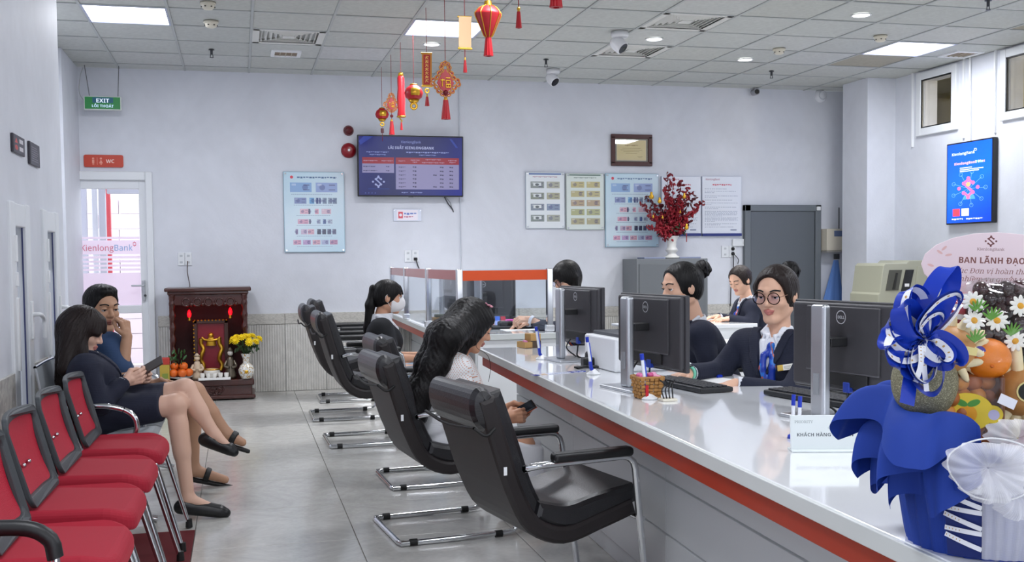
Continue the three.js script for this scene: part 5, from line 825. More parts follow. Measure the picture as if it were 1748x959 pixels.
function outletPlate(t, w, h, n, o = {}) {
  for (let i = 0; i < n; i++) { const x = (i - (n - 1) / 2) * w / n, p = part(t, 'plate', RB(w / n - 0.004, h, 0.012, 0.004, x, 0, 0.006), PVC); part(p, 'socket', [0.25, -0.25].map((y) => RB(0.026, 0.02, 0.004, 0.002, x, y * h, 0.013))[0], M('#c4c8cc', 0.5)); part(p, 'socket', RB(0.026, 0.02, 0.004, 0.002, x, -0.25 * h, 0.013), M('#c4c8cc', 0.5)); }
}
wallThing('wall_outlet', 'double white wall outlet with a thin cord, above the altar', 'outlet', 303, 431, 328, 453, (t, w, h) => { outletPlate(t, w, h, 2); const e = at(323, 492, WALL_Z + 0.05).sub(t.position); part(t, 'cord', TU([[w * 0.2, -0.02, 0.02], [w * 0.16, -0.12, 0.03], [w * 0.3, -0.25, 0.03], e.toArray()], 0.004, 24, 6), M('#5a4a46', 0.6)); });
wallThing('wall_outlet', 'pair of white wall outlets with a black plug, above the masked woman', 'outlet', 690, 427, 715, 447, (t, w, h) => { outletPlate(t, w, h, 2); part(t, 'plug', [RB(0.035, 0.03, 0.03, 0.006, w * 0.25, -0.03, 0.025)], BLACK); part(t, 'cord', TU([[w * 0.28, -0.04, 0.03], [w * 0.4, -0.1, 0.03], [w * 0.6, -0.16, 0.02]], 0.006, 12, 6), BLACK); });
wallThing('wall_outlet', 'white wall outlet with two black plugs, beside the grey door', 'outlet', 1231, 419, 1256, 439, (t, w, h) => { outletPlate(t, w, h, 2); for (const y of [0.028, -0.025]) part(t, 'plug', SP(0.02, w * 0.25, y, 0.02, 12), BLACK); part(t, 'cord', TU([[w * 0.25, -0.03, 0.03], [w * 0.24, -0.2, 0.03], [w * 0.1, -0.35, 0.03], [w * 0.05, -0.6, 0.03]], 0.006, 24, 6), M('#3b3c40', 0.6)); part(t, 'cord', TU([[w * 0.3, -0.03, 0.03], [w * 0.6, -0.09, 0.03], [w * 0.55, -0.14, 0.03]], 0.004, 16, 6), BLACK); });
wallThing('switch_box', 'small white switch box left of the grey door', 'switch', 1249, 408, 1271, 420, (t, w, h) => { part(t, 'box', RB(w, h, 0.03, 0.006, 0, 0, 0.015), PVC); part(t, 'button', RB(0.006, h * 0.4, 0.004, 0.001, w * 0.3, 0, 0.031), M('#c9ccd0', 0.4)); });
wallThing('control_box', 'cream control box with a small display, right of the grey door', 'control box', 1399, 391, 1435, 428, (t, w, h) => { part(t, 'box', RB(w, h, 0.16, 0.01, 0, 0, 0.08), M('#cfc8b8', 0.5)); part(t, 'display', RB(w * 0.5, h * 0.26, 0.006, 0.002, w * 0.08, h * 0.28, 0.162), M('#5c6b8c', 0.3)); part(t, 'base_strip', RB(w * 1.05, 0.02, 0.17, 0.004, 0, -h / 2 - 0.008, 0.085), M('#8d8b86', 0.5)); part(t, 'antenna', bar([w * 0.3, h / 2, 0.05], [w * 0.3, h / 2 + 0.24, 0.05], 0.006), DARKGREY); });
{ // blue garment hanging below the control box
  const a = at(1427, 447, WALL_Z + 0.08), t = thing('hanging_coat', 'light blue coat hanging beside the right pillar', 'coat', a.toArray());
  part(t, 'hook', RB(0.05, 0.06, 0.05, 0.006, 0.02, 0.06, -0.02), DARKGREY);
  const s = []; for (let i = 0; i <= 16; i++) { const f = i / 16; s.push([-0.14 + 0.28 * f, 0]); }
  const g = new THREE.CylinderGeometry(0.03, 0.15, 0.62, 40, 14, true); const p = g.attributes.position; for (let i = 0; i < p.count; i++) { const x = p.getX(i), y = p.getY(i), z = p.getZ(i), an = Math.atan2(z, x), k = 1 + 0.22 * Math.sin(an * 7) * (0.5 - y) ; p.setXYZ(i, x * k - 0.08 * (0.31 - y), y - 0.29, z * k * 0.35); } g.computeVertexNormals();
  part(t, 'fabric', g, new THREE.MeshPhysicalMaterial({ color: new THREE.Color('#5f86c8'), roughness: 0.8, side: THREE.DoubleSide }));
}
// fire alarm bell and strobe
{
  const a = at(595, 257, WALL_Z), t = thing('alarm_bell', 'round red fire alarm bell left of the wall television', 'alarm bell', [a.x, a.y, WALL_Z]); part(t, 'gong', ROT(LA([[0, 0.05], [0.03, 0.05], [0.055, 0.042], [0.072, 0.024], [0.076, 0.004], [0.06, 0]], 32), PI / 2), M('#8e1220', 0.3)); part(t, 'centre_bolt', ROT(CY_(0.011, 0.014, 0.012, 0, 0.055, 0, 14), PI / 2), M('#f2f2f4', 0.2)); 
  const b = at(595, 223, WALL_Z), s = thing('alarm_light', 'small dark red alarm light above the bell', 'alarm light', [b.x, b.y, WALL_Z]); part(s, 'lens', ROT(LA([[0, 0.06], [0.025, 0.056], [0.04, 0.04], [0.046, 0.012], [0.046, 0]], 28), PI / 2), M('#5d1019', 0.25)); part(s, 'base_ring', ROT(CY_(0.05, 0.052, 0.014, 0, 0.007, 0, 28), PI / 2), M('#6d1822', 0.4));
}
// television with the rate table
wallThing('wall_television', 'black wall television showing the blue interest rate table', 'television', 607, 231, 787, 336, (t, w, h) => {
  const tex = canvasTexture(1280, 740, (g) => {
    const l = g.createLinearGradient(0, 0, 1280, 740); l.addColorStop(0, '#1c2a86'); l.addColorStop(0.5, '#131c66'); l.addColorStop(1, '#1b2aa0'); g.fillStyle = l; g.fillRect(0, 0, 1280, 740);
    g.fillStyle = 'rgba(90,130,230,0.5)'; g.beginPath(); g.moveTo(60, 0); g.lineTo(180, 0); g.lineTo(20, 110); g.lineTo(0, 60); g.fill(); g.beginPath(); g.moveTo(1120, 20); g.lineTo(1150, 20); g.lineTo(1230, 130); g.lineTo(1200, 130); g.fill();
    txt(g, 'KienlongBank', 640, 80, '40px sans-serif', '#b9c6f2', 'center'); txt(g, 'LÃI SUẤT KIENLONGBANK', 640, 155, 'bold 46px sans-serif', '#e6ecff', 'center');
    dashes(g, 90, 205, 280, 15, '#a9b6e4'); dashes(g, 130, 236, 200, 13, '#a9b6e4'); dashes(g, 580, 205, 530, 17, '#b4c0ec'); dashes(g, 740, 236, 210, 13, '#a9b6e4');
    g.fillStyle = '#c02836'; g.fillRect(40, 262, 390, 80); g.fillRect(450, 262, 790, 84); g.fillStyle = '#b9b2cc'; g.fillRect(40, 342, 390, 116); g.fillRect(450, 346, 790, 318);
    for (const [x, y, w] of [[55, 312, 170], [275, 312, 145], [485, 312, 85], [635, 300, 110], [660, 325, 60], [820, 292, 190], [775, 330, 280], [1105, 300, 110], [1120, 325, 80]]) dashes(g, x, y, w, 12, '#e8b8c0');
    for (const [x, y, w] of [[52, 386, 150], [330, 386, 46], [52, 438, 170], [330, 438, 46]]) dashes(g, x, y, w, 14, '#5a5478');
    for (let i = 0; i < 6; i++) { const y = 390 + i * 50; dashes(g, 486, y, 90, 13, '#625c7c'); dashes(g, 660, y, 44, 17, '#423c5e'); dashes(g, 1000, y, 44, 16, '#423c5e'); dashes(g, 1120, y, 44, 16, '#423c5e'); if (i === 2 || i === 5) dashes(g, 915, y, 44, 16, '#423c5e'); }
    knot(g, 236, 570, 74, '#cfd8f6'); g.fillStyle = 'rgba(60,160,255,0.35)'; g.fillRect(110, 656, 260, 6); dashes(g, 520, 712, 80, 13, '#aab6e2'); dashes(g, 630, 712, 150, 14, '#aab6e2'); for (const x of [70, 110, 150, 190]) { g.fillStyle = '#5f6fb4'; g.fillRect(x, 705, 14, 14); }
  });
  t.rotation.z = 0.0; t.rotation.x = 0.06;
  part(t, 'case', [RB(w, h, 0.05, 0.008, 0, 0, 0.11), RB(w * 0.7, h * 0.7, 0.05, 0.015, 0, -0.02, 0.07)], M('#16171b', 0.35));
  const s = part(t, 'screen', face(w * 0.975, h * 0.955, 0.1362), printed(tex, 0.12, { color: 0x7c7c94, emissive: 0xe6e8ff, emissiveMap: tex, emissiveIntensity: 0.2 }));
  part(t, 'wall_bracket', [RB(0.3, 0.3, 0.05, 0.005, 0, 0, 0.025)], DARKGREY); part(t, 'maker_mark', RB(0.05, 0.01, 0.012, 0.003, 0, -h / 2 - 0.002, 0.115), M('#888c92', 0.3));
  part(t, 'cable', TU([[w * 0.33, -h * 0.5, 0.06], [w * 0.37, -h * 0.62, 0.05], [w * 0.41, -h * 0.7, 0.04], [w * 0.43, -h * 0.78, 0.015]], 0.006, 20, 6), M('#3a3c42', 0.6)); part(t, 'cable', TU([[w * 0.34, -h * 0.5, 0.06], [w * 0.39, -h * 0.6, 0.045], [w * 0.405, -h * 0.68, 0.03], [w * 0.435, -h * 0.77, 0.015]], 0.004, 20, 6), M('#8a8d92', 0.6));
});
// printed boards under acrylic
function board(label, name, u0, v0, u1, v1, draw, o = {}) {
  return wallThing(name, label, 'notice board', u0, v0, u1, v1, (t, w, h) => {
    part(t, 'backing', RB(w, h, 0.02, 0.003, 0, 0, 0.014), M(o.rim ?? '#a9c3d4', 0.3));
    part(t, 'print', face(w * 0.985, h * 0.988, 0.0246), printed(canvasTexture(o.W ?? 512, Math.round((o.W ?? 512) * h / w), draw), 0.22, { clearcoat: 0.6, clearcoatRoughness: 0.05 }));
    if (o.bolts !== false) for (const x of [-1, 1]) for (const y of [-1, 1]) part(t, 'standoff', ROT(CY_(0.009, 0.009, 0.03, 0, 0, 0, 12), PI / 2).translate(x * (w / 2 - 0.02), y * (h / 2 - 0.02), 0.022), CHROME);
    if (o.extra) o.extra(t, w, h);
  }, { group: o.group });
}
const note = (g, x, y, w, h, hue, seed) => { g.fillStyle = hue; g.fillRect(x, y, w, h); g.fillStyle = 'rgba(70,70,120,0.35)'; g.beginPath(); g.arc(x + w * (0.3 + 0.4 * (seed % 2)), y + h * 0.5, h * 0.3, 0, 7); g.fill(); g.fillStyle = 'rgba(255,255,255,0.35)'; g.fillRect(x + w * 0.08, y + h * 0.12, w * 0.2, h * 0.2); g.fillStyle = 'rgba(60,50,90,0.4)'; g.fillRect(x + w * 0.62, y + h * 0.2, w * 0.28, h * 0.12); g.fillRect(x + w * 0.6, y + h * 0.7, w * 0.3, h * 0.1); };
const securityBoard = (wrinkled) => (g, W, H) => {
  const l = g.createLinearGradient(0, 0, W, H); l.addColorStop(0, '#c3dfee'); l.addColorStop(0.5, '#d8e9f3'); l.addColorStop(1, '#bfdcec'); g.fillStyle = l; g.fillRect(0, 0, W, H);
  g.fillStyle = '#d8485a'; g.beginPath(); g.arc(W * 0.13, H * 0.062, W * 0.026, 0, 7); g.fill(); dashes(g, W * 0.22, H * 0.078, W * 0.66, H * 0.022, '#5f7ba0');
  for (const x of [0.1, 0.53]) note(g, W * x, H * 0.13, W * 0.36, H * 0.12, x < 0.3 ? '#93b4de' : '#9db0dc', x < 0.3 ? 1 : 2);
  const row = (y, h, cells) => cells.forEach(([x, w, c], i) => { note(g, W * x, H * y, W * w, H * h, c, i); });
  row(0.32, 0.075, [[0.17, 0.2, '#8e9cc6'], [0.42, 0.08, '#6fa4d2'], [0.53, 0.04, '#55648f'], [0.58, 0.03, '#6a78a2'], [0.64, 0.07, '#8d9fb4'], [0.73, 0.07, '#94a5b8'], [0.81, 0.07, '#8698ae']]);
  row(0.46, 0.065, [[0.26, 0.14, '#e3b7c7'], [0.4, 0.03, '#4d4a66'], [0.51, 0.06, '#e2a9ba'], [0.62, 0.16, '#d9bccb']]);
  row(0.59, 0.06, [[0.22, 0.18, '#d8a6bd'], [0.41, 0.025, '#45425e'], [0.54, 0.06, '#a9b6cc'], [0.64, 0.05, '#5f78a8'], [0.72, 0.08, '#b6c4d6']]);
  row(0.715, 0.065, [[0.18, 0.04, '#8d7fa2'], [0.27, 0.1, '#c9b5cd'], [0.38, 0.11, '#dcaebc'], [0.54, 0.065, '#3e4458'], [0.625, 0.065, '#454b60'], [0.71, 0.065, '#59607a'], [0.795, 0.065, '#6a7089']]);
  row(0.85, 0.06, [[0.14, 0.13, '#d8a3bb'], [0.3, 0.13, '#b99cc8'], [0.46, 0.13, '#d9a9b8'], [0.61, 0.12, '#a9afd0'], [0.75, 0.13, '#c08fae']]);
  g.fillStyle = '#8fa3bd'; for (const [y, x0, x1] of [[0.275, 0.12, 0.8], [0.41, 0.16, 0.8], [0.54, 0.2, 0.75], [0.665, 0.2, 0.75], [0.8, 0.2, 0.8], [0.93, 0.2, 0.8]]) for (let x = x0; x < x1; x += 0.03) g.fillRect(W * x, H * y, W * 0.022, H * 0.006);
};
board('large pale blue banknote security board left of the television', 'security_poster', 483, 293, 589, 430, securityBoard(true), { rim: '#8fb3c4', W: 720 });
board('pale board of eight grey banknote pictures under a blue edge, leftmost of the right-hand row', 'banknote_board', 896, 294, 963, 390, (g, W, H) => { g.fillStyle = '#e8edf0'; g.fillRect(0, 0, W, H); g.fillStyle = '#5570a8'; g.fillRect(W * 0.08, H * 0.012, W * 0.84, H * 0.025); dashes(g, W * 0.18, H * 0.085, W * 0.64, H * 0.016, '#b0788a'); for (let i = 0; i < 4; i++) { const y = H * (0.16 + 0.2 * i); note(g, W * 0.12, y, W * 0.35, H * 0.12, ['#8f9694', '#90978a', '#8a93a0', '#8b9490'][i], 1); g.fillStyle = '#dfe4e4'; g.fillRect(W * 0.19, y + H * 0.02, W * 0.21, H * 0.06); g.fillStyle = '#6a7074'; g.beginPath(); g.ellipse(W * 0.29, y + H * 0.055, W * 0.05, H * 0.022, 0, 0, 7); g.fill(); note(g, W * 0.54, y, W * 0.34, H * 0.12, ['#b5b5a4', '#b0ae94', '#8d9cb4', '#a9ada0'][i], 2); } }, { rim: '#9aa6b4' });
board('greenish board of ten banknote pictures, second of the right-hand row', 'banknote_board', 965, 296, 1030, 392, (g, W, H) => { g.fillStyle = '#dfe8e2'; g.fillRect(0, 0, W, H); g.fillStyle = '#5f7a70'; g.fillRect(W * 0.08, H * 0.012, W * 0.84, H * 0.022); dashes(g, W * 0.2, H * 0.08, W * 0.6, H * 0.016, '#6d8078'); for (let i = 0; i < 5; i++) for (const x of [0.12, 0.54]) note(g, W * x, H * (0.14 + 0.165 * i), W * 0.36, H * 0.11, ['#c8bd8a', '#c2b98c', '#bda98c', '#b6b88c', '#b4ad8a'][i], i + (x > 0.3 ? 1 : 0)); }, { rim: '#93a39a' });
board('large pale blue banknote security board half behind the red branches', 'security_poster', 1032, 296, 1123, 421, securityBoard(false), { rim: '#8fb3c4', W: 720 });
const noticeDraw = () => (g, W, H) => { g.fillStyle = '#e9edf6'; g.fillRect(0, 0, W, H); txt(g, 'KienlongBank', W * 0.08, H * 0.06, `${W * 0.06}px sans-serif`, '#a04860'); dashes(g, W * 0.26, H * 0.15, W * 0.48, H * 0.024, '#c23b50'); g.fillStyle = '#9aa2b4'; const rows = [[0.2, 0.6], [0.24, 0.88], [0.265, 0.3], [0.32, 0.9], [0.345, 0.35], [0.39, 0.75], [0.44, 0.88], [0.465, 0.2], [0.51, 0.88], [0.535, 0.4], [0.58, 0.9], [0.6, 0.88], [0.62, 0.9], [0.64, 0.85], [0.66, 0.5], [0.69, 0.9], [0.71, 0.88], [0.73, 0.9], [0.75, 0.3], [0.79, 0.88], [0.81, 0.45], [0.845, 0.8]]; for (const [y, w] of rows) { for (let x = 0.06; x < w; x += 0.035 + 0.02 * Math.abs(Math.sin(x * 90 + y * 50))) g.fillRect(W * x, H * y, W * 0.028, H * 0.009); } g.fillStyle = '#7b84a0'; g.fillRect(W * 0.72, H * 0.89, W * 0.16, H * 0.02); };
const blueFoot = (t, w, h) => part(t, 'foot_rail', RB(w * 1.0, h * 0.045, 0.03, 0.003, 0, -h / 2 + h * 0.025, 0.022), M('#27357e', 0.35), 'dark blue foot rail');
board('white regulations board with red heading, partly behind the red branches', 'notice_board', 1128, 301, 1195, 403, noticeDraw(), { rim: '#c8cfe0', bolts: false, extra: blueFoot });
board('white regulations board with blue foot rail, rightmost of the row by the grey door', 'notice_board', 1197, 301, 1264, 403, noticeDraw(), { rim: '#c8cfe0', bolts: false, extra: blueFoot });
wallThing('framed_certificate', 'certificate in a brown wooden frame, above the notice boards', 'picture frame', 1042, 229, 1112, 284, (t, w, h) => {
  const f = 0.045, wood = M('#4a2320', 0.35); part(t, 'frame', [RB(w, f, 0.03, 0.006, 0, h / 2 - f / 2, 0.018), RB(w, f, 0.03, 0.006, 0, -h / 2 + f / 2, 0.018), RB(f, h - f, 0.03, 0.006, w / 2 - f / 2, 0, 0.018), RB(f, h - f, 0.03, 0.006, -w / 2 + f / 2, 0, 0.018)], wood);
  part(t, 'print', face(w - f, h - f, 0.012), printed(canvasTexture(512, 380, (g, W, H) => { g.fillStyle = '#d9cbb0'; g.fillRect(0, 0, W, H); g.strokeStyle = '#7b776a'; g.lineWidth = 22; g.strokeRect(40, 36, W - 80, H - 72); g.fillStyle = '#d8c894'; g.fillRect(58, 54, W - 116, H - 108); dashes(g, W / 2 - 90, 130, 180, 14, '#9a7c48'); for (const [y, w2] of [[160, 260], [185, 300], [205, 220], [228, 160]]) { g.fillStyle = '#a08a58'; g.fillRect(W / 2 - w2 / 2, y, w2, 5); } g.fillStyle = '#a08a58'; g.fillRect(340, 275, 70, 4); g.fillRect(350, 290, 50, 4); g.fillStyle = '#5c5848'; g.fillRect(86, 84, 34, 14); }), 0.3)); part(t, 'glass', B(w - 2 * f, h - 2 * f, 0.002, 0, 0, 0.02), GLASS); });
wallThing('wall_plaque', 'small white acrylic plaque with a red emblem below the television', 'plaque', 671, 357, 719, 377, (t, w, h) => { part(t, 'plate', RB(w, h, 0.008, 0.002, 0, 0, 0.012), M('#dfe4f2', 0.15)); part(t, 'print', face(w * 0.74, h * 0.9, 0.0165), printed(canvasTexture(256, 128, (g) => { g.fillStyle = '#f6eef6'; g.fillRect(0, 0, 256, 128); g.fillStyle = '#e05a66'; g.fillRect(16, 24, 56, 80); g.fillStyle = '#f6eef6'; g.beginPath(); g.arc(44, 64, 18, 0, 7); g.fill(); dashes(g, 88, 62, 150, 24, '#6a84c8'); dashes(g, 88, 96, 110, 18, '#c87a90'); }), 0.3)); for (const x of [-1, 1]) part(t, 'standoff', ROT(CY_(0.006, 0.006, 0.024, 0, 0, 0, 10), PI / 2).translate(x * w * 0.47, h * 0.38, 0.012), CHROME); });
// signs on the left wall
[[17, 38, 226, 268, true], [46, 64, 240, 287, false]].forEach(([u0, u1, v0, v1, pic], i) => {
  const a = atX(u0, v0, LX), b = atX(u1, v1, LX), w = a.z - b.z, h = a.y - b.y, t = thing('wall_sign', pic ? 'dark square wall sign with red and white pictures, nearer the viewer' : 'dark plain text wall sign, next to the narrow doors', 'sign', [LX, (a.y + b.y) / 2 + 0.0, (a.z + b.z) / 2]);
  part(t, 'board', RB(0.012, h, w, 0.003, 0.008, 0, 0), M('#35323c', 0.4));
  const g = new THREE.PlaneGeometry(w * 0.94, h * 0.96); ROT(g, 0, PI / 2, 0); MV(g, 0.0146, 0, 0);
  part(t, 'print', g, printed(canvasTexture(256, 256, (c) => { c.fillStyle = '#3b3844'; c.fillRect(0, 0, 256, 256); if (pic) { c.fillStyle = '#c23a34'; c.beginPath(); c.moveTo(60, 40); c.lineTo(96, 116); c.lineTo(24, 116); c.fill(); c.beginPath(); c.arc(60, 180, 36, 0, 7); c.fill(); c.fillStyle = '#d8d4d8'; c.fillRect(130, 40, 90, 60); c.fillRect(130, 150, 90, 60); } else { c.fillStyle = '#8f8a96'; for (let y = 50; y < 220; y += 26) c.fillRect(36, y, 130 + 50 * Math.abs(Math.sin(y)), 7); } }), 0.4));
});
// portrait advertising screen on the right wall
{
  const x = RX - 0.03, p = [atX(1620, 246, x), atX(1700, 236, x), atX(1621, 383, x)], h = p[0].y - p[2].y, w = Math.abs(p[1].z - p[0].z), t = thing('advertising_screen', 'tall bright blue advertising screen on the right wall', 'screen', [x, (p[0].y + p[2].y) / 2 - 0.004, (p[0].z + p[1].z) / 2], -PI / 2);
  part(t, 'case', RB(w, h, 0.05, 0.006, 0, 0, 0), M('#15161c', 0.35));
  const tex = canvasTexture(512, 900, (g, W, H) => {
    const l = g.createLinearGradient(0, 0, W, H); l.addColorStop(0, '#0a46d8'); l.addColorStop(0.5, '#0c5af0'); l.addColorStop(1, '#0836b8'); g.fillStyle = l; g.fillRect(0, 0, W, H);
    txt(g, 'KienlongBank', 50, 130, '44px sans-serif', '#e8f0ff'); g.strokeStyle = '#e8f0ff'; g.lineWidth = 5; g.strokeRect(316, 78, 22, 22);
    txt(g, 'KienlongBank Plus', 80, 240, 'bold 40px sans-serif', '#f0a8d0'); g.fillStyle = '#f5f8ff'; txt(g, 'Plus', 330, 240, 'bold 40px sans-serif', '#8ff0ff'); for (const [y, a, b] of [[275, 150, 290], [296, 150, 420], [315, 150, 370]]) { g.fillStyle = '#dfe9ff'; g.fillRect(a, y, b - a, 9); }
    g.strokeStyle = 'rgba(160,210,255,0.7)'; g.lineWidth = 3; for (let i = 0; i < 9; i++) { const a = i * 0.7; g.beginPath(); g.moveTo(256, 520); g.lineTo(256 + 190 * Math.cos(a), 520 + 190 * Math.sin(a)); g.stroke(); g.beginPath(); g.arc(256 + 190 * Math.cos(a), 520 + 190 * Math.sin(a), 20, 0, 7); g.stroke(); }
    g.fillStyle = 'rgba(120,190,255,0.5)'; g.beginPath(); g.arc(260, 640, 70, PI, 0); g.fill(); knot(g, 250, 510, 120, '#ff5f8f'); g.fillStyle = '#ff9a6a'; g.beginPath(); g.arc(250, 470, 26, 0, 7); g.fill();
    g.fillStyle = '#e8384a'; g.fillRect(70, 740, 84, 84); g.fillStyle = '#f2f6ff'; g.fillRect(176, 740, 84, 84); dashes(g, 60, 868, 130, 18, '#dfe9ff'); dashes(g, 230, 868, 190, 16, '#dfe9ff');
  });
  part(t, 'screen', face(w * 0.95, h * 0.965, 0.0262), printed(tex, 0.15, { emissive: 0xffffff, emissiveMap: tex, emissiveIntensity: 0.75 }));
}
// ---------- fittings on the ceiling ----------
function louverDiffuser(i, j, label) {              // square four-way air diffuser, 0.6 m
  const t = thing('air_diffuser', label, 'air vent', [GX0 + T6 * (i + 0.5), CEIL, GZ0 + T6 * (j + 0.5)], 0, 'square ceiling air diffusers'), m = M('#d9d9d4', 0.5);
  const ring = (a, w, y, tilt) => { const g = []; for (let k = 0; k < 4; k++) { const q = RB(2 * a, 0.004, w, 0.001, 0, 0, 0, 1); ROT(q, tilt, 0, 0); MV(q, 0, y, a - w * 0.35); ROT(q, 0, k * PI / 2, 0); g.push(q); } return g; };
  part(t, 'flange', ring(0.285, 0.06, 0.0, 0).map((g) => MV(g, 0, 0.002, 0)), m); part(t, 'plenum', B(0.56, 0.01, 0.56, 0, 0.09, 0), M('#1c1c1b', 0.9));
  part(t, 'plenum_side', [B(0.01, 0.09, 0.56, 0.285, 0.05, 0), B(0.01, 0.09, 0.56, -0.285, 0.05, 0), B(0.56, 0.09, 0.01, 0, 0.05, 0.285), B(0.56, 0.09, 0.01, 0, 0.05, -0.285)], M('#262625', 0.9));
  [0.235, 0.195, 0.155, 0.115, 0.075].forEach((a) => part(t, 'louver', ring(a, 0.03, 0.016, -0.75), m)); part(t, 'centre_plate', RB(0.1, 0.006, 0.1, 0.002, 0, 0.004, 0), m);
  return t;
}
louverDiffuser(1, 2, 'square louvred air diffuser over the television side, left of the bright panels'); louverDiffuser(6, 2, 'square louvred air diffuser behind the ceiling camera, nearer the back wall'); louverDiffuser(6, 4, 'square louvred air diffuser nearer the viewer, above the round downlight'); louverDiffuser(6, 8, 'square louvred air diffuser over the near end of the counter');
[[488, 91, 'small square exhaust grille beside the left air diffuser', 0.2], [1640, 92, 'small square exhaust grille beside the right wall', 0.22]].forEach(([u, v, label, s]) => { const p = atY(u, v, CEIL), t = thing('exhaust_grille', label, 'air vent', [p.x, CEIL - 0.004, p.z]); part(t, 'frame', [B(s * 1.3, 0.016, s * 0.16, 0, 0, s * 0.57), B(s * 1.3, 0.016, s * 0.16, 0, 0, -s * 0.57), B(s * 0.16, 0.016, s, s * 0.57, 0, 0), B(s * 0.16, 0.016, s, -s * 0.57, 0, 0)], WHITE); part(t, 'recess', B(s, 0.004, s, 0, 0.004, 0), M('#8c7a66', 0.7)); part(t, 'grid', [-1, 0, 1].map((k) => B(0.006, 0.01, s, k * s * 0.25, 0, 0)), M('#bdb4a6', 0.6)); });
[[360, 36, 'cream smoke detector between the left panel and the air diffuser'], [355, 4, 'cream smoke detector at the upper edge, left of the diffuser'], [1330, 83, 'cream smoke detector between two downlights'], [1503, 61, 'cream smoke detector above the right light panel']].forEach(([u, v, label]) => { const p = atY(u, v, CEIL), t = thing('smoke_detector', label, 'smoke detector', [p.x, CEIL, p.z]); part(t, 'base', LA([[0, 0], [0.055, 0], [0.056, -0.014], [0.05, -0.02], [0, -0.02]], 24), M('#d8d2c0', 0.5)); part(t, 'chamber', LA([[0.046, -0.02], [0.042, -0.04], [0.03, -0.05], [0, -0.052]], 24), M('#ddd7c6', 0.5)); for (let k = 0; k < 6; k++) part(t, 'slot', RB(0.012, 0.008, 0.004, 0.001, 0.044 * Math.cos(k), -0.034, 0.044 * Math.sin(k), 1), M('#4c483e', 0.8)); });
[[361, 88, 'small sprinkler head left of the exhaust grille'], [932, 105, 'small sprinkler head above the left ceiling camera'], [1317, 125, 'small sprinkler head near the dark wall camera'], [1687, 4, 'small sprinkler head at the top right edge']].forEach(([u, v, label]) => { const p = atY(u, v - 4, CEIL), t = thing('sprinkler', label, 'sprinkler', [p.x, CEIL, p.z]), m = M('#4b4c50', 0.4, { metalness: 0.6 }); part(t, 'pipe', CY_(0.011, 0.011, 0.05, 0, -0.022, 0, 12), m); part(t, 'collar', CY_(0.022, 0.026, 0.008, 0, -0.004, 0, 16), m); part(t, 'arms', [bar([0.009, -0.045, 0], [0.012, -0.07, 0], 0.003), bar([-0.009, -0.045, 0], [-0.012, -0.07, 0], 0.003)], m); part(t, 'deflector', CY_(0.018, 0.016, 0.003, 0, -0.072, 0, 16), m); });
function domeCamera(u, v, label, s, turn) { const p = atY(u, v, CEIL), t = thing('dome_camera', label, 'security camera', [p.x, CEIL, p.z], turn); const w = M('#e8e9ec', 0.3); part(t, 'base', LA([[0, 0], [0.062 * s, 0], [0.064 * s, -0.03 * s], [0.055 * s, -0.045 * s], [0, -0.045 * s]], 28), w); const b = LA([[0.0, 0.062], [0.04, 0.05], [0.052, 0.02], [0.052, -0.045], [0.042, -0.052]].map(([a, c]) => [a * s, c * s]), 28); ROT(b, 0.85, 0, 0); MV(b, 0, -0.09 * s, 0.012 * s); part(t, 'ball', b, w); const l = LA([[0, -0.048], [0.034, -0.05], [0.042, -0.05]].map(([a, c]) => [a * s, c * s]), 28); ROT(l, 0.85, 0, 0); MV(l, 0, -0.09 * s, 0.012 * s); part(t, 'lens_glass', l, M('#30333a', 0.1, { side: THREE.DoubleSide })); }
domeCamera(1058, 54, 'larger white dome camera in front of the two air diffusers', 1.12, -2.4); domeCamera(944, 118, 'white dome camera close to the back wall, above the certificate', 1.05, -2.6);
{ const p = at(1284, 157, WALL_Z), t = thing('bullet_camera', 'small black camera at the top of the back wall', 'security camera', [p.x, p.y, WALL_Z]); part(t, 'mount', RB(0.05, 0.04, 0.05, 0.008, 0, 0.03, 0.03), M('#c9cbd0', 0.4)); part(t, 'housing', ROT(CY_(0.036, 0.036, 0.08, 0, 0, 0, 20), PI / 2).translate(0, -0.01, 0.07), M('#9a9ca2', 0.4)); part(t, 'lens', ROT(CY_(0.026, 0.026, 0.006, 0, 0, 0, 20), PI / 2).translate(0, -0.012, 0.112), BLACK);
  const q = at(1400, 164, WALL_Z), s = thing('wall_siren', 'round white wall siren near the right pillar', 'siren', [q.x, q.y, WALL_Z]); part(s, 'shell', ROT(LA([[0, 0.07], [0.03, 0.065], [0.055, 0.05], [0.07, 0.02], [0.072, 0]], 28), PI / 2), M('#e4e6ec', 0.4)); part(s, 'ring', new THREE.TorusGeometry(0.045, 0.006, 8, 28).translate(0, 0, 0.058), M('#cdd0d8', 0.4)); part(s, 'conduit', bar([0, 0.05, 0.02], [0, 0.1, 0.02], 0.008), WHITE); }
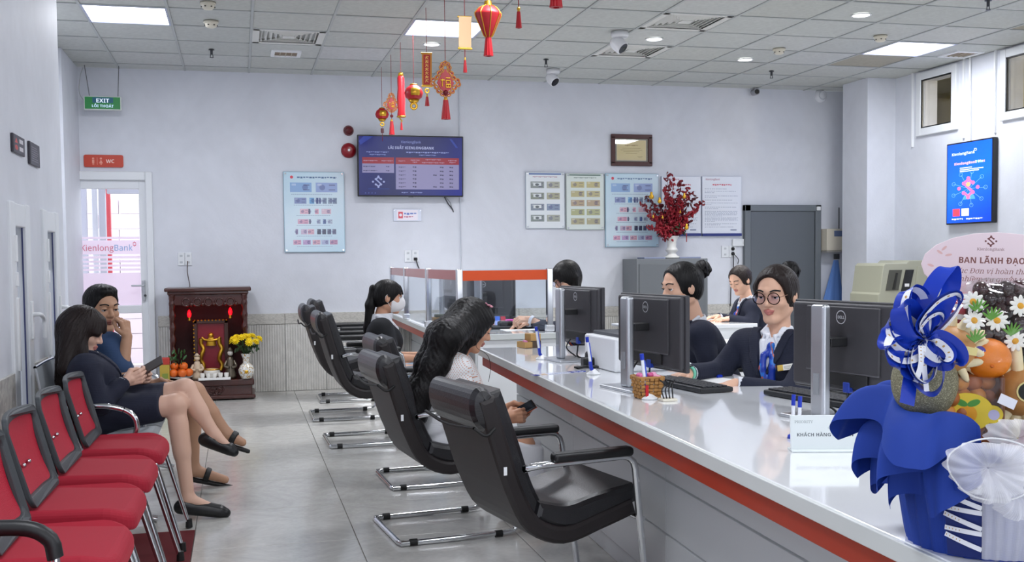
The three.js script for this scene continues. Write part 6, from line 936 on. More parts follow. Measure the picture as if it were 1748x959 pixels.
// ---------- festive ornaments hanging in a row from the ceiling ----------
const SATIN_RED = M('#b3101f', 0.4, { sheen: 0.4, sheenColor: '#ff6050' }), STRING = M('#8e1a22', 0.7);
const hangX = 1.36, hangSpot = (u) => { let z = -10.6; for (let i = 0; i < 30; i++) { const p = at(u, 200, z); z += (p.x - hangX) * 2.2; } return z; };
function hang(u, vTop, label, build) {              // origin at the top of the ornament, 1 unit = 1 m
  const z = hangSpot(u), p = at(u, vTop, z), s = Math.abs(at(u, vTop + 10, z).y - p.y) / 10, t = thing('hanging_ornament', label, 'ornament', [p.x, p.y, z]);
  part(t, 'string', bar([0, 0, 0], [0, CEIL - p.y - 0.002, 0], 0.0022, 6), STRING); build(t, s); return t;
}
const tassel = (t, s, y0, y1, w) => { const L = (y1 - y0) * s; part(t, 'tassel_cap', LA([[0, 0], [w * 0.5, -0.004], [w * 0.6, -0.02], [w * 0.4, -0.024], [0, -0.024]], 12).translate(0, -y0 * s + 0.02, 0), GOLD); const g = []; for (let i = 0; i < 9; i++) { const a = i * 0.7; g.push(bar([0.35 * w * Math.cos(a), -y0 * s, 0.35 * w * Math.sin(a)], [w * Math.cos(a), -y0 * s - L, w * Math.sin(a)], w * 0.42, 6)); } part(t, 'tassel', g, SATIN_RED); };
const link = (t, s, y0, y1) => part(t, 'cord', bar([0, -y0 * s, 0], [0, -y1 * s, 0], 0.0025, 6), STRING);
const coin = (t, s, y, r) => part(t, 'coin', [new THREE.TorusGeometry(r, r * 0.42, 10, 24).scale(1, 1, 0.35).translate(0, -y * s, 0)], GOLD);
const bead = (t, s, y, r) => part(t, 'bead', LA([[0, r], [r * 0.8, r * 0.5], [r, 0], [r * 0.7, -r * 0.7], [0, -r]], 12).translate(0, -y * s, 0), M('#6e1020', 0.35));
hang(637, 203, 'small brown-red heart-shaped lantern, leftmost of the hanging ornaments', (t, s) => { part(t, 'lantern', LA([[0, 0.0], [0.03, -0.004], [0.044, -0.02], [0.044, -0.034], [0.03, -0.06], [0.008, -0.098], [0, -0.1]], 8), M('#8d3a20', 0.4)); part(t, 'bands', [new THREE.TorusGeometry(0.044, 0.003, 6, 24).rotateX(PI / 2).translate(0, -0.028, 0)], GOLD); link(t, s, 16, 25); tassel(t, s, 29, 44, 0.016); bead(t, s, -14, 0.008); });
const ballLantern = (t, s, r) => { const R_ = r, g = []; part(t, 'lantern', LA([[0.35 * R_, 0], [0.8 * R_, -0.35 * R_], [R_, -0.85 * R_], [0.85 * R_, -1.3 * R_], [0.35 * R_, -1.65 * R_]], 28), SATIN_RED); part(t, 'top_cap', LA([[0, 0.12 * R_], [0.38 * R_, 0.1 * R_], [0.42 * R_, -0.06 * R_], [0, -0.06 * R_]], 20), GOLD); part(t, 'bottom_cap', LA([[0, -1.55 * R_], [0.62 * R_, -1.5 * R_], [0.4 * R_, -1.85 * R_], [0, -1.85 * R_]], 20), GOLD); part(t, 'gold_panel', [new THREE.SphereGeometry(1.0 * R_, 12, 10, 1.1, 1.0, 1.05, 0.95).scale(1.01, 0.84, 1.01).translate(0, -0.82 * R_, 0)], GOLD, 'gold printed panel'); };
hang(652, 185, 'small round red and gold lantern with coin, second of the hanging ornaments from the left', (t, s) => { ballLantern(t, s, 0.066); link(t, s, 18, 22); coin(t, s, 27, 0.016); link(t, s, 30, 33); part(t, 'charm', RB(0.03, 0.045, 0.014, 0.005, 0, -38 * s, 0), M('#5e1220', 0.4)); link(t, s, 42, 56); });
function knotCharm(t, s, R_) {                      // gourd-shaped filigree charm
  const half = [[0.0, -0.02], [0.16, -0.1], [0.24, -0.28], [0.2, -0.45], [0.38, -0.6], [0.5, -0.86], [0.74, -1.0], [0.8, -1.22], [0.56, -1.4], [0.42, -1.62], [0.2, -1.78], [0.0, -1.86]], outline = [...half, ...half.slice(1, -1).reverse().map(([x, q]) => [-x, q])].map(([x, q]) => [x * R_, q * R_]);
  part(t, 'plaque', EX([[0, -0.35], [0.2, -0.6], [0.5, -1.15], [0.3, -1.5], [0, -1.72], [-0.3, -1.5], [-0.5, -1.15], [-0.2, -0.6]].map(([x, q]) => [x * R_, q * R_]), 0.008, 0.002), SATIN_RED);
  const curls = outline.map(([x, q], i) => new THREE.TorusGeometry(R_ * 0.11, R_ * 0.04, 6, 14).translate(x * 0.96, q, 0)); part(t, 'filigree', [...curls, TU(outline.map(([x, q]) => [x * 0.8, -0.95 * R_ + (q + 0.95 * R_) * 0.86, 0.002]), R_ * 0.03, 80, 6, true)], M('#c4803e', 0.35, { metalness: 0.5 })); part(t, 'red_cord_edge', TU(outline.map(([x, q]) => [x * 1.05, q, -0.002]), R_ * 0.035, 80, 6, true), SATIN_RED);
  const g = [], y = -R_ * 1.12; for (const [a, b, c, d] of [[-0.2, 0.2, -0.2, -0.25], [-0.3, 0.12, -0.06, 0.12], [0.02, 0.24, 0.26, 0.24], [0.02, 0.1, 0.26, 0.1], [0.02, 0.1, 0.02, -0.06], [0.26, 0.1, 0.26, -0.06], [0.02, -0.12, 0.28, -0.12], [0.02, -0.28, 0.28, -0.28], [0.02, -0.12, 0.02, -0.28], [0.28, -0.12, 0.28, -0.28], [0.15, -0.12, 0.15, -0.28]]) g.push(bar([a * R_, y + b * R_, 0.007], [c * R_, y + d * R_, 0.007], R_ * 0.04, 6)); part(t, 'gold_character', g, GOLD, 'raised gold character');
}
hang(668, 160, 'small red gourd-shaped knot charm with a tassel, third of the hanging ornaments', (t, s) => { knotCharm(t, s, 0.085); link(t, s, 29, 36); bead(t, s, 38, 0.016); link(t, s, 41, 46); tassel(t, s, 47, 70, 0.018); });
hang(684, 127, 'long red firecracker-like fabric tube with gold ends, fourth of the hanging ornaments', (t, s) => { part(t, 'tube', LA([[0, 0.0], [0.02, -0.005], [0.03, -0.03], [0.028, -0.12], [0.034, -0.2], [0.03, -0.3], [0.034, -0.345], [0.02, -0.36], [0, -0.36]], 14), SATIN_RED); part(t, 'gold_trim', [LA([[0, 0.02], [0.018, 0.014], [0.026, -0.012], [0, -0.014]], 12), new THREE.TorusGeometry(0.034, 0.006, 6, 20).rotateX(PI / 2).translate(0, -0.355, 0)], GOLD); link(t, s, 60, 66); part(t, 'charm', TU([[0, -64 * s, 0], [0.012, -68 * s, 0], [-0.012, -74 * s, 0], [0.008, -80 * s, 0]], 0.006, 16, 6), GOLD); tassel(t, s, 82, 95, 0.008); });
hang(706, 145, 'larger round red and gold lantern with a coin, fifth of the hanging ornaments', (t, s) => { ballLantern(t, s, 0.075); link(t, s, 24, 31); coin(t, s, 36, 0.022); });
function scroll(t, s, w, h, mat, tex) { const g = new THREE.PlaneGeometry(w, h, 6, 16); const p = g.attributes.position; for (let i = 0; i < p.count; i++) p.setZ(i, 0.006 * Math.sin(p.getY(i) * 14) + 0.02 * (p.getX(i) / w) ** 2); g.translate(0, -h / 2, 0.004); g.computeVertexNormals(); const b = g.clone().translate(0, 0, -0.003); part(t, 'scroll_sheet', g, mat); part(t, 'scroll_back', b, M('#b08a58', 0.7, { side: THREE.DoubleSide })); part(t, 'roller', [bar([-w * 0.56, 0, 0], [w * 0.56, 0, 0], 0.007, 8)], GOLD); part(t, 'roller', [bar([-w * 0.56, -h, 0.004], [w * 0.56, -h, 0.004], 0.007, 8)], GOLD); }
hang(728, 91, 'red vertical scroll with gold border and gold brush writing, sixth of the hanging ornaments', (t, s) => {
  const tex = canvasTexture(128, 400, (g) => { g.fillStyle = '#d08a28'; g.fillRect(0, 0, 128, 400); g.fillStyle = '#b8141f'; g.fillRect(20, 20, 88, 360); g.strokeStyle = '#f2c45c'; g.lineWidth = 7; g.lineCap = 'round'; for (let i = 0; i < 7; i++) { const y = 50 + i * 46; g.beginPath(); g.moveTo(44, y); g.lineTo(86, y - 6 + 4 * (i % 3)); g.moveTo(66, y - 14); g.quadraticCurveTo(58, y + 10, 44, y + 26); g.moveTo(60, y + 6); g.lineTo(84, y + 24); if (i % 2) { g.moveTo(50, y + 14); g.lineTo(80, y + 12); } g.stroke(); } });
  scroll(t, s, 17 * s, 56 * s, printed(tex, 0.5, { side: THREE.DoubleSide })); coin(t, s, 64, 0.014); tassel(t, s, 74, 90, 0.012); });
hang(760, 107, 'large red and gold fortune knot charm with a long tassel, right of the red scroll', (t, s) => { knotCharm(t, s, 0.116); link(t, s, 40, 48); bead(t, s, 51, 0.02); link(t, s, 55, 62); tassel(t, s, 64, 97, 0.023); });
hang(793, 29, 'plain beige paper scroll hanging before the ceiling light panel', (t, s) => { scroll(t, s, 22 * s, 54 * s, M('#d9b68c', 0.7, { side: THREE.DoubleSide })); link(t, s, 54, 72); tassel(t, s, 74, 95, 0.009); });
hang(833, 9, 'red faceted balloon-shaped lantern with gold ribs and red tassel', (t, s) => { const pr = [[0.02, 0], [0.05, -0.015], [0.072, -0.04], [0.074, -0.055], [0.05, -0.11], [0.026, -0.165], [0.014, -0.175]]; part(t, 'lantern', LA(pr, 8), M('#b8202a', 0.5)); const g = []; for (let k = 0; k < 8; k++) { const a = k * PI / 4; g.push(TU(pr.map(([r, y]) => [r * 1.01 * Math.sin(a), y, r * 1.01 * Math.cos(a)]), 0.0028, 18, 6)); } part(t, 'gold_ribs', g, GOLD); part(t, 'cap', CY_(0.02, 0.024, 0.025, 0, 0.01, 0, 12), GOLD); link(t, s, 33, 38); bead(t, s, 38, 0.012); part(t, 'gold_bead', SP(0.01, 0, -44 * s, 0, 10), GOLD); tassel(t, s, 51, 87, 0.02); });
hang(885, -12, 'red tassel with a gold bead, second from the right of the hanging row', (t, s) => { bead(t, s, 4, 0.012); part(t, 'gold_bead', SP(0.009, 0, -27 * s, 0, 10), GOLD); link(t, s, 4, 28); tassel(t, s, 32, 60, 0.011); });
hang(949, -52, 'thick red tassel at the upper edge, rightmost of the hanging row', (t, s) => { bead(t, s, 8, 0.016); tassel(t, s, 18, 65, 0.021); });
// ---------- altar cabinet by the back wall ----------
const ROSEWOOD = new THREE.MeshPhysicalMaterial({ color: new THREE.Color('#501d12'), roughness: 0.32, clearcoat: 0.3, map: rep(noiseTexture(128, (u, v) => { const k = 0.8 + 0.25 * torus(u * 1, v, 3, 90) + 0.1 * torus(u, v, 12, 91); return [k, k * 0.95, k * 0.92]; }, true), 3) });
const AX = -0.28, AZ = -10.62;                    // altar centre; front faces the hall
{
  const t = thing('altar_cabinet', 'dark carved rosewood altar cabinet on the floor by the back wall', 'altar', [AX, 0, AZ]);
  const w = 0.74, d = 0.42;
  const b = part(t, 'base', [RB(w + 0.06, 0.06, d + 0.1, 0.012, 0, 0.165, 0.02), RB(w + 0.02, 0.1, d + 0.06, 0.01, 0, 0.09, 0.02), RB(w + 0.08, 0.035, d + 0.11, 0.01, 0, 0.03, 0.02)], ROSEWOOD);
  part(b, 'carving', [0, 1, 2, 3, 4].map((i) => new THREE.TorusGeometry(0.028, 0.008, 6, 18).translate(0.05 + i * 0.02 - 0.04, 0.09 + 0.014 * Math.sin(i * 2), d / 2 + 0.05)), ROSEWOOD);
  part(t, 'top', [RB(w + 0.04, 0.035, d + 0.02, 0.01, 0, 1.035, 0), RB(w - 0.01, 0.03, d - 0.02, 0.008, 0, 1.005, 0)], ROSEWOOD);
  part(t, 'back_panel', B(w - 0.06, 0.82, 0.02, 0, 0.59, -d / 2 + 0.02), M('#3a0b0e', 0.6)); for (const s of [1, -1]) part(t, 'side_panel', RB(0.02, 0.82, d - 0.04, 0.004, s * (w / 2 - 0.03), 0.59, 0), ROSEWOOD);
  for (const s of [1, -1]) { const pr = []; for (let i = 0; i <= 60; i++) { const f = i / 60; pr.push([0.024 + 0.007 * Math.sin(f * 2 * PI * 7) + (f < 0.06 || f > 0.94 ? 0.012 : 0), f * 0.79]); } part(t, 'column', LA([[0, 0], ...pr, [0, 0.79]], 16).translate(s * (w / 2 - 0.045), 0.2, d / 2 - 0.045), ROSEWOOD); }
  const fr = part(t, 'frieze', RB(w - 0.12, 0.1, 0.02, 0.006, 0, 0.94, d / 2 - 0.04), ROSEWOOD); part(fr, 'carving', [-0.2, -0.1, 0, 0.1, 0.2].flatMap((x) => [new THREE.TorusGeometry(0.035, 0.009, 6, 18).translate(x, 0.92, d / 2 - 0.025), SP(0.02, x + 0.05, 0.9, d / 2 - 0.03, 10)]), ROSEWOOD);
}
const altarTop = 0.196, onAltar = (u, z) => at(u, 600, z).x;
for (const [u, v, label] of [[323, 536, 'left glowing red altar bulb'], [393, 532, 'right glowing red altar bulb']]) { const p = at(u, v, -10.55), t = thing('altar_bulb', label, 'lamp', p.toArray()); part(t, 'bulb', LA([[0, 0.045], [0.012, 0.03], [0.02, 0.0], [0.014, -0.028], [0, -0.034]], 14), M('#ff2030', 0.3, { emissive: '#ff0a18', emissiveIntensity: 1.4 })); part(t, 'socket', [CY_(0.012, 0.014, 0.03, 0, -0.046, 0, 12), bar([0, -0.05, 0], [0, -0.05, -0.22], 0.006, 8)], GOLD); const l = new THREE.PointLight(0xff2010, 0.014); l.position.copy(p); l.castShadow = true; scene.add(l); }
{
  const a = at(329, 546, -10.6), b = at(392, 652, -10.6), w = b.x - a.x, h = a.y - altarTop, t = thing('altar_picture', 'gold-edged altar tablet with a red ground and gilded relief pillars', 'tablet', [(a.x + b.x) / 2, altarTop, -10.62]);
  part(t, 'frame', [RB(w, 0.04, 0.03, 0.006, 0, h - 0.02, 0), RB(0.04, h, 0.03, 0.006, -w / 2 + 0.02, h / 2, 0), RB(0.04, h, 0.03, 0.006, w / 2 - 0.02, h / 2, 0)], M('#40241c', 0.35));
  const g = []; for (let i = 0; i < 15; i++) { g.push(SP(0.009, -w / 2 + 0.006, h * (i + 0.5) / 15, 0.016, 8)); if (i < 10) g.push(SP(0.009, -w / 2 + w * (i + 0.5) / 10, h - 0.006, 0.016, 8)); } part(t, 'gold_beading', g, GOLD);
  part(t, 'red_ground', B(w - 0.06, h - 0.04, 0.01, 0, h / 2, -0.006), M('#7a0d22', 0.4));
  for (const s of [1, -1]) part(t, 'relief_pillar', TU([0, 1, 2, 3, 4, 5, 6].map((i) => [s * w * 0.26 + 0.014 * Math.sin(i * 2), 0.06 + i * 0.052, 0.012 + 0.006 * Math.cos(i * 2)]), 0.02, 30, 8), GOLD);
  part(t, 'relief_figure', [SP(0.026, 0, 0.4, 0.012, 12), LA([[0, 0.1], [0.03, 0.07], [0.05, 0], [0, 0]], 12).scale(1, 1, 0.4).translate(0, 0.3, 0.006), TU([[-w * 0.26, 0.38, 0.01], [-0.06, 0.36, 0.014], [0, 0.35, 0.014], [0.06, 0.36, 0.014], [w * 0.26, 0.38, 0.01]], 0.012, 20, 6)], GOLD);
}
const figure = (name, label, u, h, m, m2) => { const x = onAltar(u, -10.42), t = thing(name, label, 'figurine', [x, altarTop, -10.42]); part(t, 'robe', LA([[0, 0], [0.05, 0.0], [0.056, 0.03], [0.044, 0.07], [0.034, h * 0.55], [0.022, h * 0.68], [0, h * 0.7]], 16), m); part(t, 'arms', [TU([[-0.034, h * 0.55, 0], [-0.05, h * 0.4, 0.03], [-0.01, h * 0.36, 0.05]], 0.013, 12, 8), TU([[0.034, h * 0.55, 0], [0.05, h * 0.4, 0.03], [0.01, h * 0.36, 0.05]], 0.013, 12, 8)], m); part(t, 'head', SP(0.026, 0, h * 0.8, 0.004, 14), m2); part(t, 'hat', LA([[0, h], [0.012, h * 0.96], [0.03, h * 0.88], [0, h * 0.87]], 14), m); return t; };
figure('deity_figurine', 'small beige pottery figurine left of the gold-edged altar tablet', 336, 0.25, M('#c9b49a', 0.6), M('#d9c2a6', 0.6)); figure('deity_figurine', 'dark silver figurine right of the gold-edged altar tablet', 393, 0.3, M('#6f6658', 0.3, { metalness: 0.6 }), M('#d6d3cc', 0.4));
{
  const x = onAltar(361, -10.38), t = thing('incense_bowl', 'white and gold incense bowl in front of the altar tablet', 'bowl', [x, altarTop, -10.4]); part(t, 'bowl', LA([[0, 0], [0.045, 0], [0.04, 0.012], [0.07, 0.04], [0.076, 0.07], [0.066, 0.095], [0.058, 0.095], [0.064, 0.07], [0, 0.06]], 28), M('#d8d4cc', 0.25)); part(t, 'gold_rim', new THREE.TorusGeometry(0.066, 0.006, 8, 28).rotateX(PI / 2).translate(0, 0.095, 0), GOLD);
  const x2 = onAltar(365, -10.3), c = thing('cup_tray', 'white tray for five small offering cups', 'tray', [x2, altarTop, -10.345]); part(c, 'tray', [RB(0.29, 0.022, 0.07, 0.004, 0, 0.011, 0)], M('#e8e8e6', 0.25));
  const cupGeo = LA([[0, 0], [0.014, 0], [0.02, 0.012], [0.022, 0.042], [0.019, 0.042], [0.016, 0.012], [0, 0.008]], 18);
  for (let i = 0; i < 5; i++) { const k = thing('offering_cup', ['tiny white offering cup at the left end of the altar tray', 'tiny white offering cup second from the left on the altar tray', 'tiny white offering cup in the middle of the altar tray', 'tiny white offering cup second from the right on the altar tray', 'tiny white offering cup at the right end of the altar tray'][i], 'cup', [x2 - 0.108 + i * 0.054, altarTop + 0.022, -10.345], 0, 'five offering cups in a row'); part(k, 'bowl', cupGeo, M('#eceae4', 0.2)); }
}
{ // plate of tangerines with leaves
  const x = onAltar(308, -10.33) - 0.005, t = thing('fruit_plate', 'white footed plate of tangerines at the left front of the altar', 'plate', [x, altarTop, -10.34]); part(t, 'plate', LA([[0, 0.025], [0.03, 0.0], [0.04, 0], [0.036, 0.02], [0.11, 0.04], [0.112, 0.046], [0.04, 0.034], [0, 0.034]], 28), M('#d9dad8', 0.2));
  const or = LA([[0, 0.036], [0.02, 0.034], [0.036, 0.018], [0.04, 0], [0.034, -0.02], [0.018, -0.034], [0, -0.036]], 18), om = M('#e0691c', 0.45, { bumpMap: plasterBump, bumpScale: 0.001 });
  [[-0.06, 0.078, 0.03], [0.02, 0.078, 0.05], [0.075, 0.08, 0.01], [-0.02, 0.078, -0.04], [0.03, 0.138, 0.012], [-0.052, 0.135, -0.01]].forEach(([a, b, c], i) => { const o = thing('tangerine', ['tangerine at the left of the altar plate', 'tangerine at the front of the altar plate', 'tangerine at the right of the altar plate', 'tangerine at the back of the altar plate', 'tangerine on top of the others, right', 'tangerine on top of the others, left'][i], 'tangerine', [x + a, altarTop + b, -10.34 + c]); part(o, 'fruit', or.clone(), om); part(o, 'stem', CY_(0.004, 0.005, 0.006, 0, 0.038, 0, 8), M('#4a6a2c', 0.7)); });
  const l = []; for (let i = 0; i < 22; i++) { const a = rnd(6.28), r = 0.02 + rnd(0.06), y = 0.14 + rnd(0.14), g = new THREE.SphereGeometry(0.03, 8, 6).scale(0.35, 1, 0.12); ROT(g, rnd(-0.8, 0.8), a, rnd(-0.9, 0.9)); l.push(MV(g, -0.015 + r * Math.cos(a), y, r * Math.sin(a))); } part(t, 'leaves', l, M('#2c5a2a', 0.5));
}
{ // yellow chrysanthemums in a vase
  const x = onAltar(420, -10.36), t = thing('flower_vase', 'white vase with gold pattern holding yellow chrysanthemums, right on the altar', 'vase', [x, altarTop, -10.37]);
  part(t, 'vase', LA([[0, 0], [0.045, 0], [0.05, 0.01], [0.07, 0.05], [0.074, 0.085], [0.055, 0.125], [0.03, 0.15], [0.032, 0.19], [0.05, 0.235], [0.044, 0.235], [0.026, 0.19], [0, 0.18]], 30), printed(noiseTexture(128, (u, v) => { const n = torus(u, v, 7, 95); return n > 0.25 ? [0.72, 0.55, 0.25] : n > 0.12 ? [0.7, 0.72, 0.74] : [0.9, 0.9, 0.88]; }, true), 0.2)); part(t, 'gold_medallion', SP(0.024, 0, 0.07, 0.056, 14), GOLD);
  const petal = new THREE.SphereGeometry(1, 6, 4), ym = M('#f2d412', 0.6);
  for (let i = 0; i < 15; i++) { const a = i * 2.4, r = 0.14 * Math.sqrt((i + 0.4) / 15), c = V(r * Math.cos(a) - 0.01, 0.385 - 1.9 * r * r + rnd(-0.03, 0.03), r * Math.sin(a) * 0.85 + 0.01), g = []; const nrm = V(r * Math.cos(a) * 4, 0.5, r * Math.sin(a) * 4 + 0.25).normalize(), q = new THREE.Quaternion().setFromUnitVectors(V(0, 1, 0), nrm);
    for (let ring = 0; ring < 3; ring++) for (let k = 0; k < 11; k++) { const an = k * 2 * PI / 11 + ring * 0.3, el = 0.15 + ring * 0.5, p = petal.clone().scale(0.02 - ring * 0.004, 0.004, 0.0065); ROT(p, 0, 0, el); MV(p, 0.022 - ring * 0.005, 0.004 + ring * 0.008, 0); ROT(p, 0, an, 0); g.push(p); } g.push(SP(0.012, 0, 0.016, 0, 8)); const f = merged(g); f.applyQuaternion(q).translate(c.x, c.y, c.z); part(t, 'flower', f, ym); part(t, 'stem', TU([[0, 0.18, 0], [c.x * 0.4, 0.28, c.z * 0.4], [c.x, c.y - 0.01, c.z]], 0.003, 10, 5), M('#34552a', 0.7)); }
  const l = []; for (let i = 0; i < 34; i++) { const a = rnd(6.28), r = 0.03 + rnd(0.1), g = new THREE.SphereGeometry(0.026, 7, 5).scale(0.5, 1, 0.12); ROT(g, rnd(-1, 1), a, rnd(-1, 1)); l.push(MV(g, r * Math.cos(a), 0.25 + rnd(0.06), r * Math.sin(a))); } part(t, 'leaves', l, M('#26401f', 0.6));
}
{ const p = at(283, 650, -10.3), t = thing('incense_box', 'tall yellow and red box standing beside the altar cabinet', 'box', [p.x - 0.005, 0, -10.3]); part(t, 'lower_carton', RB(0.085, 0.36, 0.1, 0.004, 0, 0.18, 0), M('#b49a3a', 0.6)); part(t, 'red_cap', RB(0.088, 0.06, 0.104, 0.004, 0, 0.39, 0), M('#b5352a', 0.5), 'red carton end'); part(t, 'print', RB(0.05, 0.16, 0.004, 0.001, 0.004, 0.2, 0.051), M('#7c8c3a', 0.6)); }
// ---------- grey cabinet with the vase of red branches ----------
{
  const a = at(1087, 442, -10.45), b = at(1209, 442, -10.45), w = b.x - a.x, x = (a.x + b.x) / 2, h = a.y, t = thing('steel_cabinet', 'grey steel cabinet below the vase of red branches', 'cabinet', [x, 0, -10.67]); part(t, 'case', RB(w, h, 0.42, 0.008, 0, h / 2, 0), M('#6c7074', 0.45)); part(t, 'door', RB(w * 0.93, h * 0.92, 0.016, 0.005, 0, h / 2, 0.212), M('#63676b', 0.42)); part(t, 'keyhole', ROT(CY_(0.014, 0.014, 0.012, 0, 0, 0, 14), PI / 2).translate(w * 0.36, h * 0.72, 0.222), STEEL);
  for (const [dx, dz, label] of [[-0.17, 0.05, 'flat grey-blue folder on the steel cabinet, left of the vase'], [0.24, 0.02, 'flat grey-blue folder on the steel cabinet, right of the vase']]) solo('folder', label, 'folder', RB(0.24, 0.018, 0.2, 0.004, x + dx, h + 0.009, -10.67 + dz), M('#8b93ad', 0.6));
  const vx = at(1148, 437, -10.6).x, v = thing('urn_vase', 'white classical urn with dark red berry branches on the steel cabinet', 'vase', [vx, h, -10.62]);
  part(v, 'urn', LA([[0, 0], [0.085, 0], [0.085, 0.022], [0.06, 0.03], [0.04, 0.055], [0.05, 0.07], [0.068, 0.085], [0.06, 0.1], [0.045, 0.125], [0.05, 0.18], [0.07, 0.225], [0.082, 0.238], [0.074, 0.238], [0.05, 0.2], [0, 0.19]], 26), M('#dcdcd8', 0.4));
  const leaf = new THREE.SphereGeometry(1, 5, 4), rm = [M('#7d1020', 0.5), M('#8f1626', 0.5), M('#5e0c1a', 0.5)], top = [[-0.36, 0.33], [-0.3, 0.2], [-0.26, 0.42], [-0.2, 0.3], [-0.13, 0.5], [-0.1, 0.35], [-0.06, 0.66], [-0.03, 0.62], [0.0, 0.45], [0.03, 0.36], [0.06, 0.4], [0.1, 0.3], [0.12, 0.58], [0.15, 0.5], [0.2, 0.36], [0.24, 0.46], [0.28, 0.3], [0.33, 0.42], [0.38, 0.36], [-0.33, 0.1], [0.26, 0.14], [-0.16, 0.16], [0.14, 0.16], [-0.05, 0.22], [0.05, 0.2], [-0.22, 0.08]];
  top.forEach(([dx, dy], i) => { const e = V(dx * 0.95, 0.24 + dy, 0.12 * Math.sin(i * 2.1)), c = V(dx * 0.3, 0.24 + dy * 0.5, 0.06 * Math.sin(i * 2.1)), cv = new THREE.QuadraticBezierCurve3(V(dx * 0.08, 0.2, 0), c, e), g = [new THREE.TubeGeometry(cv, 10, 0.003, 5)];
    const n = 42; for (let k = 0; k < n; k++) { const p = cv.getPoint(0.15 + 0.85 * (k + rnd()) / n), s = 0.017 + rnd(0.013), q = leaf.clone().scale(s * 0.6, s, s * 0.35); ROT(q, rnd(3), rnd(6), rnd(3)); const sp = 0.055 * (1 - 0.6 * k / n); g.push(MV(q, p.x + rnd(-sp, sp), p.y + rnd(-sp, sp), p.z + rnd(-sp, sp))); } part(v, 'berry_branch', g, rm[i % 3]); });
  const gl = []; for (let i = 0; i < 90; i++) { const a = rnd(6.28), r = rnd(0.2), q = leaf.clone().scale(0.01, 0.03, 0.004); ROT(q, rnd(3), rnd(6), rnd(3)); gl.push(MV(q, r * Math.cos(a), 0.25 + rnd(0.15) * (1 - r * 2), r * Math.sin(a) * 0.6)); } part(v, 'green_leaves', gl, M('#2c3a22', 0.6));
  [[1112, 335, 0.03], [1126, 343, 0.026], [1168, 335, 0.024], [1115, 370, 0.014], [1131, 371, 0.014], [1161, 362, 0.012], [1172, 388, 0.026]].forEach(([u, q, r]) => { const p = at(u, q, -10.46).sub(v.position); part(v, 'gold_charm', [LA([[0, r * 1.6], [r * 0.5, r * 1.3], [r * 0.4, r * 0.7], [r * 0.9, 0], [r * 0.7, -r * 0.8], [0, -r]], 14).translate(p.x, p.y, p.z)], GOLD); });
  const q = at(1172, 398, -10.46).sub(v.position); part(v, 'charm_tassel', bar([q.x, q.y, q.z], [q.x, q.y - 0.09, q.z], 0.006, 8), M('#8e3a3a', 0.6));
}
// ---------- things on the counters ----------
const onSlab = (u, v) => { const p = atY(u, v, 0.76); return [p.x, 0.76, p.z]; };
[[925, 613, 'blue and white desk pen on a white stand, left of the far monitor'], [1013, 639, 'blue and white desk pen on a white stand, between the far and middle monitors'], [1108, 681, 'blue and white desk pen on a white stand, in front of the wicker basket']].forEach(([u, v, label]) => {
  const t = thing('desk_pen', label, 'pen', onSlab(u, v), 0.2, 'desk pens on white stands');
  part(t, 'stand', LA([[0, 0], [0.032, 0], [0.032, 0.006], [0.02, 0.014], [0.01, 0.024], [0, 0.024]], 24), WHITE);
  part(t, 'holder', [bar([0, 0.01, 0], [-0.012, 0.03, 0], 0.009, 10), bar([-0.012, 0.026, 0], [-0.018, 0.062, 0.002], 0.0085, 12)], BLUE_PLASTIC, 'blue pen socket');
  part(t, 'barrel', bar([-0.018, 0.06, 0.002], [-0.034, 0.155, 0.006], 0.0066, 12), M('#eef1f8', 0.25)); part(t, 'cap', bar([-0.034, 0.152, 0.006], [-0.037, 0.175, 0.007], 0.008, 12), BLUE_PLASTIC);
  part(t, 'stripe', bar([-0.013, 0.066, 0.009], [-0.027, 0.15, 0.012], 0.0022, 6), M('#3a58d8', 0.3));
});
[[1353, 748, 'blue and white pen standing left of its twin, before the counter sign'], [1364, 752, 'blue and white pen standing right of its twin, before the counter sign']].forEach(([u, v, label]) => { const t = thing('ballpoint_pen', label, 'pen', onSlab(u, v)); part(t, 'foot', LA([[0, 0], [0.016, 0], [0.014, 0.01], [0.008, 0.014], [0, 0.014]], 18), BLUE_PLASTIC); part(t, 'barrel', bar([0, 0.012, 0], [0.002, 0.1, 0], 0.0052, 12), M('#eef1f8', 0.25)); part(t, 'cap', bar([0.002, 0.098, 0], [0.003, 0.13, 0], 0.006, 12), BLUE_PLASTIC); part(t, 'grip', bar([0, 0.03, 0.001], [0, 0.055, 0.001], 0.0058, 12), BLUE_PLASTIC); });
{ const p = onSlab(953, 637), t = solo('promotional_ruler', 'flat white and blue printed ruler lying on the counter', 'ruler', RB(0.3, 0.003, 0.036, 0.001), printed(canvasTexture(512, 64, (g) => { g.fillStyle = '#d8dcec'; g.fillRect(0, 0, 512, 64); g.fillStyle = '#2a3c9c'; g.fillRect(0, 0, 50, 64); g.fillRect(360, 0, 152, 64); g.fillStyle = '#d8a850'; g.fillRect(70, 14, 60, 36); g.fillStyle = '#9aa2c8'; for (let x = 150; x < 350; x += 22) g.fillRect(x, 20, 14, 24); g.fillStyle = '#e8ecfa'; g.fillRect(390, 16, 40, 30); g.fillRect(446, 16, 40, 30); }), 0.2)); t.position.set(p[0], 0.7615, p[2]); t.rotation.y = 0.35; }
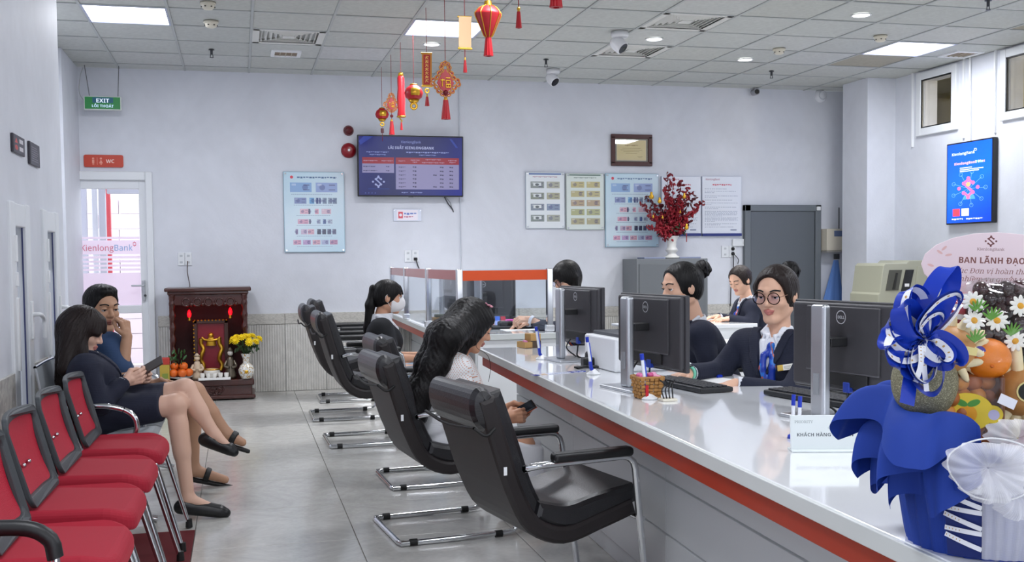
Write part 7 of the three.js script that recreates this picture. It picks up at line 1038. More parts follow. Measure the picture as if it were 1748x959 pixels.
{ const t = thing('desk_organizer', 'brown wooden desk organizer box at the far end of the near counter', 'organizer', onSlab(907, 593), 0.25), w = M('#b08a52', 0.6), wd = M('#4a3a2c', 0.6); part(t, 'box', [RB(0.07, 0.085, 0.075, 0.003, 0.01, 0.0425, 0)], w); part(t, 'dark_side', RB(0.07, 0.042, 0.004, 0.001, 0.01, 0.022, 0.039), wd); part(t, 'tray', [RB(0.05, 0.004, 0.1, 0.001, -0.045, 0.004, 0), RB(0.004, 0.036, 0.1, 0.001, -0.07, 0.02, 0), RB(0.05, 0.036, 0.004, 0.001, -0.045, 0.02, 0.048), RB(0.05, 0.036, 0.004, 0.001, -0.045, 0.02, -0.048)], w); part(t, 'candy', [SP(0.012, -0.045, 0.034, 0.015, 8), SP(0.012, -0.04, 0.036, -0.015, 8)], M('#c77aa0', 0.3)); }
{ // wicker basket with sweets
  const t = thing('candy_basket', 'small wicker basket of wrapped pink sweets in front of the middle monitor', 'basket', onSlab(1105, 679)), wm = M('#a5763c', 0.65); const W = 0.04, H = 0.082;
  const tilt = 0.018; for (const [ax, s] of [['x', 1], ['x', -1], ['z', 1], ['z', -1]]) { const g = []; for (let r = 0; r < 6; r++) for (let k = 0; k < 5; k++) { const q = RB(0.0165, 0.0125, 0.006, 0.0025, (k - 2) * 0.0172 * (0.86 + 0.05 * r), 0.008 + r * 0.0136, W + tilt * 0.1 * r + ((k + r) % 2 ? 0.002 : -0.001), 1); ROT(q, 0, ax === 'x' ? s * PI / 2 : s > 0 ? 0 : PI, 0); g.push(q); } part(t, 'woven_side', g, wm); }
  part(t, 'rim', TU([[W * 1.2, H, W * 1.2], [-W * 1.2, H, W * 1.2], [-W * 1.2, H, -W * 1.2], [W * 1.2, H, -W * 1.2]], 0.005, 40, 8, true, 0.05), wm); part(t, 'base', RB(0.078, 0.008, 0.078, 0.002, 0, 0.004, 0), wm);
  part(t, 'red_ribbon', [RB(0.012, 0.05, 0.003, 0.001, -0.02, 0.03, 0.049)], RED); const sw = SP(0.011, 0, 0, 0, 10); const mm = [M('#d86fa0', 0.25), M('#c94f86', 0.25), M('#e7a0c0', 0.25)];
  for (let i = 0; i < 12; i++) { const s = solo('wrapped_sweet', 'pink wrapped sweet heaped in the small wicker basket', 'sweet', sw, mm[i % 3], 'pink sweets in the wicker basket'); s.position.set(t.position.x + rnd(-0.034, 0.034), 0.76 + H + rnd(-0.004, 0.012), t.position.z + rnd(-0.034, 0.034)); s.scale.set(1.3, 0.9, 1); }
}
{ const t = thing('clip_stand', 'black wire clips on a cream stand beside the wicker basket', 'stand', onSlab(1140, 684)); part(t, 'base', RB(0.06, 0.01, 0.05, 0.003, 0, 0.005, 0), M('#e2dccb', 0.5)); for (let i = 0; i < 4; i++) part(t, 'clip', TU([[-0.02 + i * 0.012, 0.01, 0.01], [-0.024 + i * 0.014, 0.04, 0.0], [-0.008 + i * 0.01, 0.06, -0.01], [-0.03 + i * 0.02, 0.078, 0]], 0.0028, 14, 6), BLACK); }
function keyboard(x, z, turn, label) { const t = thing('keyboard', label, 'keyboard', [x, 0.76, z], turn); part(t, 'case', RB(0.15, 0.02, 0.44, 0.006, 0, 0.012, 0), M('#1d1e21', 0.5)); const k = M('#2b2c30', 0.5); for (let r = 0; r < 5; r++) { const g = []; for (let c = 0; c < 15; c++) g.push(RB(0.0175, 0.007, 0.0255, 0.002, -0.05 + r * 0.0235, 0.025, -0.196 + c * 0.028, 1)); const m = part(t, 'key_row', g, k); m.userData.kind = 'stuff'; } return t; }
{ const p = onSlab(1168, 661); keyboard(p[0] + 0.02, p[2], 0.12, 'black keyboard under the hands of the clerk in round glasses'); const q = onSlab(1372, 690); keyboard(q[0] + 0.1, q[2] - 0.08, 0.2, 'black keyboard behind the nearest monitor'); }
{ const p = onSlab(1205, 654), t = solo('paper_sheet', 'white paper sheet under the typing hands', 'paper', B(0.2, 0.001, 0.28), PAPER); t.position.set(p[0] + 0.06, 0.7608, p[2] - 0.12); t.rotation.y = 0.3; for (const [u, v, label] of [[1196, 647, 'short blue pen lying on the paper, left of the other'], [1228, 645, 'short blue pen lying on the paper, nearer the wrist']]) { const q = onSlab(u, v), c = thing('ballpoint_pen', label, 'pen', [q[0], 0.767, q[2]], 0.4); part(c, 'cap', ROT(CY_(0.005, 0.006, 0.03, 0, 0, 0, 10), 0, 0, PI / 2), BLUE_PLASTIC); part(c, 'clip', RB(0.024, 0.002, 0.003, 0.0008, 0, 0.007, 0), BLUE_PLASTIC); } }
{ // white printer between the monitors
  const p = onSlab(1058, 640), t = thing('desk_printer', 'white desk printer with dark top slot, between the far and middle monitors', 'printer', [p[0] + 0.17, 0.76, p[2] - 0.3], 0.05); part(t, 'body', RB(0.34, 0.16, 0.4, 0.012, 0, 0.08, 0), M('#e9ebee', 0.35)); part(t, 'top_slot', RB(0.26, 0.02, 0.36, 0.006, 0.0, 0.168, 0), M('#4c4f55', 0.5)); part(t, 'paper_tray', RB(0.2, 0.012, 0.3, 0.004, 0.08, 0.2, -0.06), WHITE);
  const q = onSlab(1000, 628), m = thing('power_adapters', 'tangle of black adapters and cables beside the white printer', 'adapter', [q[0], 0.76, q[2]]); part(m, 'adapter', RB(0.1, 0.05, 0.06, 0.012, 0.04, 0.025, -0.03), BLACK); part(m, 'adapter', RB(0.06, 0.075, 0.05, 0.02, 0.06, 0.0375, -0.1), M('#26272a', 0.5)); for (let i = 0; i < 4; i++) part(m, 'cable', TU([[-0.06, 0.006, 0.02 * i], [0.0, 0.012, 0.03], [0.08, 0.008, 0.06 - 0.03 * i], [0.17, 0.006, 0.09 - 0.03 * i]], 0.005, 24, 6), BLACK); }
{ // acrylic counter sign
  const a = onSlab(1352, 770), tex = canvasTexture(512, 300, (g) => { g.fillStyle = '#dfe6e6'; g.fillRect(0, 0, 512, 300); txt(g, 'PRIORITY', 26, 62, '30px serif', '#8c9696'); txt(g, 'QUẦY GIAO DỊCH', 480, 112, '26px sans-serif', '#8c9696', 'right'); txt(g, 'KHÁCH HÀNG ƯU TIÊN', 40, 176, 'bold 40px sans-serif', '#565e62'); }); const t = thing('counter_sign', 'pale counter sign lettered PRIORITY beside the fruit basket', 'sign', [a[0] + 0.085, 0.76, a[2] + 0.03], -0.28);
  part(t, 'plate', ROT(RB(0.19, 0.1, 0.006, 0.002, 0, 0.05, 0), -0.12), M('#e3e9e9', 0.3)); const f = face(0.186, 0.096, 0.0036); MV(f, 0, 0.05, 0); part(t, 'print', ROT(f, -0.12), printed(tex, 0.3)); part(t, 'foot', RB(0.19, 0.006, 0.06, 0.002, 0, 0.003, -0.01), M('#dfe6e6', 0.15)); }
// behind the acrylic shields
{ const z = -7.9, y = 0.76, a = (u, v) => { const p = atY(u, v, y); return [p.x, y, p.z]; };
  const k = a(868, 560), t = thing('stamp_pad_tray', 'flat black tray behind the acrylic shield', 'tray', k); part(t, 'tray', RB(0.34, 0.02, 0.24, 0.008, 0, 0.01, 0), M('#202227', 0.5)); part(t, 'rest', RB(0.12, 0.04, 0.1, 0.015, -0.02, 0.035, 0.0), BLACK);
  [['#b0203a', -0.05, 'red stamp holder, left of the blue one'], ['#2f62c8', 0.0, 'blue stamp holder between two red ones'], ['#b0203a', 0.05, 'red stamp holder, right of the blue one']].forEach(([c, dx, label]) => { const q = a(858, 549), s = thing('rubber_stamp', label, 'stamp', [q[0] + dx, y, q[2] - 0.2]); part(s, 'body', RB(0.042, 0.06, 0.04, 0.006, 0, 0.03, 0), M(c, 0.35)); part(s, 'grip', LA([[0, 0.03], [0.012, 0.026], [0.009, 0.0], [0, 0]], 14).translate(0, 0.06, 0), M(c, 0.35)); });
  const q = a(884, 550), n = thing('note_pad', 'pink note pad beside the writing hand', 'note pad', [q[0] - 0.02, y, q[2] - 0.1]); part(n, 'pages', RB(0.11, 0.018, 0.08, 0.002, 0, 0.009, 0), M('#c2479a', 0.6)); part(n, 'cover', RB(0.112, 0.003, 0.082, 0.001, 0, 0.0195, 0), M('#d055a8', 0.5));
  const w = a(905, 566), s = solo('paper_sheet', 'white slips on the worktop behind the acrylic shield', 'paper', B(0.3, 0.002, 0.2), PAPER); s.position.set(w[0], y + 0.001, w[2] - 0.22);
  for (const [x, zz, label, tn] of [[1.83, -8.25, 'black monitor behind the orange-banded shield, its back to the hall', 0.9], [1.76, -9.4, 'dark monitor on the far counter near the wall', 0.1]]) { const o = scene.children.find((c) => c.name === 'computer_monitor').clone(); o.name = numbered('computer_monitor'); scene.add(o); o.position.set(x, 0.76, zz); o.rotation.y = tn; o.userData = { ...o.userData, label }; }
  const w2 = a(700, 545), p2 = thing('pen_holder', 'small white and blue pen stand on the far counter', 'pen holder', [1.56, y, -9.0]); part(p2, 'cup', CY_(0.02, 0.024, 0.05, 0, 0.025, 0, 16), BLUE_PLASTIC); part(p2, 'pen', bar([0, 0.04, 0], [-0.01, 0.14, 0], 0.007), M('#e8ecf6', 0.3)); const c3 = thing('cardboard_box', 'small brown box on the far counter behind the shield', 'box', [1.62, y, -8.75]); part(c3, 'box', RB(0.16, 0.06, 0.12, 0.003, 0, 0.03, 0), M('#8a6a3c', 0.7)); part(c3, 'contents', RB(0.12, 0.03, 0.08, 0.01, 0, 0.07, 0), M('#3d4436', 0.6));
}
// ---------- office chairs behind the counters ----------
function officeChair(label, x, z, turn, leatherBacked, h = 0.55) {
  const t = thing('office_chair', label, 'chair', [x, 0, z], turn), m = leatherBacked ? leather : M('#232427', 0.7, { bumpScale: 0.001 });
  const w = 0.46, sh = new THREE.Shape(); sh.moveTo(-w / 2 + 0.06, 0); sh.lineTo(w / 2 - 0.06, 0); sh.quadraticCurveTo(w / 2, 0.02, w / 2, 0.1); sh.lineTo(w / 2 - 0.02, h - 0.14); sh.quadraticCurveTo(w / 2 - 0.04, h, 0, h); sh.quadraticCurveTo(-w / 2 + 0.04, h, -w / 2 + 0.02, h - 0.14); sh.lineTo(-w / 2, 0.1); sh.quadraticCurveTo(-w / 2, 0.02, -w / 2 + 0.06, 0);
  const b = new THREE.ExtrudeGeometry(sh, { depth: leatherBacked ? 0.05 : 0.012, bevelEnabled: true, bevelSize: 0.02, bevelThickness: 0.02, bevelSegments: 3, curveSegments: 10 }); ROT(b, 0, PI / 2, 0); MV(b, -0.26, 0.5, 0); part(t, 'backrest', ROT(MV(b, 0.24, -0.5, 0), 0, 0, 0.14).translate(-0.24, 0.5, 0), m);
  if (!leatherBacked) { const o = sh.getPoints(8).map((p) => V(-0.03, p.y, p.x)); part(t, 'back_frame', ROT(TU(o, 0.016, 60, 8, true), 0, 0, 0.14).translate(-0.24, 0.5, 0), BLACK); }
  part(t, 'seat', RB(0.46, 0.08, 0.48, 0.035, 0, 0.46, 0, 4), m); for (const s of [1, -1]) { part(t, 'armrest', RB(0.26, 0.03, 0.06, 0.012, 0, 0.66, s * 0.27, 3), BLACK); part(t, 'arm_post', TU([[0.02, 0.65, s * 0.27], [0.0, 0.52, s * 0.28], [0, 0.44, s * 0.2]], 0.014, 12, 8), BLACK); }
  part(t, 'gas_lift', CY_(0.025, 0.03, 0.34, 0, 0.26, 0, 14), BLACK); for (let i = 0; i < 5; i++) { const a = i * 2 * PI / 5; part(t, 'base_arm', bar([0, 0.1, 0], [0.28 * Math.cos(a), 0.06, 0.28 * Math.sin(a)], 0.022, 8, 0.014), BLACK); part(t, 'caster', ROT(CY_(0.026, 0.026, 0.04, 0, 0, 0, 12), PI / 2).translate(0.29 * Math.cos(a), 0.027, 0.29 * Math.sin(a)), BLACK); }
  return t;
}
officeChair('black leather office chair of the clerk in round glasses', 2.62, -4.7, PI + 0.25, true, 0.46); officeChair('black mesh office chair of the bun-haired clerk at the middle monitor', 2.72, -5.3, PI, false, 0.36);
officeChair('black mesh office chair right of the far monitor, pushed aside', 2.72, -7.0, PI - 0.5, false, 0.46); { const p = at(895, 520, -9.4); officeChair('black mesh office chair seen through the acrylic shield', p.x, -9.4, 0.4, false, 0.5); } officeChair('black office chair of the clerk at the back desk', 4.5, -8.2, PI, false, 0.3);
// ---------- back corner: tray, machine, laptop ----------
{ const t = thing('paper_tray', 'tan tray with loose papers on the back desk', 'tray', [3.66, 0.76, -8.75]); part(t, 'tray', [RB(0.3, 0.01, 0.24, 0.003, 0, 0.005, 0), RB(0.3, 0.07, 0.01, 0.003, 0, 0.035, -0.12), RB(0.01, 0.05, 0.24, 0.003, 0.15, 0.025, 0), RB(0.01, 0.05, 0.24, 0.003, -0.15, 0.025, 0)], M('#b08f62', 0.6)); part(t, 'papers', [ROT(B(0.22, 0.004, 0.16), 0.25, 0.3, 0.1).translate(0, 0.055, 0), ROT(B(0.2, 0.003, 0.15), 0.1, -0.3, -0.15).translate(0.03, 0.075, 0.01)], PAPER); 
  const q = at(1244, 577, -7.2), s = thing('telephone_stand', 'white cube drawer with a black strap, below the back desk clerk', 'drawer', [q.x, 0, -7.2]); part(s, 'case', RB(0.3, 0.68, 0.34, 0.006, 0, 0.34, 0), panelWhite); part(s, 'drawer', RB(0.27, 0.2, 0.012, 0.004, 0, 0.54, 0.172), panelWhite); part(s, 'drawer', RB(0.27, 0.36, 0.012, 0.004, 0, 0.25, 0.172), panelWhite); }
{
  const t = thing('credenza', 'low white cabinet along the right wall below the counting machine', 'cabinet', [6.35, 0, -8.9]); part(t, 'body', RB(0.62, 0.72, 2.0, 0.006, 0, 0.36, 0), panelWhite); part(t, 'top', RB(0.66, 0.03, 2.04, 0.006, 0, 0.745, 0), M('#b9b4aa', 0.4)); for (let i = 0; i < 4; i++) part(t, 'door', RB(0.014, 0.66, 0.485, 0.003, -0.314, 0.36, -0.75 + i * 0.5), panelWhite);
  const p = at(1540, 522, -9.3), m = thing('counting_machine', 'cream banknote counting machine with dark slots, on the right-hand cabinet', 'machine', [p.x - 0.02, 0.76, -9.5]), cream = M('#a8a894', 0.5), w = 0.52;
  part(m, 'housing', EX([[-0.28, 0], [0.27, 0], [0.27, 0.48], [0.06, 0.48], [0.03, 0.455], [-0.2, 0.455], [-0.225, 0.43], [-0.26, 0.17], [-0.28, 0.15]], 0.5, 0.008), cream); part(m, 'base', RB(0.56, 0.06, 0.52, 0.006, 0, 0.03, 0), M('#2a2b2c', 0.5));
  part(m, 'stacker_slot', EX([[-0.2, 0.19], [-0.06, 0.19], [-0.02, 0.39], [-0.16, 0.39]], 0.012).translate(0, 0, 0.25), M('#4f4f46', 0.5)); part(m, 'slot_blade', EX([[-0.13, 0.2], [-0.1, 0.2], [-0.07, 0.36], [-0.09, 0.36]], 0.02).translate(0, 0, 0.252), M('#23231f', 0.4)); part(m, 'display_panel', EX([[-0.03, 0.18], [0.06, 0.18], [0.11, 0.39], [0.02, 0.39]], 0.014).translate(0, 0, 0.252), M('#1d1e22', 0.3)); part(m, 'label', RB(0.05, 0.03, 0.003, 0.001, 0.03, 0.24, 0.261), PAPER); part(m, 'cover_door', EX([[0.12, 0.16], [0.24, 0.16], [0.25, 0.42], [0.15, 0.42]], 0.01, 0.002).translate(0, 0, 0.251), cream); part(m, 'lock', ROT(CY_(0.012, 0.012, 0.012, 0, 0, 0, 12), PI / 2).translate(0.14, 0.2, 0.258), M('#77776a', 0.4));
  const l = at(1566, 520, -8.3), n = thing('laptop', 'open black laptop in front of the counting machine', 'laptop', [6.3, 0.76, -8.3], -0.1); part(n, 'keyboard_base', RB(0.34, 0.018, 0.24, 0.006, 0, 0.009, -0.1), BLACK); part(n, 'lid', ROT(RB(0.34, 0.22, 0.01, 0.004, 0, 0.11, 0), 0.12, 0, 0).translate(0, 0.014, 0.02), M('#1a1b1e', 0.45));
  const b = at(1590, 492, -8.9), r = thing('sanitizer_bottle', 'clear bottle with a red label beside the counting machine', 'bottle', [b.x, 0.76, -8.9]); part(r, 'bottle', LA([[0, 0], [0.035, 0], [0.036, 0.12], [0.014, 0.15], [0.012, 0.18], [0, 0.18]], 18), M('#d9dde2', 0.15)); part(r, 'label', CY_(0.0365, 0.0365, 0.05, 0, 0.06, 0, 18), M('#c2404a', 0.5));
  const g = structGroup('wainscot_right'); for (const [x, y, z, a, c] of [[6.35, 0.385, -10.235, 0.02, 0.5], [6.54, 0.385, -9.99, 0.38, 0.02]]) part(g, 'marble_slab', uvBox(RB(a, 0.77, c, 0.004, x, y, z, 1)), marbleMat);
}
// ---------- gift basket of fruit in the foreground ----------
const BX = at(1682, 900, -1.72).x, BZ = -1.72, pb = (u, v, dz = 0) => at(u, v, BZ + dz).sub(V(BX, 0.76, BZ));   // places on the basket, from its base
const bpos = (u, v, dz = 0) => at(u, v, BZ + dz).toArray();
const blueCloth = new THREE.MeshPhysicalMaterial({ color: new THREE.Color('#123a9c'), roughness: 0.75, sheen: 0.5, sheenColor: new THREE.Color('#3f74e0'), bumpMap: rep(weave, 14), bumpScale: 0.0004, side: THREE.DoubleSide });
const ribbonBlue = new THREE.MeshPhysicalMaterial({ color: new THREE.Color('#1238b4'), roughness: 0.28, sheen: 0.4, sheenColor: new THREE.Color('#6f9aff'), side: THREE.DoubleSide });
const ribbonWhite = new THREE.MeshPhysicalMaterial({ map: canvasTexture(256, 32, (g) => { g.fillStyle = '#f3f4fa'; g.fillRect(0, 0, 256, 32); g.fillStyle = '#c9a05c'; for (let x = 20; x < 256; x += 48) { g.beginPath(); g.arc(x, 16, 6, 0, 7); g.fill(); } }), roughness: 0.4, side: THREE.DoubleSide });
function band(pts, w, wv = V(0, 0, 1), n = 40, tape = 0) {    // ribbon along a curve; wv = which way its width lies
  const c = curve(pts), P = [], U = [], I = [];
  for (let i = 0; i <= n; i++) { const p = c.getPoint(i / n), t = c.getTangent(i / n), s = wv.clone().addScaledVector(t, -wv.dot(t)).normalize().multiplyScalar(w / 2 * (1 - tape * i / n)); P.push(p.x - s.x, p.y - s.y, p.z - s.z, p.x + s.x, p.y + s.y, p.z + s.z); U.push(i / n * 2, 0, i / n * 2, 1); if (i < n) I.push(2 * i, 2 * i + 1, 2 * i + 2, 2 * i + 1, 2 * i + 3, 2 * i + 2); }
  const g = new THREE.BufferGeometry(); g.setAttribute('position', new THREE.Float32BufferAttribute(P, 3)); g.setAttribute('uv', new THREE.Float32BufferAttribute(U, 2)); g.setIndex(I); g.computeVertexNormals(); return g;
}
{
  const t = thing('gift_basket', 'royal blue pleated gift basket with white ribbon lacing, at the right edge', 'basket', [BX, 0.76, BZ]);
  const H = 0.185, rAt = (y) => 0.135 + 0.028 * Math.pow(Math.max(0, y) / H, 0.8), n = 220;
  const wall = new THREE.CylinderGeometry(1, 1, H, n, 12, true); { const p = wall.attributes.position; for (let i = 0; i < p.count; i++) { const a = Math.atan2(p.getZ(i), p.getX(i)), y = p.getY(i) + H / 2, f = ((a / (2 * PI) * 30) % 1 + 1) % 1, r = rAt(y) + 0.006 * (f < 0.85 ? f : (1 - f) * 5.6); p.setXYZ(i, r * Math.cos(a), y, r * Math.sin(a)); } wall.computeVertexNormals(); }
  part(t, 'pleated_wrap', wall, blueCloth); part(t, 'base', CY_(0.132, 0.132, 0.008, 0, 0.004, 0, 48), blueCloth);
  part(t, 'filling', CY_(0.15, 0.15, 0.02, 0, H - 0.02, 0, 40), M('#3a3026', 0.9));
  const R2 = (a, y, k = 0.011) => V((rAt(y) + k) * Math.cos(a), y, (rAt(y) + k) * Math.sin(a)), A = (u) => { const p = pb(u, 850, 0.12); return Math.atan2(p.z, p.x); };
  // laced front panel: smooth dark panel with crossing white ribbons
  const a0 = Math.PI * 0.5 + 0.42 + 0.68, a1 = Math.PI * 0.5 + 0.02 + 0.68, pan = []; for (let i = 0; i <= 12; i++) pan.push(a0 + (a1 - a0) * i / 12);
  const pp = [], pi = []; pan.forEach((a, i) => { for (const y of [0.004, H - 0.004]) { const q = R2(a, y, 0.009); pp.push(q.x, q.y, q.z); } if (i < 12) pi.push(2 * i, 2 * i + 1, 2 * i + 2, 2 * i + 1, 2 * i + 3, 2 * i + 2); }); const pg = new THREE.BufferGeometry(); pg.setAttribute('position', new THREE.Float32BufferAttribute(pp, 3)); pg.setIndex(pi); pg.computeVertexNormals(); part(t, 'lace_panel', pg, M('#10266e', 0.7, { side: 2 }));
  for (let k = 0; k < 4; k++) { const y0 = 0.055 + 0.038 * k, y1 = y0 - 0.03; for (const ys of [[y0, y0 - 0.005], [y0 - 0.012, y1 - 0.004]]) part(t, 'lace_ribbon', band([0, 0.33, 0.66, 1].map((f) => R2(a0 + (a1 - a0) * f, ys[0] + (ys[1] - ys[0]) * f, 0.0115)), 0.0085, V(0, 1, 0), 12), ribbonWhite); }
  // organza apron and the big white mesh bow
  const orgTex = noiseTexture(256, (u, v) => { const k = 0.72 + 0.28 * Math.abs(Math.sin(u * 2 * PI * 40)) * Math.abs(Math.sin(v * 2 * PI * 26)); return [k, k, k]; }), organza = new THREE.MeshPhysicalMaterial({ color: new THREE.Color('#f1f1f6'), roughness: 0.55, transparent: true, opacity: 0.62, alphaMap: rep(orgTex, 2), side: THREE.DoubleSide });
  const org2 = organza; { const g = new THREE.PlaneGeometry(0.4, H - 0.01, 40, 8), p = g.attributes.position; for (let i = 0; i < p.count; i++) { const a = a1 - p.getX(i) / 0.4 * 1.15 - 0.575, y = p.getY(i) + H / 2, q = R2(a, y, 0.014 + 0.002 * Math.sin(a * 60)); p.setXYZ(i, q.x, q.y, q.z); } g.computeVertexNormals(); part(t, 'organza_sheet', g, org2); }
  const bc = pb(1712, 800, 0.17); const lobe = (cx, cy, r, ph) => { const g = new THREE.PlaneGeometry(1, 1, 96, 10), p = g.attributes.position; for (let i = 0; i < p.count; i++) { const a = (p.getX(i) + 0.5) * 2 * PI + ph, f = p.getY(i) + 0.5, rr = r * (0.03 + 0.97 * f) * (1 + 0.1 * Math.sin(a * 3)); p.setXYZ(i, cx + rr * Math.cos(a) - 0.6 * 0.03 * Math.sin(f * PI * 0.8), cy + rr * 0.85 * Math.sin(a), 0.035 * Math.sin(f * PI * 0.8) + 0.007 * Math.sin(a * 14) * f + 0.6 * rr * Math.cos(a) + 0.02); } g.computeVertexNormals(); return g.translate(bc.x, bc.y, bc.z); };
  [[-0.045, 0.008, 0.06, 0], [0.012, 0.055, 0.046, 1], [0.01, -0.035, 0.048, 2], [0.055, 0.01, 0.05, 3]].forEach((l) => part(t, 'organza_bow_loop', lobe(...l), organza, 'white mesh bow loop'));
  part(t, 'bow_wire', [[-0.045, 0.008, 0.061], [0.012, 0.055, 0.047], [0.01, -0.035, 0.049]].map(([x, y, r]) => TU(Array.from({ length: 14 }, (_, i) => [bc.x + x + r * (1 + 0.1 * Math.sin(i / 14 * 2 * PI * 3)) * Math.cos(i / 14 * 2 * PI), bc.y + y + 0.85 * r * Math.sin(i / 14 * 2 * PI), bc.z + 0.035 + 0.6 * r * Math.cos(i / 14 * 2 * PI)]), 0.0016, 60, 5, true))[0], WHITE);
  // blue gathered cloth round the rim: folded sheets falling over the left side
  const ruffle = (p0, p1, p2, n, amp, ph, t0, t1) => { const N = 200, K = 22, P = [], I = []; for (let i = 0; i <= N; i++) for (let j = 0; j <= K; j++) { const th = t0 + (t1 - t0) * i / N, s = j / K, e = Math.sin(Math.PI * Math.min(1, Math.min(i, N - i) / 30) / 2); const q = (a) => (1 - s) ** 2 * p0[a] + 2 * s * (1 - s) * p1[a] + s * s * p2[a]; const w = n * th + ph + 1.3 * Math.sin(3 * th + ph) + 0.9 * s, fold = Math.sin(w) + 0.35 * Math.sin(2 * w + 1), k = s * (1.25 - 0.3 * s); let r = q(0) + amp * k * fold, y = q(1) + amp * 0.7 * k * Math.cos(w + 0.6) + 0.008 * s * noise.noise(th * 5, s * 3, ph); r = p0[0] + (r - p0[0]) * e; const ta = th + 0.06 * k * Math.cos(w); P.push(r * Math.cos(ta), p0[1] + (y - p0[1]) * (0.4 + 0.6 * e), r * Math.sin(ta)); if (i < N && j < K) { const c = i * (K + 1) + j; I.push(c, c + 1, c + K + 2, c, c + K + 2, c + K + 1); } } const g = new THREE.BufferGeometry(); g.setAttribute('position', new THREE.Float32BufferAttribute(P, 3)); g.setIndex(I); g.computeVertexNormals(); return g; };
  part(t, 'gathered_cloth', ruffle([0.13, 0.2], [0.2, 0.35], [0.248, 0.2], 7, 0.04, 0.4, 2.3, 4.6), blueCloth, 'upper ruffle of gathered blue cloth');
  part(t, 'gathered_cloth', ruffle([0.14, 0.2], [0.215, 0.27], [0.212, 0.13], 8, 0.034, 2.1, 2.25, 4.4), blueCloth, 'middle ruffle of gathered blue cloth');
  part(t, 'gathered_cloth', ruffle([0.15, 0.19], [0.2, 0.2], [0.185, 0.09], 9, 0.024, 3.3, 2.2, 4.2), blueCloth, 'lower ruffle of gathered blue cloth');
  part(t, 'rim_cloth', TU(Array.from({ length: 24 }, (_, i) => { const a = i / 24 * 2 * PI; return [0.158 * Math.cos(a), H + 0.008 * Math.sin(i * 2.6), 0.158 * Math.sin(a)]; }), 0.016, 90, 8, true), blueCloth);
}
// ribbon bow of blue and white loops at the left of the fruit
{
  const c = at(1574, 580, BZ + 0.08), t = thing('ribbon_bow', 'large bow of shiny blue and white ribbon loops, left of the fruit', 'bow', c.toArray(), 0);
  const loops = [[-52, -18, 60, 0], [-40, 30, 56, 0], [-6, 58, 58, 0], [18, -52, 60, 0], [-24, -58, 54, 1], [-58, 8, 50, 1], [-18, 44, 48, 1], [24, 22, 44, 0], [30, -82, 46, 0], [8, -30, 40, 1], [-46, -40, 44, 0], [6, 20, 44, 1]], k = Math.abs(at(1584, 580, BZ).x - at(1574, 580, BZ).x) / 10;
  loops.forEach(([dx, dy, r, w], i) => { const e = V(dx * k, -dy * k, 0.01 * (i % 4)), d = e.clone().normalize(), s = V(-d.y, d.x, 0), q = r * k; const tw = i % 2 ? 0.8 : -0.7, mk = (o, wd, m, nm) => part(t, nm, band([V(0, 0, o), e.clone().multiplyScalar(0.35).addScaledVector(s, q * 0.42).add(V(0, 0, 0.008 + o)), e.clone().multiplyScalar(0.95).addScaledVector(s, q * 0.36).add(V(0, 0, 0.014 + o)), e.clone().multiplyScalar(1.25).add(V(0, 0, 0.012 + o)), e.clone().multiplyScalar(0.95).addScaledVector(s, -q * 0.36).add(V(0, 0, 0.004 + o)), e.clone().multiplyScalar(0.35).addScaledVector(s, -q * 0.3).add(V(0, 0, -0.002 + o)), V(0, 0, o)], wd, V(tw * s.x + 0.3 * d.x, tw * s.y + 0.3 * d.y, 0.75), 48), m); mk(0, 0.03, ribbonBlue, 'blue_loop'); if (w || i % 3 === 0) mk(0.006, 0.013, ribbonWhite, 'white_loop'); });
  const tail = (pts, w, m, nm, lb) => part(t, nm, band(pts.map(([u, v, dz]) => at(u, v, BZ + dz).sub(c)), w, V(1, 0.2, 0), 24), m, lb);
  tail([[1574, 590, 0.09], [1556, 640, 0.1], [1548, 690, 0.11]], 0.028, ribbonBlue, 'blue_tail'); tail([[1572, 590, 0.1], [1572, 622, 0.11], [1563, 652, 0.115]], 0.01, ribbonWhite, 'white_tail'); tail([[1576, 590, 0.1], [1578, 630, 0.11], [1582, 668, 0.115]], 0.01, ribbonWhite, 'white_tail');
}
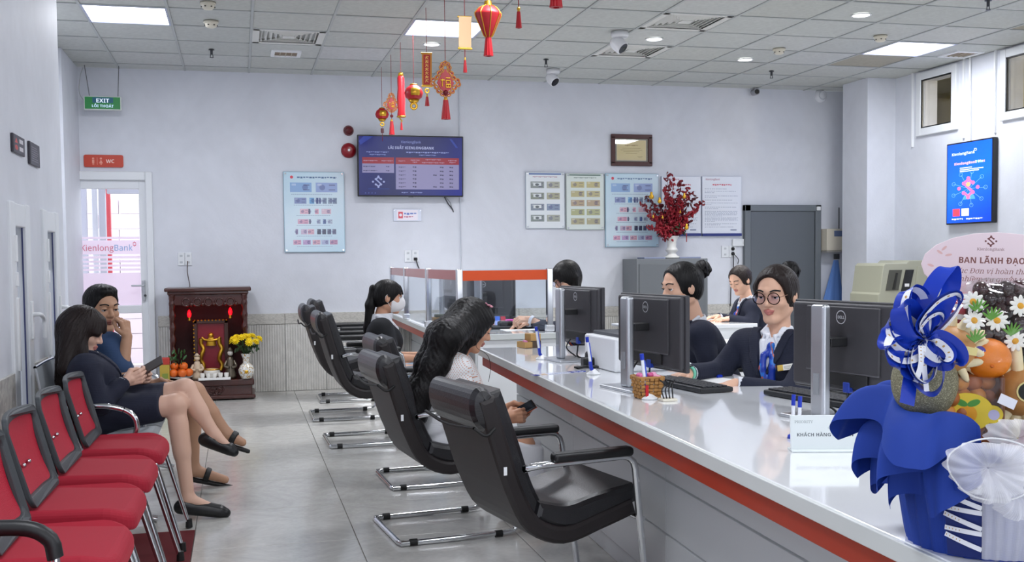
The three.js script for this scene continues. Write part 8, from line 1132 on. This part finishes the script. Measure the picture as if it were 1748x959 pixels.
// fruit
const fruitAt = (name, label, cat, u, v, dz, group) => thing(name, label, cat, bpos(u, v, dz), -0.6, group);
{
  const k = Math.abs(at(1684, 600, BZ).x - at(1674, 600, BZ).x) / 10;      // metres per photograph pixel there
  const m = fruitAt('melon', 'grey-green netted melon under the ribbon tails', 'melon', 1578, 652, 0.02); part(m, 'fruit', new THREE.SphereGeometry(48 * k, 32, 24).scale(0.95, 1.12, 0.95), new THREE.MeshPhysicalMaterial({ map: noiseTexture(256, (u, v) => { const n = Math.abs(torus(u, v, 16, 120)); return n < 0.06 ? [0.72, 0.7, 0.58] : [0.46, 0.45, 0.36]; }, true), roughness: 0.7 })); part(m, 'stem', CY_(0.004, 0.006, 0.02, 0, 54 * k, 0, 8), M('#5a5a3a', 0.8));
  const foam = M('#efe0b6', 0.75), pearM = M('#c08a4e', 0.5);
  const p1 = fruitAt('pear', 'round tan pear in a cream foam net with a black sticker, left of the orange', 'pear', 1622, 596, 0.03); part(p1, 'fruit', new THREE.SphereGeometry(35 * k, 28, 20).scale(1, 0.98, 1), pearM); const ft = []; for (let i = 0; i < 16; i++) { const a = -1.2 + i * 0.19, q = new THREE.SphereGeometry(1, 10, 6).scale(20 * k, 6 * k, 5 * k); ROT(q, 0, 0, a * 0.5 + (i % 2 ? 0.5 : -0.5)); ft.push(MV(q, 30 * k * Math.cos(a) + 4 * k, 32 * k * Math.sin(a) * 0.95, 12 * k * Math.cos(i * 2))); } part(p1, 'foam_net', ft, foam);
  const stick = (t, dx, dy, dz, r, draw) => { const g = new THREE.CircleGeometry(r, 24).translate(dx, dy, dz); part(t, 'sticker', g, printed(canvasTexture(64, 64, draw), 0.3)); };
  stick(p1, -16 * k, 10 * k, 33 * k, 15 * k, (g) => { g.fillStyle = '#e8d890'; g.fillRect(0, 0, 64, 64); g.fillStyle = '#15170f'; g.beginPath(); g.arc(32, 32, 28, 0, 7); g.fill(); g.fillStyle = '#d8b820'; g.beginPath(); g.arc(34, 18, 9, 0, 7); g.fill(); g.fillStyle = '#e8e8e0'; g.fillRect(12, 32, 40, 5); g.fillRect(26, 44, 14, 8); });
  part(p1, 'paper_strip', ROT(B(34 * k, 11 * k, 0.001), 0, 0.3, -0.2).translate(18 * k, 2 * k, 32 * k), M('#e9d88e', 0.6));
  const o = fruitAt('orange', 'shiny orange with a purple sticker below the grapes', 'orange', 1686, 612, 0.05); part(o, 'fruit', new THREE.SphereGeometry(31 * k, 30, 22).scale(1.02, 0.95, 1), M('#e8801c', 0.35, { bumpMap: rep(plasterBump, 3), bumpScale: 0.0006 })); stick(o, -12 * k, 12 * k, 27.5 * k, 8 * k, (g) => { g.fillStyle = '#4a3a9a'; g.fillRect(0, 0, 64, 64); dashes(g, 10, 38, 44, 12, '#e8e4f4'); }); part(o, 'navel', SP(2.5 * k, 4 * k, -8 * k, 30 * k, 8), M('#c8661a', 0.6));
  const ap = fruitAt('apple', 'red apple wrapped with a white ribbon beside the bow', 'apple', 1633, 530, -0.02); part(ap, 'fruit', LA([[0, 0.8], [0.3, 0.95], [0.7, 0.9], [1, 0.4], [0.98, -0.1], [0.75, -0.7], [0.35, -0.95], [0, -0.85]].map(([a, b]) => [a * 28 * k, b * 28 * k]), 26), M('#b5434a', 0.3)); part(ap, 'ribbon', [0, 0.5, 1].map((f) => band([V(-28 * k, -4 * k, 8 * k), V(-6 * k, (20 - 26 * f) * k, 29 * k), V(24 * k, (22 - 34 * f) * k, 20 * k)], 8 * k, V(0, 1, 0.2), 16)), ribbonWhite);
  // grapes: every berry of the bunch in view
  const gt = thing('grape_bunch', 'bunch of dark purple grapes under clear wrap at the right edge', 'grapes', bpos(1706, 548, 0)), gm = [M('#2c1418', 0.2, { clearcoat: 0.5 }), M('#3a1a1e', 0.2, { clearcoat: 0.5 }), M('#241114', 0.18, { clearcoat: 0.5 })], gg = new THREE.SphereGeometry(11.5 * k, 16, 12);
  for (let r = 0; r < 7; r++) for (let i = 0; i < 9; i++) { const dx = (-58 + i * 17 + (r % 2) * 8), dy = 46 - r * 15; if ((dx / 82) ** 2 + (dy / 56) ** 2 > 1.05) continue; const g = part(gt, 'grape', gg, gm[(i + r) % 3]); g.position.set((dx + rnd(-3, 3)) * k, (dy + rnd(-3, 3)) * k, (18 * Math.sqrt(Math.max(0, 1.1 - (dx / 82) ** 2 - (dy / 56) ** 2)) * 1.6 + rnd(-6, 6)) * k); g.scale.set(1, 1.08, 1); }
  part(gt, 'stalk', TU([[0, 50 * k, 0], [4 * k, 20 * k, -4 * k], [0, -30 * k, -4 * k]], 2.5 * k, 12, 6), M('#5a6a34', 0.7));
  const dp = new THREE.SphereGeometry(1, 8, 6), wm = M('#f4f2ea', 0.6);
  [[1663, 547, 'white daisy at the left of the grapes'], [1702, 547, 'white daisy in the middle of the grapes'], [1733, 582, 'white daisy at the lower right of the grapes'], [1661, 515, 'white daisy above the grapes on the left'], [1742, 522, 'white daisy at the upper right edge of the grapes']].forEach(([u, v, label], j) => { const d = fruitAt('daisy', label, 'flower', u, v, 0.075, 'white daisies tucked among the grapes'); d.rotation.set(-0.3 + 0.2 * (j % 3), -0.3 - 0.2 * (j % 2), j); for (let i = 0; i < 10; i++) { const q = dp.clone().scale(7 * k, 3.2 * k, 1 * k); MV(q, 9 * k, 0, 0); part(d, 'petal', ROT(q, 0, 0, i * 2 * PI / 10), wm); } part(d, 'centre', dp.clone().scale(5 * k, 5 * k, 3 * k), M('#e2a320', 0.6)); });
  [[1692, 545, 0], [1726, 572, 1], [1664, 583, 2], [1668, 532, 3]].forEach(([u, v, j]) => { const b = []; for (let i = 0; i < 6; i++) { const q = dp.clone().scale(2 * k, 11 * k, 0.8 * k); MV(q, 0, 9 * k, 0); b.push(ROT(q, 0.3, 0, -1 + i * 0.4)); } const s = solo('grass_sprig', ['green artificial sprig in the middle of the grapes', 'green artificial sprig at the right of the grapes', 'green artificial sprig above the foam-netted pear', 'green artificial sprig at the upper left of the grapes'][j], 'sprig', b, M('#5f9a34', 0.6)); s.position.set(...bpos(u, v, 0.08)); });
  // tray of kumquats with a yellow label
  const tr = fruitAt('fruit_tray', 'clear plastic tray of small brown-orange fruit with a yellow label', 'tray', 1650, 702, 0.04); const W = 92 * k, Hh = 104 * k; part(tr, 'tray', [RB(W, Hh, 0.012, 0.004, 0, 0, -0.022), RB(W, 0.008, 0.04, 0.003, 0, -Hh / 2, -0.004), RB(0.008, Hh, 0.04, 0.003, -W / 2, 0, -0.004), RB(0.008, Hh, 0.04, 0.003, W / 2, 0, -0.004)], M('#7a4a2c', 0.5)); part(tr, 'clear_lid', RB(W, Hh, 0.003, 0.001, 0, 0, 0.022), new THREE.MeshPhysicalMaterial({ color: 0xffffff, roughness: 0.04, transmission: 1, thickness: 0, ior: 1.45 }));
  const km = [M('#c27a34', 0.45), M('#a8602c', 0.45), M('#d08a3c', 0.45)], kg = new THREE.SphereGeometry(13 * k, 16, 12); for (let r = 0; r < 5; r++) for (let i = 0; i < 4; i++) { const q = solo('small_fruit', `small brown-orange fruit in the ${['top', 'second', 'third', 'fourth', 'bottom'][r]} row of the clear tray, ${['leftmost', 'second from left', 'second from right', 'rightmost'][i]}`, 'fruit', kg, km[(i * 2 + r) % 3], 'small round fruit in the clear tray'); q.position.set(...tr.position.toArray()); q.position.x += (-33 + i * 22 + (r % 2) * 4) * k; q.position.y += (42 - r * 21) * k; q.position.z += rnd(-0.003, 0.004); }
  const lab = canvasTexture(256, 160, (g) => { g.clearRect(0, 0, 256, 160); g.fillStyle = '#f0d23a'; g.beginPath(); g.ellipse(128, 80, 92, 72, 0, 0, 7); g.fill(); g.beginPath(); g.ellipse(40, 80, 38, 40, 0, 0, 7); g.fill(); g.beginPath(); g.ellipse(216, 86, 36, 34, 0, 0, 7); g.fill(); g.fillStyle = '#f3a81f'; g.beginPath(); g.arc(128, 88, 34, 0, 7); g.fill(); g.fillStyle = '#4e9a3a'; g.beginPath(); g.ellipse(106, 46, 24, 12, 0.4, 0, 7); g.fill(); g.beginPath(); g.ellipse(150, 46, 24, 12, -0.4, 0, 7); g.fill(); g.fillStyle = '#7ab648'; g.beginPath(); g.arc(38, 82, 24, 0, 7); g.fill(); g.fillStyle = '#f6f4d8'; g.beginPath(); g.arc(38, 82, 16, 0, 7); g.fill(); g.fillStyle = '#c9c4e4'; g.beginPath(); g.arc(220, 88, 20, 0, 7); g.fill(); }); part(tr, 'label', new THREE.PlaneGeometry(96 * k, 60 * k).translate(0, 2 * k, 0.0245), printed(lab, 0.35, { alphaTest: 0.5 }), 'yellow label with a plain orange fruit');
  // pear in an opened foam net, like a flower
  const p2 = fruitAt('pear', 'tan pear in an opened cream foam net like a flower, at the right edge', 'pear', 1740, 668, 0.05); part(p2, 'fruit', new THREE.SphereGeometry(36 * k, 28, 20), pearM); for (let i = 0; i < 15; i++) { const a = i * 2 * PI / 15, q = new THREE.CapsuleGeometry(8.5 * k, 34 * k, 4, 10); ROT(q, 0, 0, PI / 2); MV(q, 46 * k, 0, 0.012 - 0.006 * (i % 2)); part(p2, 'foam_petal', ROT(q, 0, 0, a), foam); }
  stick(p2, 8 * k, 4 * k, 37 * k, 15 * k, (g) => { g.fillStyle = '#e8d890'; g.fillRect(0, 0, 64, 64); g.fillStyle = '#15170f'; g.beginPath(); g.arc(32, 32, 27, 0, 7); g.fill(); g.fillStyle = '#d86820'; g.fillRect(22, 10, 18, 16); });
  part(p2, 'leaf', [0, 1, 2, 3].map((i) => ROT(dp.clone().scale(22 * k, 10 * k, 1.5 * k).translate(30 * k, 0, -0.012), 0, 0, 1.5 + i * 0.7)), M('#33502c', 0.6));
  // tan pears and leaves filling the middle
  const p3 = fruitAt('pear', 'tan pear half hidden behind the clear fruit tray', 'pear', 1648, 655, -0.0); part(p3, 'fruit', new THREE.SphereGeometry(34 * k, 24, 18), M('#a5683a', 0.45)); part(p3, 'stem', CY_(0.002, 0.003, 0.016, 0, 38 * k, 0, 8), M('#4a3a28', 0.8));
  const p4 = fruitAt('apple', 'red apple low behind the white mesh bow', 'apple', 1738, 745, 0.02); part(p4, 'fruit', new THREE.SphereGeometry(34 * k, 24, 18), M('#c0392e', 0.35)); part(p4, 'stem', CY_(0.002, 0.003, 0.014, 0, 38 * k, 0, 8), M('#4a3a28', 0.8));
  // oval congratulation card behind the fruit
  const cd = fruitAt('greeting_card', 'pale pink oval congratulation card standing behind the grapes', 'card', 1700, 453, -0.05), cw = 212 * k, ch = 100 * k; const es = new THREE.Shape(); es.absellipse(0, 0, cw / 2, ch / 2, 0, 2 * PI); part(cd, 'card', EX(es, 0.004, 0.001), M('#efdbe0', 0.6));
  const tex = canvasTexture(1024, 484, (g, W2, H2) => { g.fillStyle = '#f0dde3'; g.fillRect(0, 0, W2, H2); g.fillStyle = 'rgba(222,160,150,0.55)'; for (const [x, y] of [[120, 150], [150, 120], [182, 170], [60, 250]]) { g.beginPath(); g.ellipse(x, y, 24, 9, x, 0, 7); g.fill(); } knot(g, 470, 62, 40, '#6e3a3c'); txt(g, 'KienlongBank', 470, 132, '28px serif', '#7e5254', 'center'); txt(g, 'BAN LÃNH ĐẠO', 480, 228, 'bold 62px sans-serif', '#7e4a44', 'center'); txt(g, 'Chúc Đơn vị hoàn thành', 492, 304, 'italic 52px serif', '#93635e', 'center'); txt(g, 'nhiệm vụ quyết toán', 520, 364, 'italic 52px serif', '#93635e', 'center'); g.fillStyle = '#d8b0ac'; g.fillRect(430, 430, 160, 3); });
  const pg = new THREE.ShapeGeometry(es, 48), q = pg.attributes.position, uv = pg.attributes.uv; for (let i = 0; i < q.count; i++) uv.setXY(i, q.getX(i) / cw + 0.5, q.getY(i) / ch + 0.5); pg.scale(0.985, 0.98, 1).translate(0, 0, 0.0023); part(cd, 'print', pg, printed(tex, 0.5)); part(cd, 'stick', bar([0, -ch / 2 + 0.01, -0.004], [0.0, -ch * 1.2, -0.004], 0.004, 8), M('#b59a6a', 0.7)); cd.rotation.set(0, -0.55, -0.03);
  const wr = thing('clear_wrap', 'crinkled clear cellophane over the grapes and fruit', 'wrap', bpos(1690, 575, 0.05)); const wg = new THREE.SphereGeometry(1, 40, 28, 0, 2 * PI, 0, PI * 0.62), wp = wg.attributes.position; for (let i = 0; i < wp.count; i++) { const x = wp.getX(i), y = wp.getY(i), z = wp.getZ(i), n = 1 + 0.035 * noise.noise(x * 5, y * 5, z * 5) + 0.015 * noise.noise(x * 14, y * 14, z * 14); wp.setXYZ(i, x * n * 90 * k, y * n * 84 * k, z * n * 66 * k); } wg.computeVertexNormals(); part(wr, 'cellophane', wg, new THREE.MeshPhysicalMaterial({ color: 0xffffff, roughness: 0.03, transmission: 1, thickness: 0, ior: 1.4 }));
  part(wr, 'tape', [ROT(B(26 * k, 12 * k, 0.0006), -0.2, 0.1, 0.25).translate(38 * k, -4 * k, 62 * k)], M('#e6e6ee', 0.35)); part(wr, 'tape', [ROT(B(30 * k, 14 * k, 0.0006), 0.1, 0, -0.4).translate(-10 * k, -86 * k, 50 * k)], M('#e6e6ee', 0.35));
}
scene.traverse((o) => { if (o.isMesh) { o.castShadow = true; o.receiveShadow = true; } });
renderer.render(scene, camera);
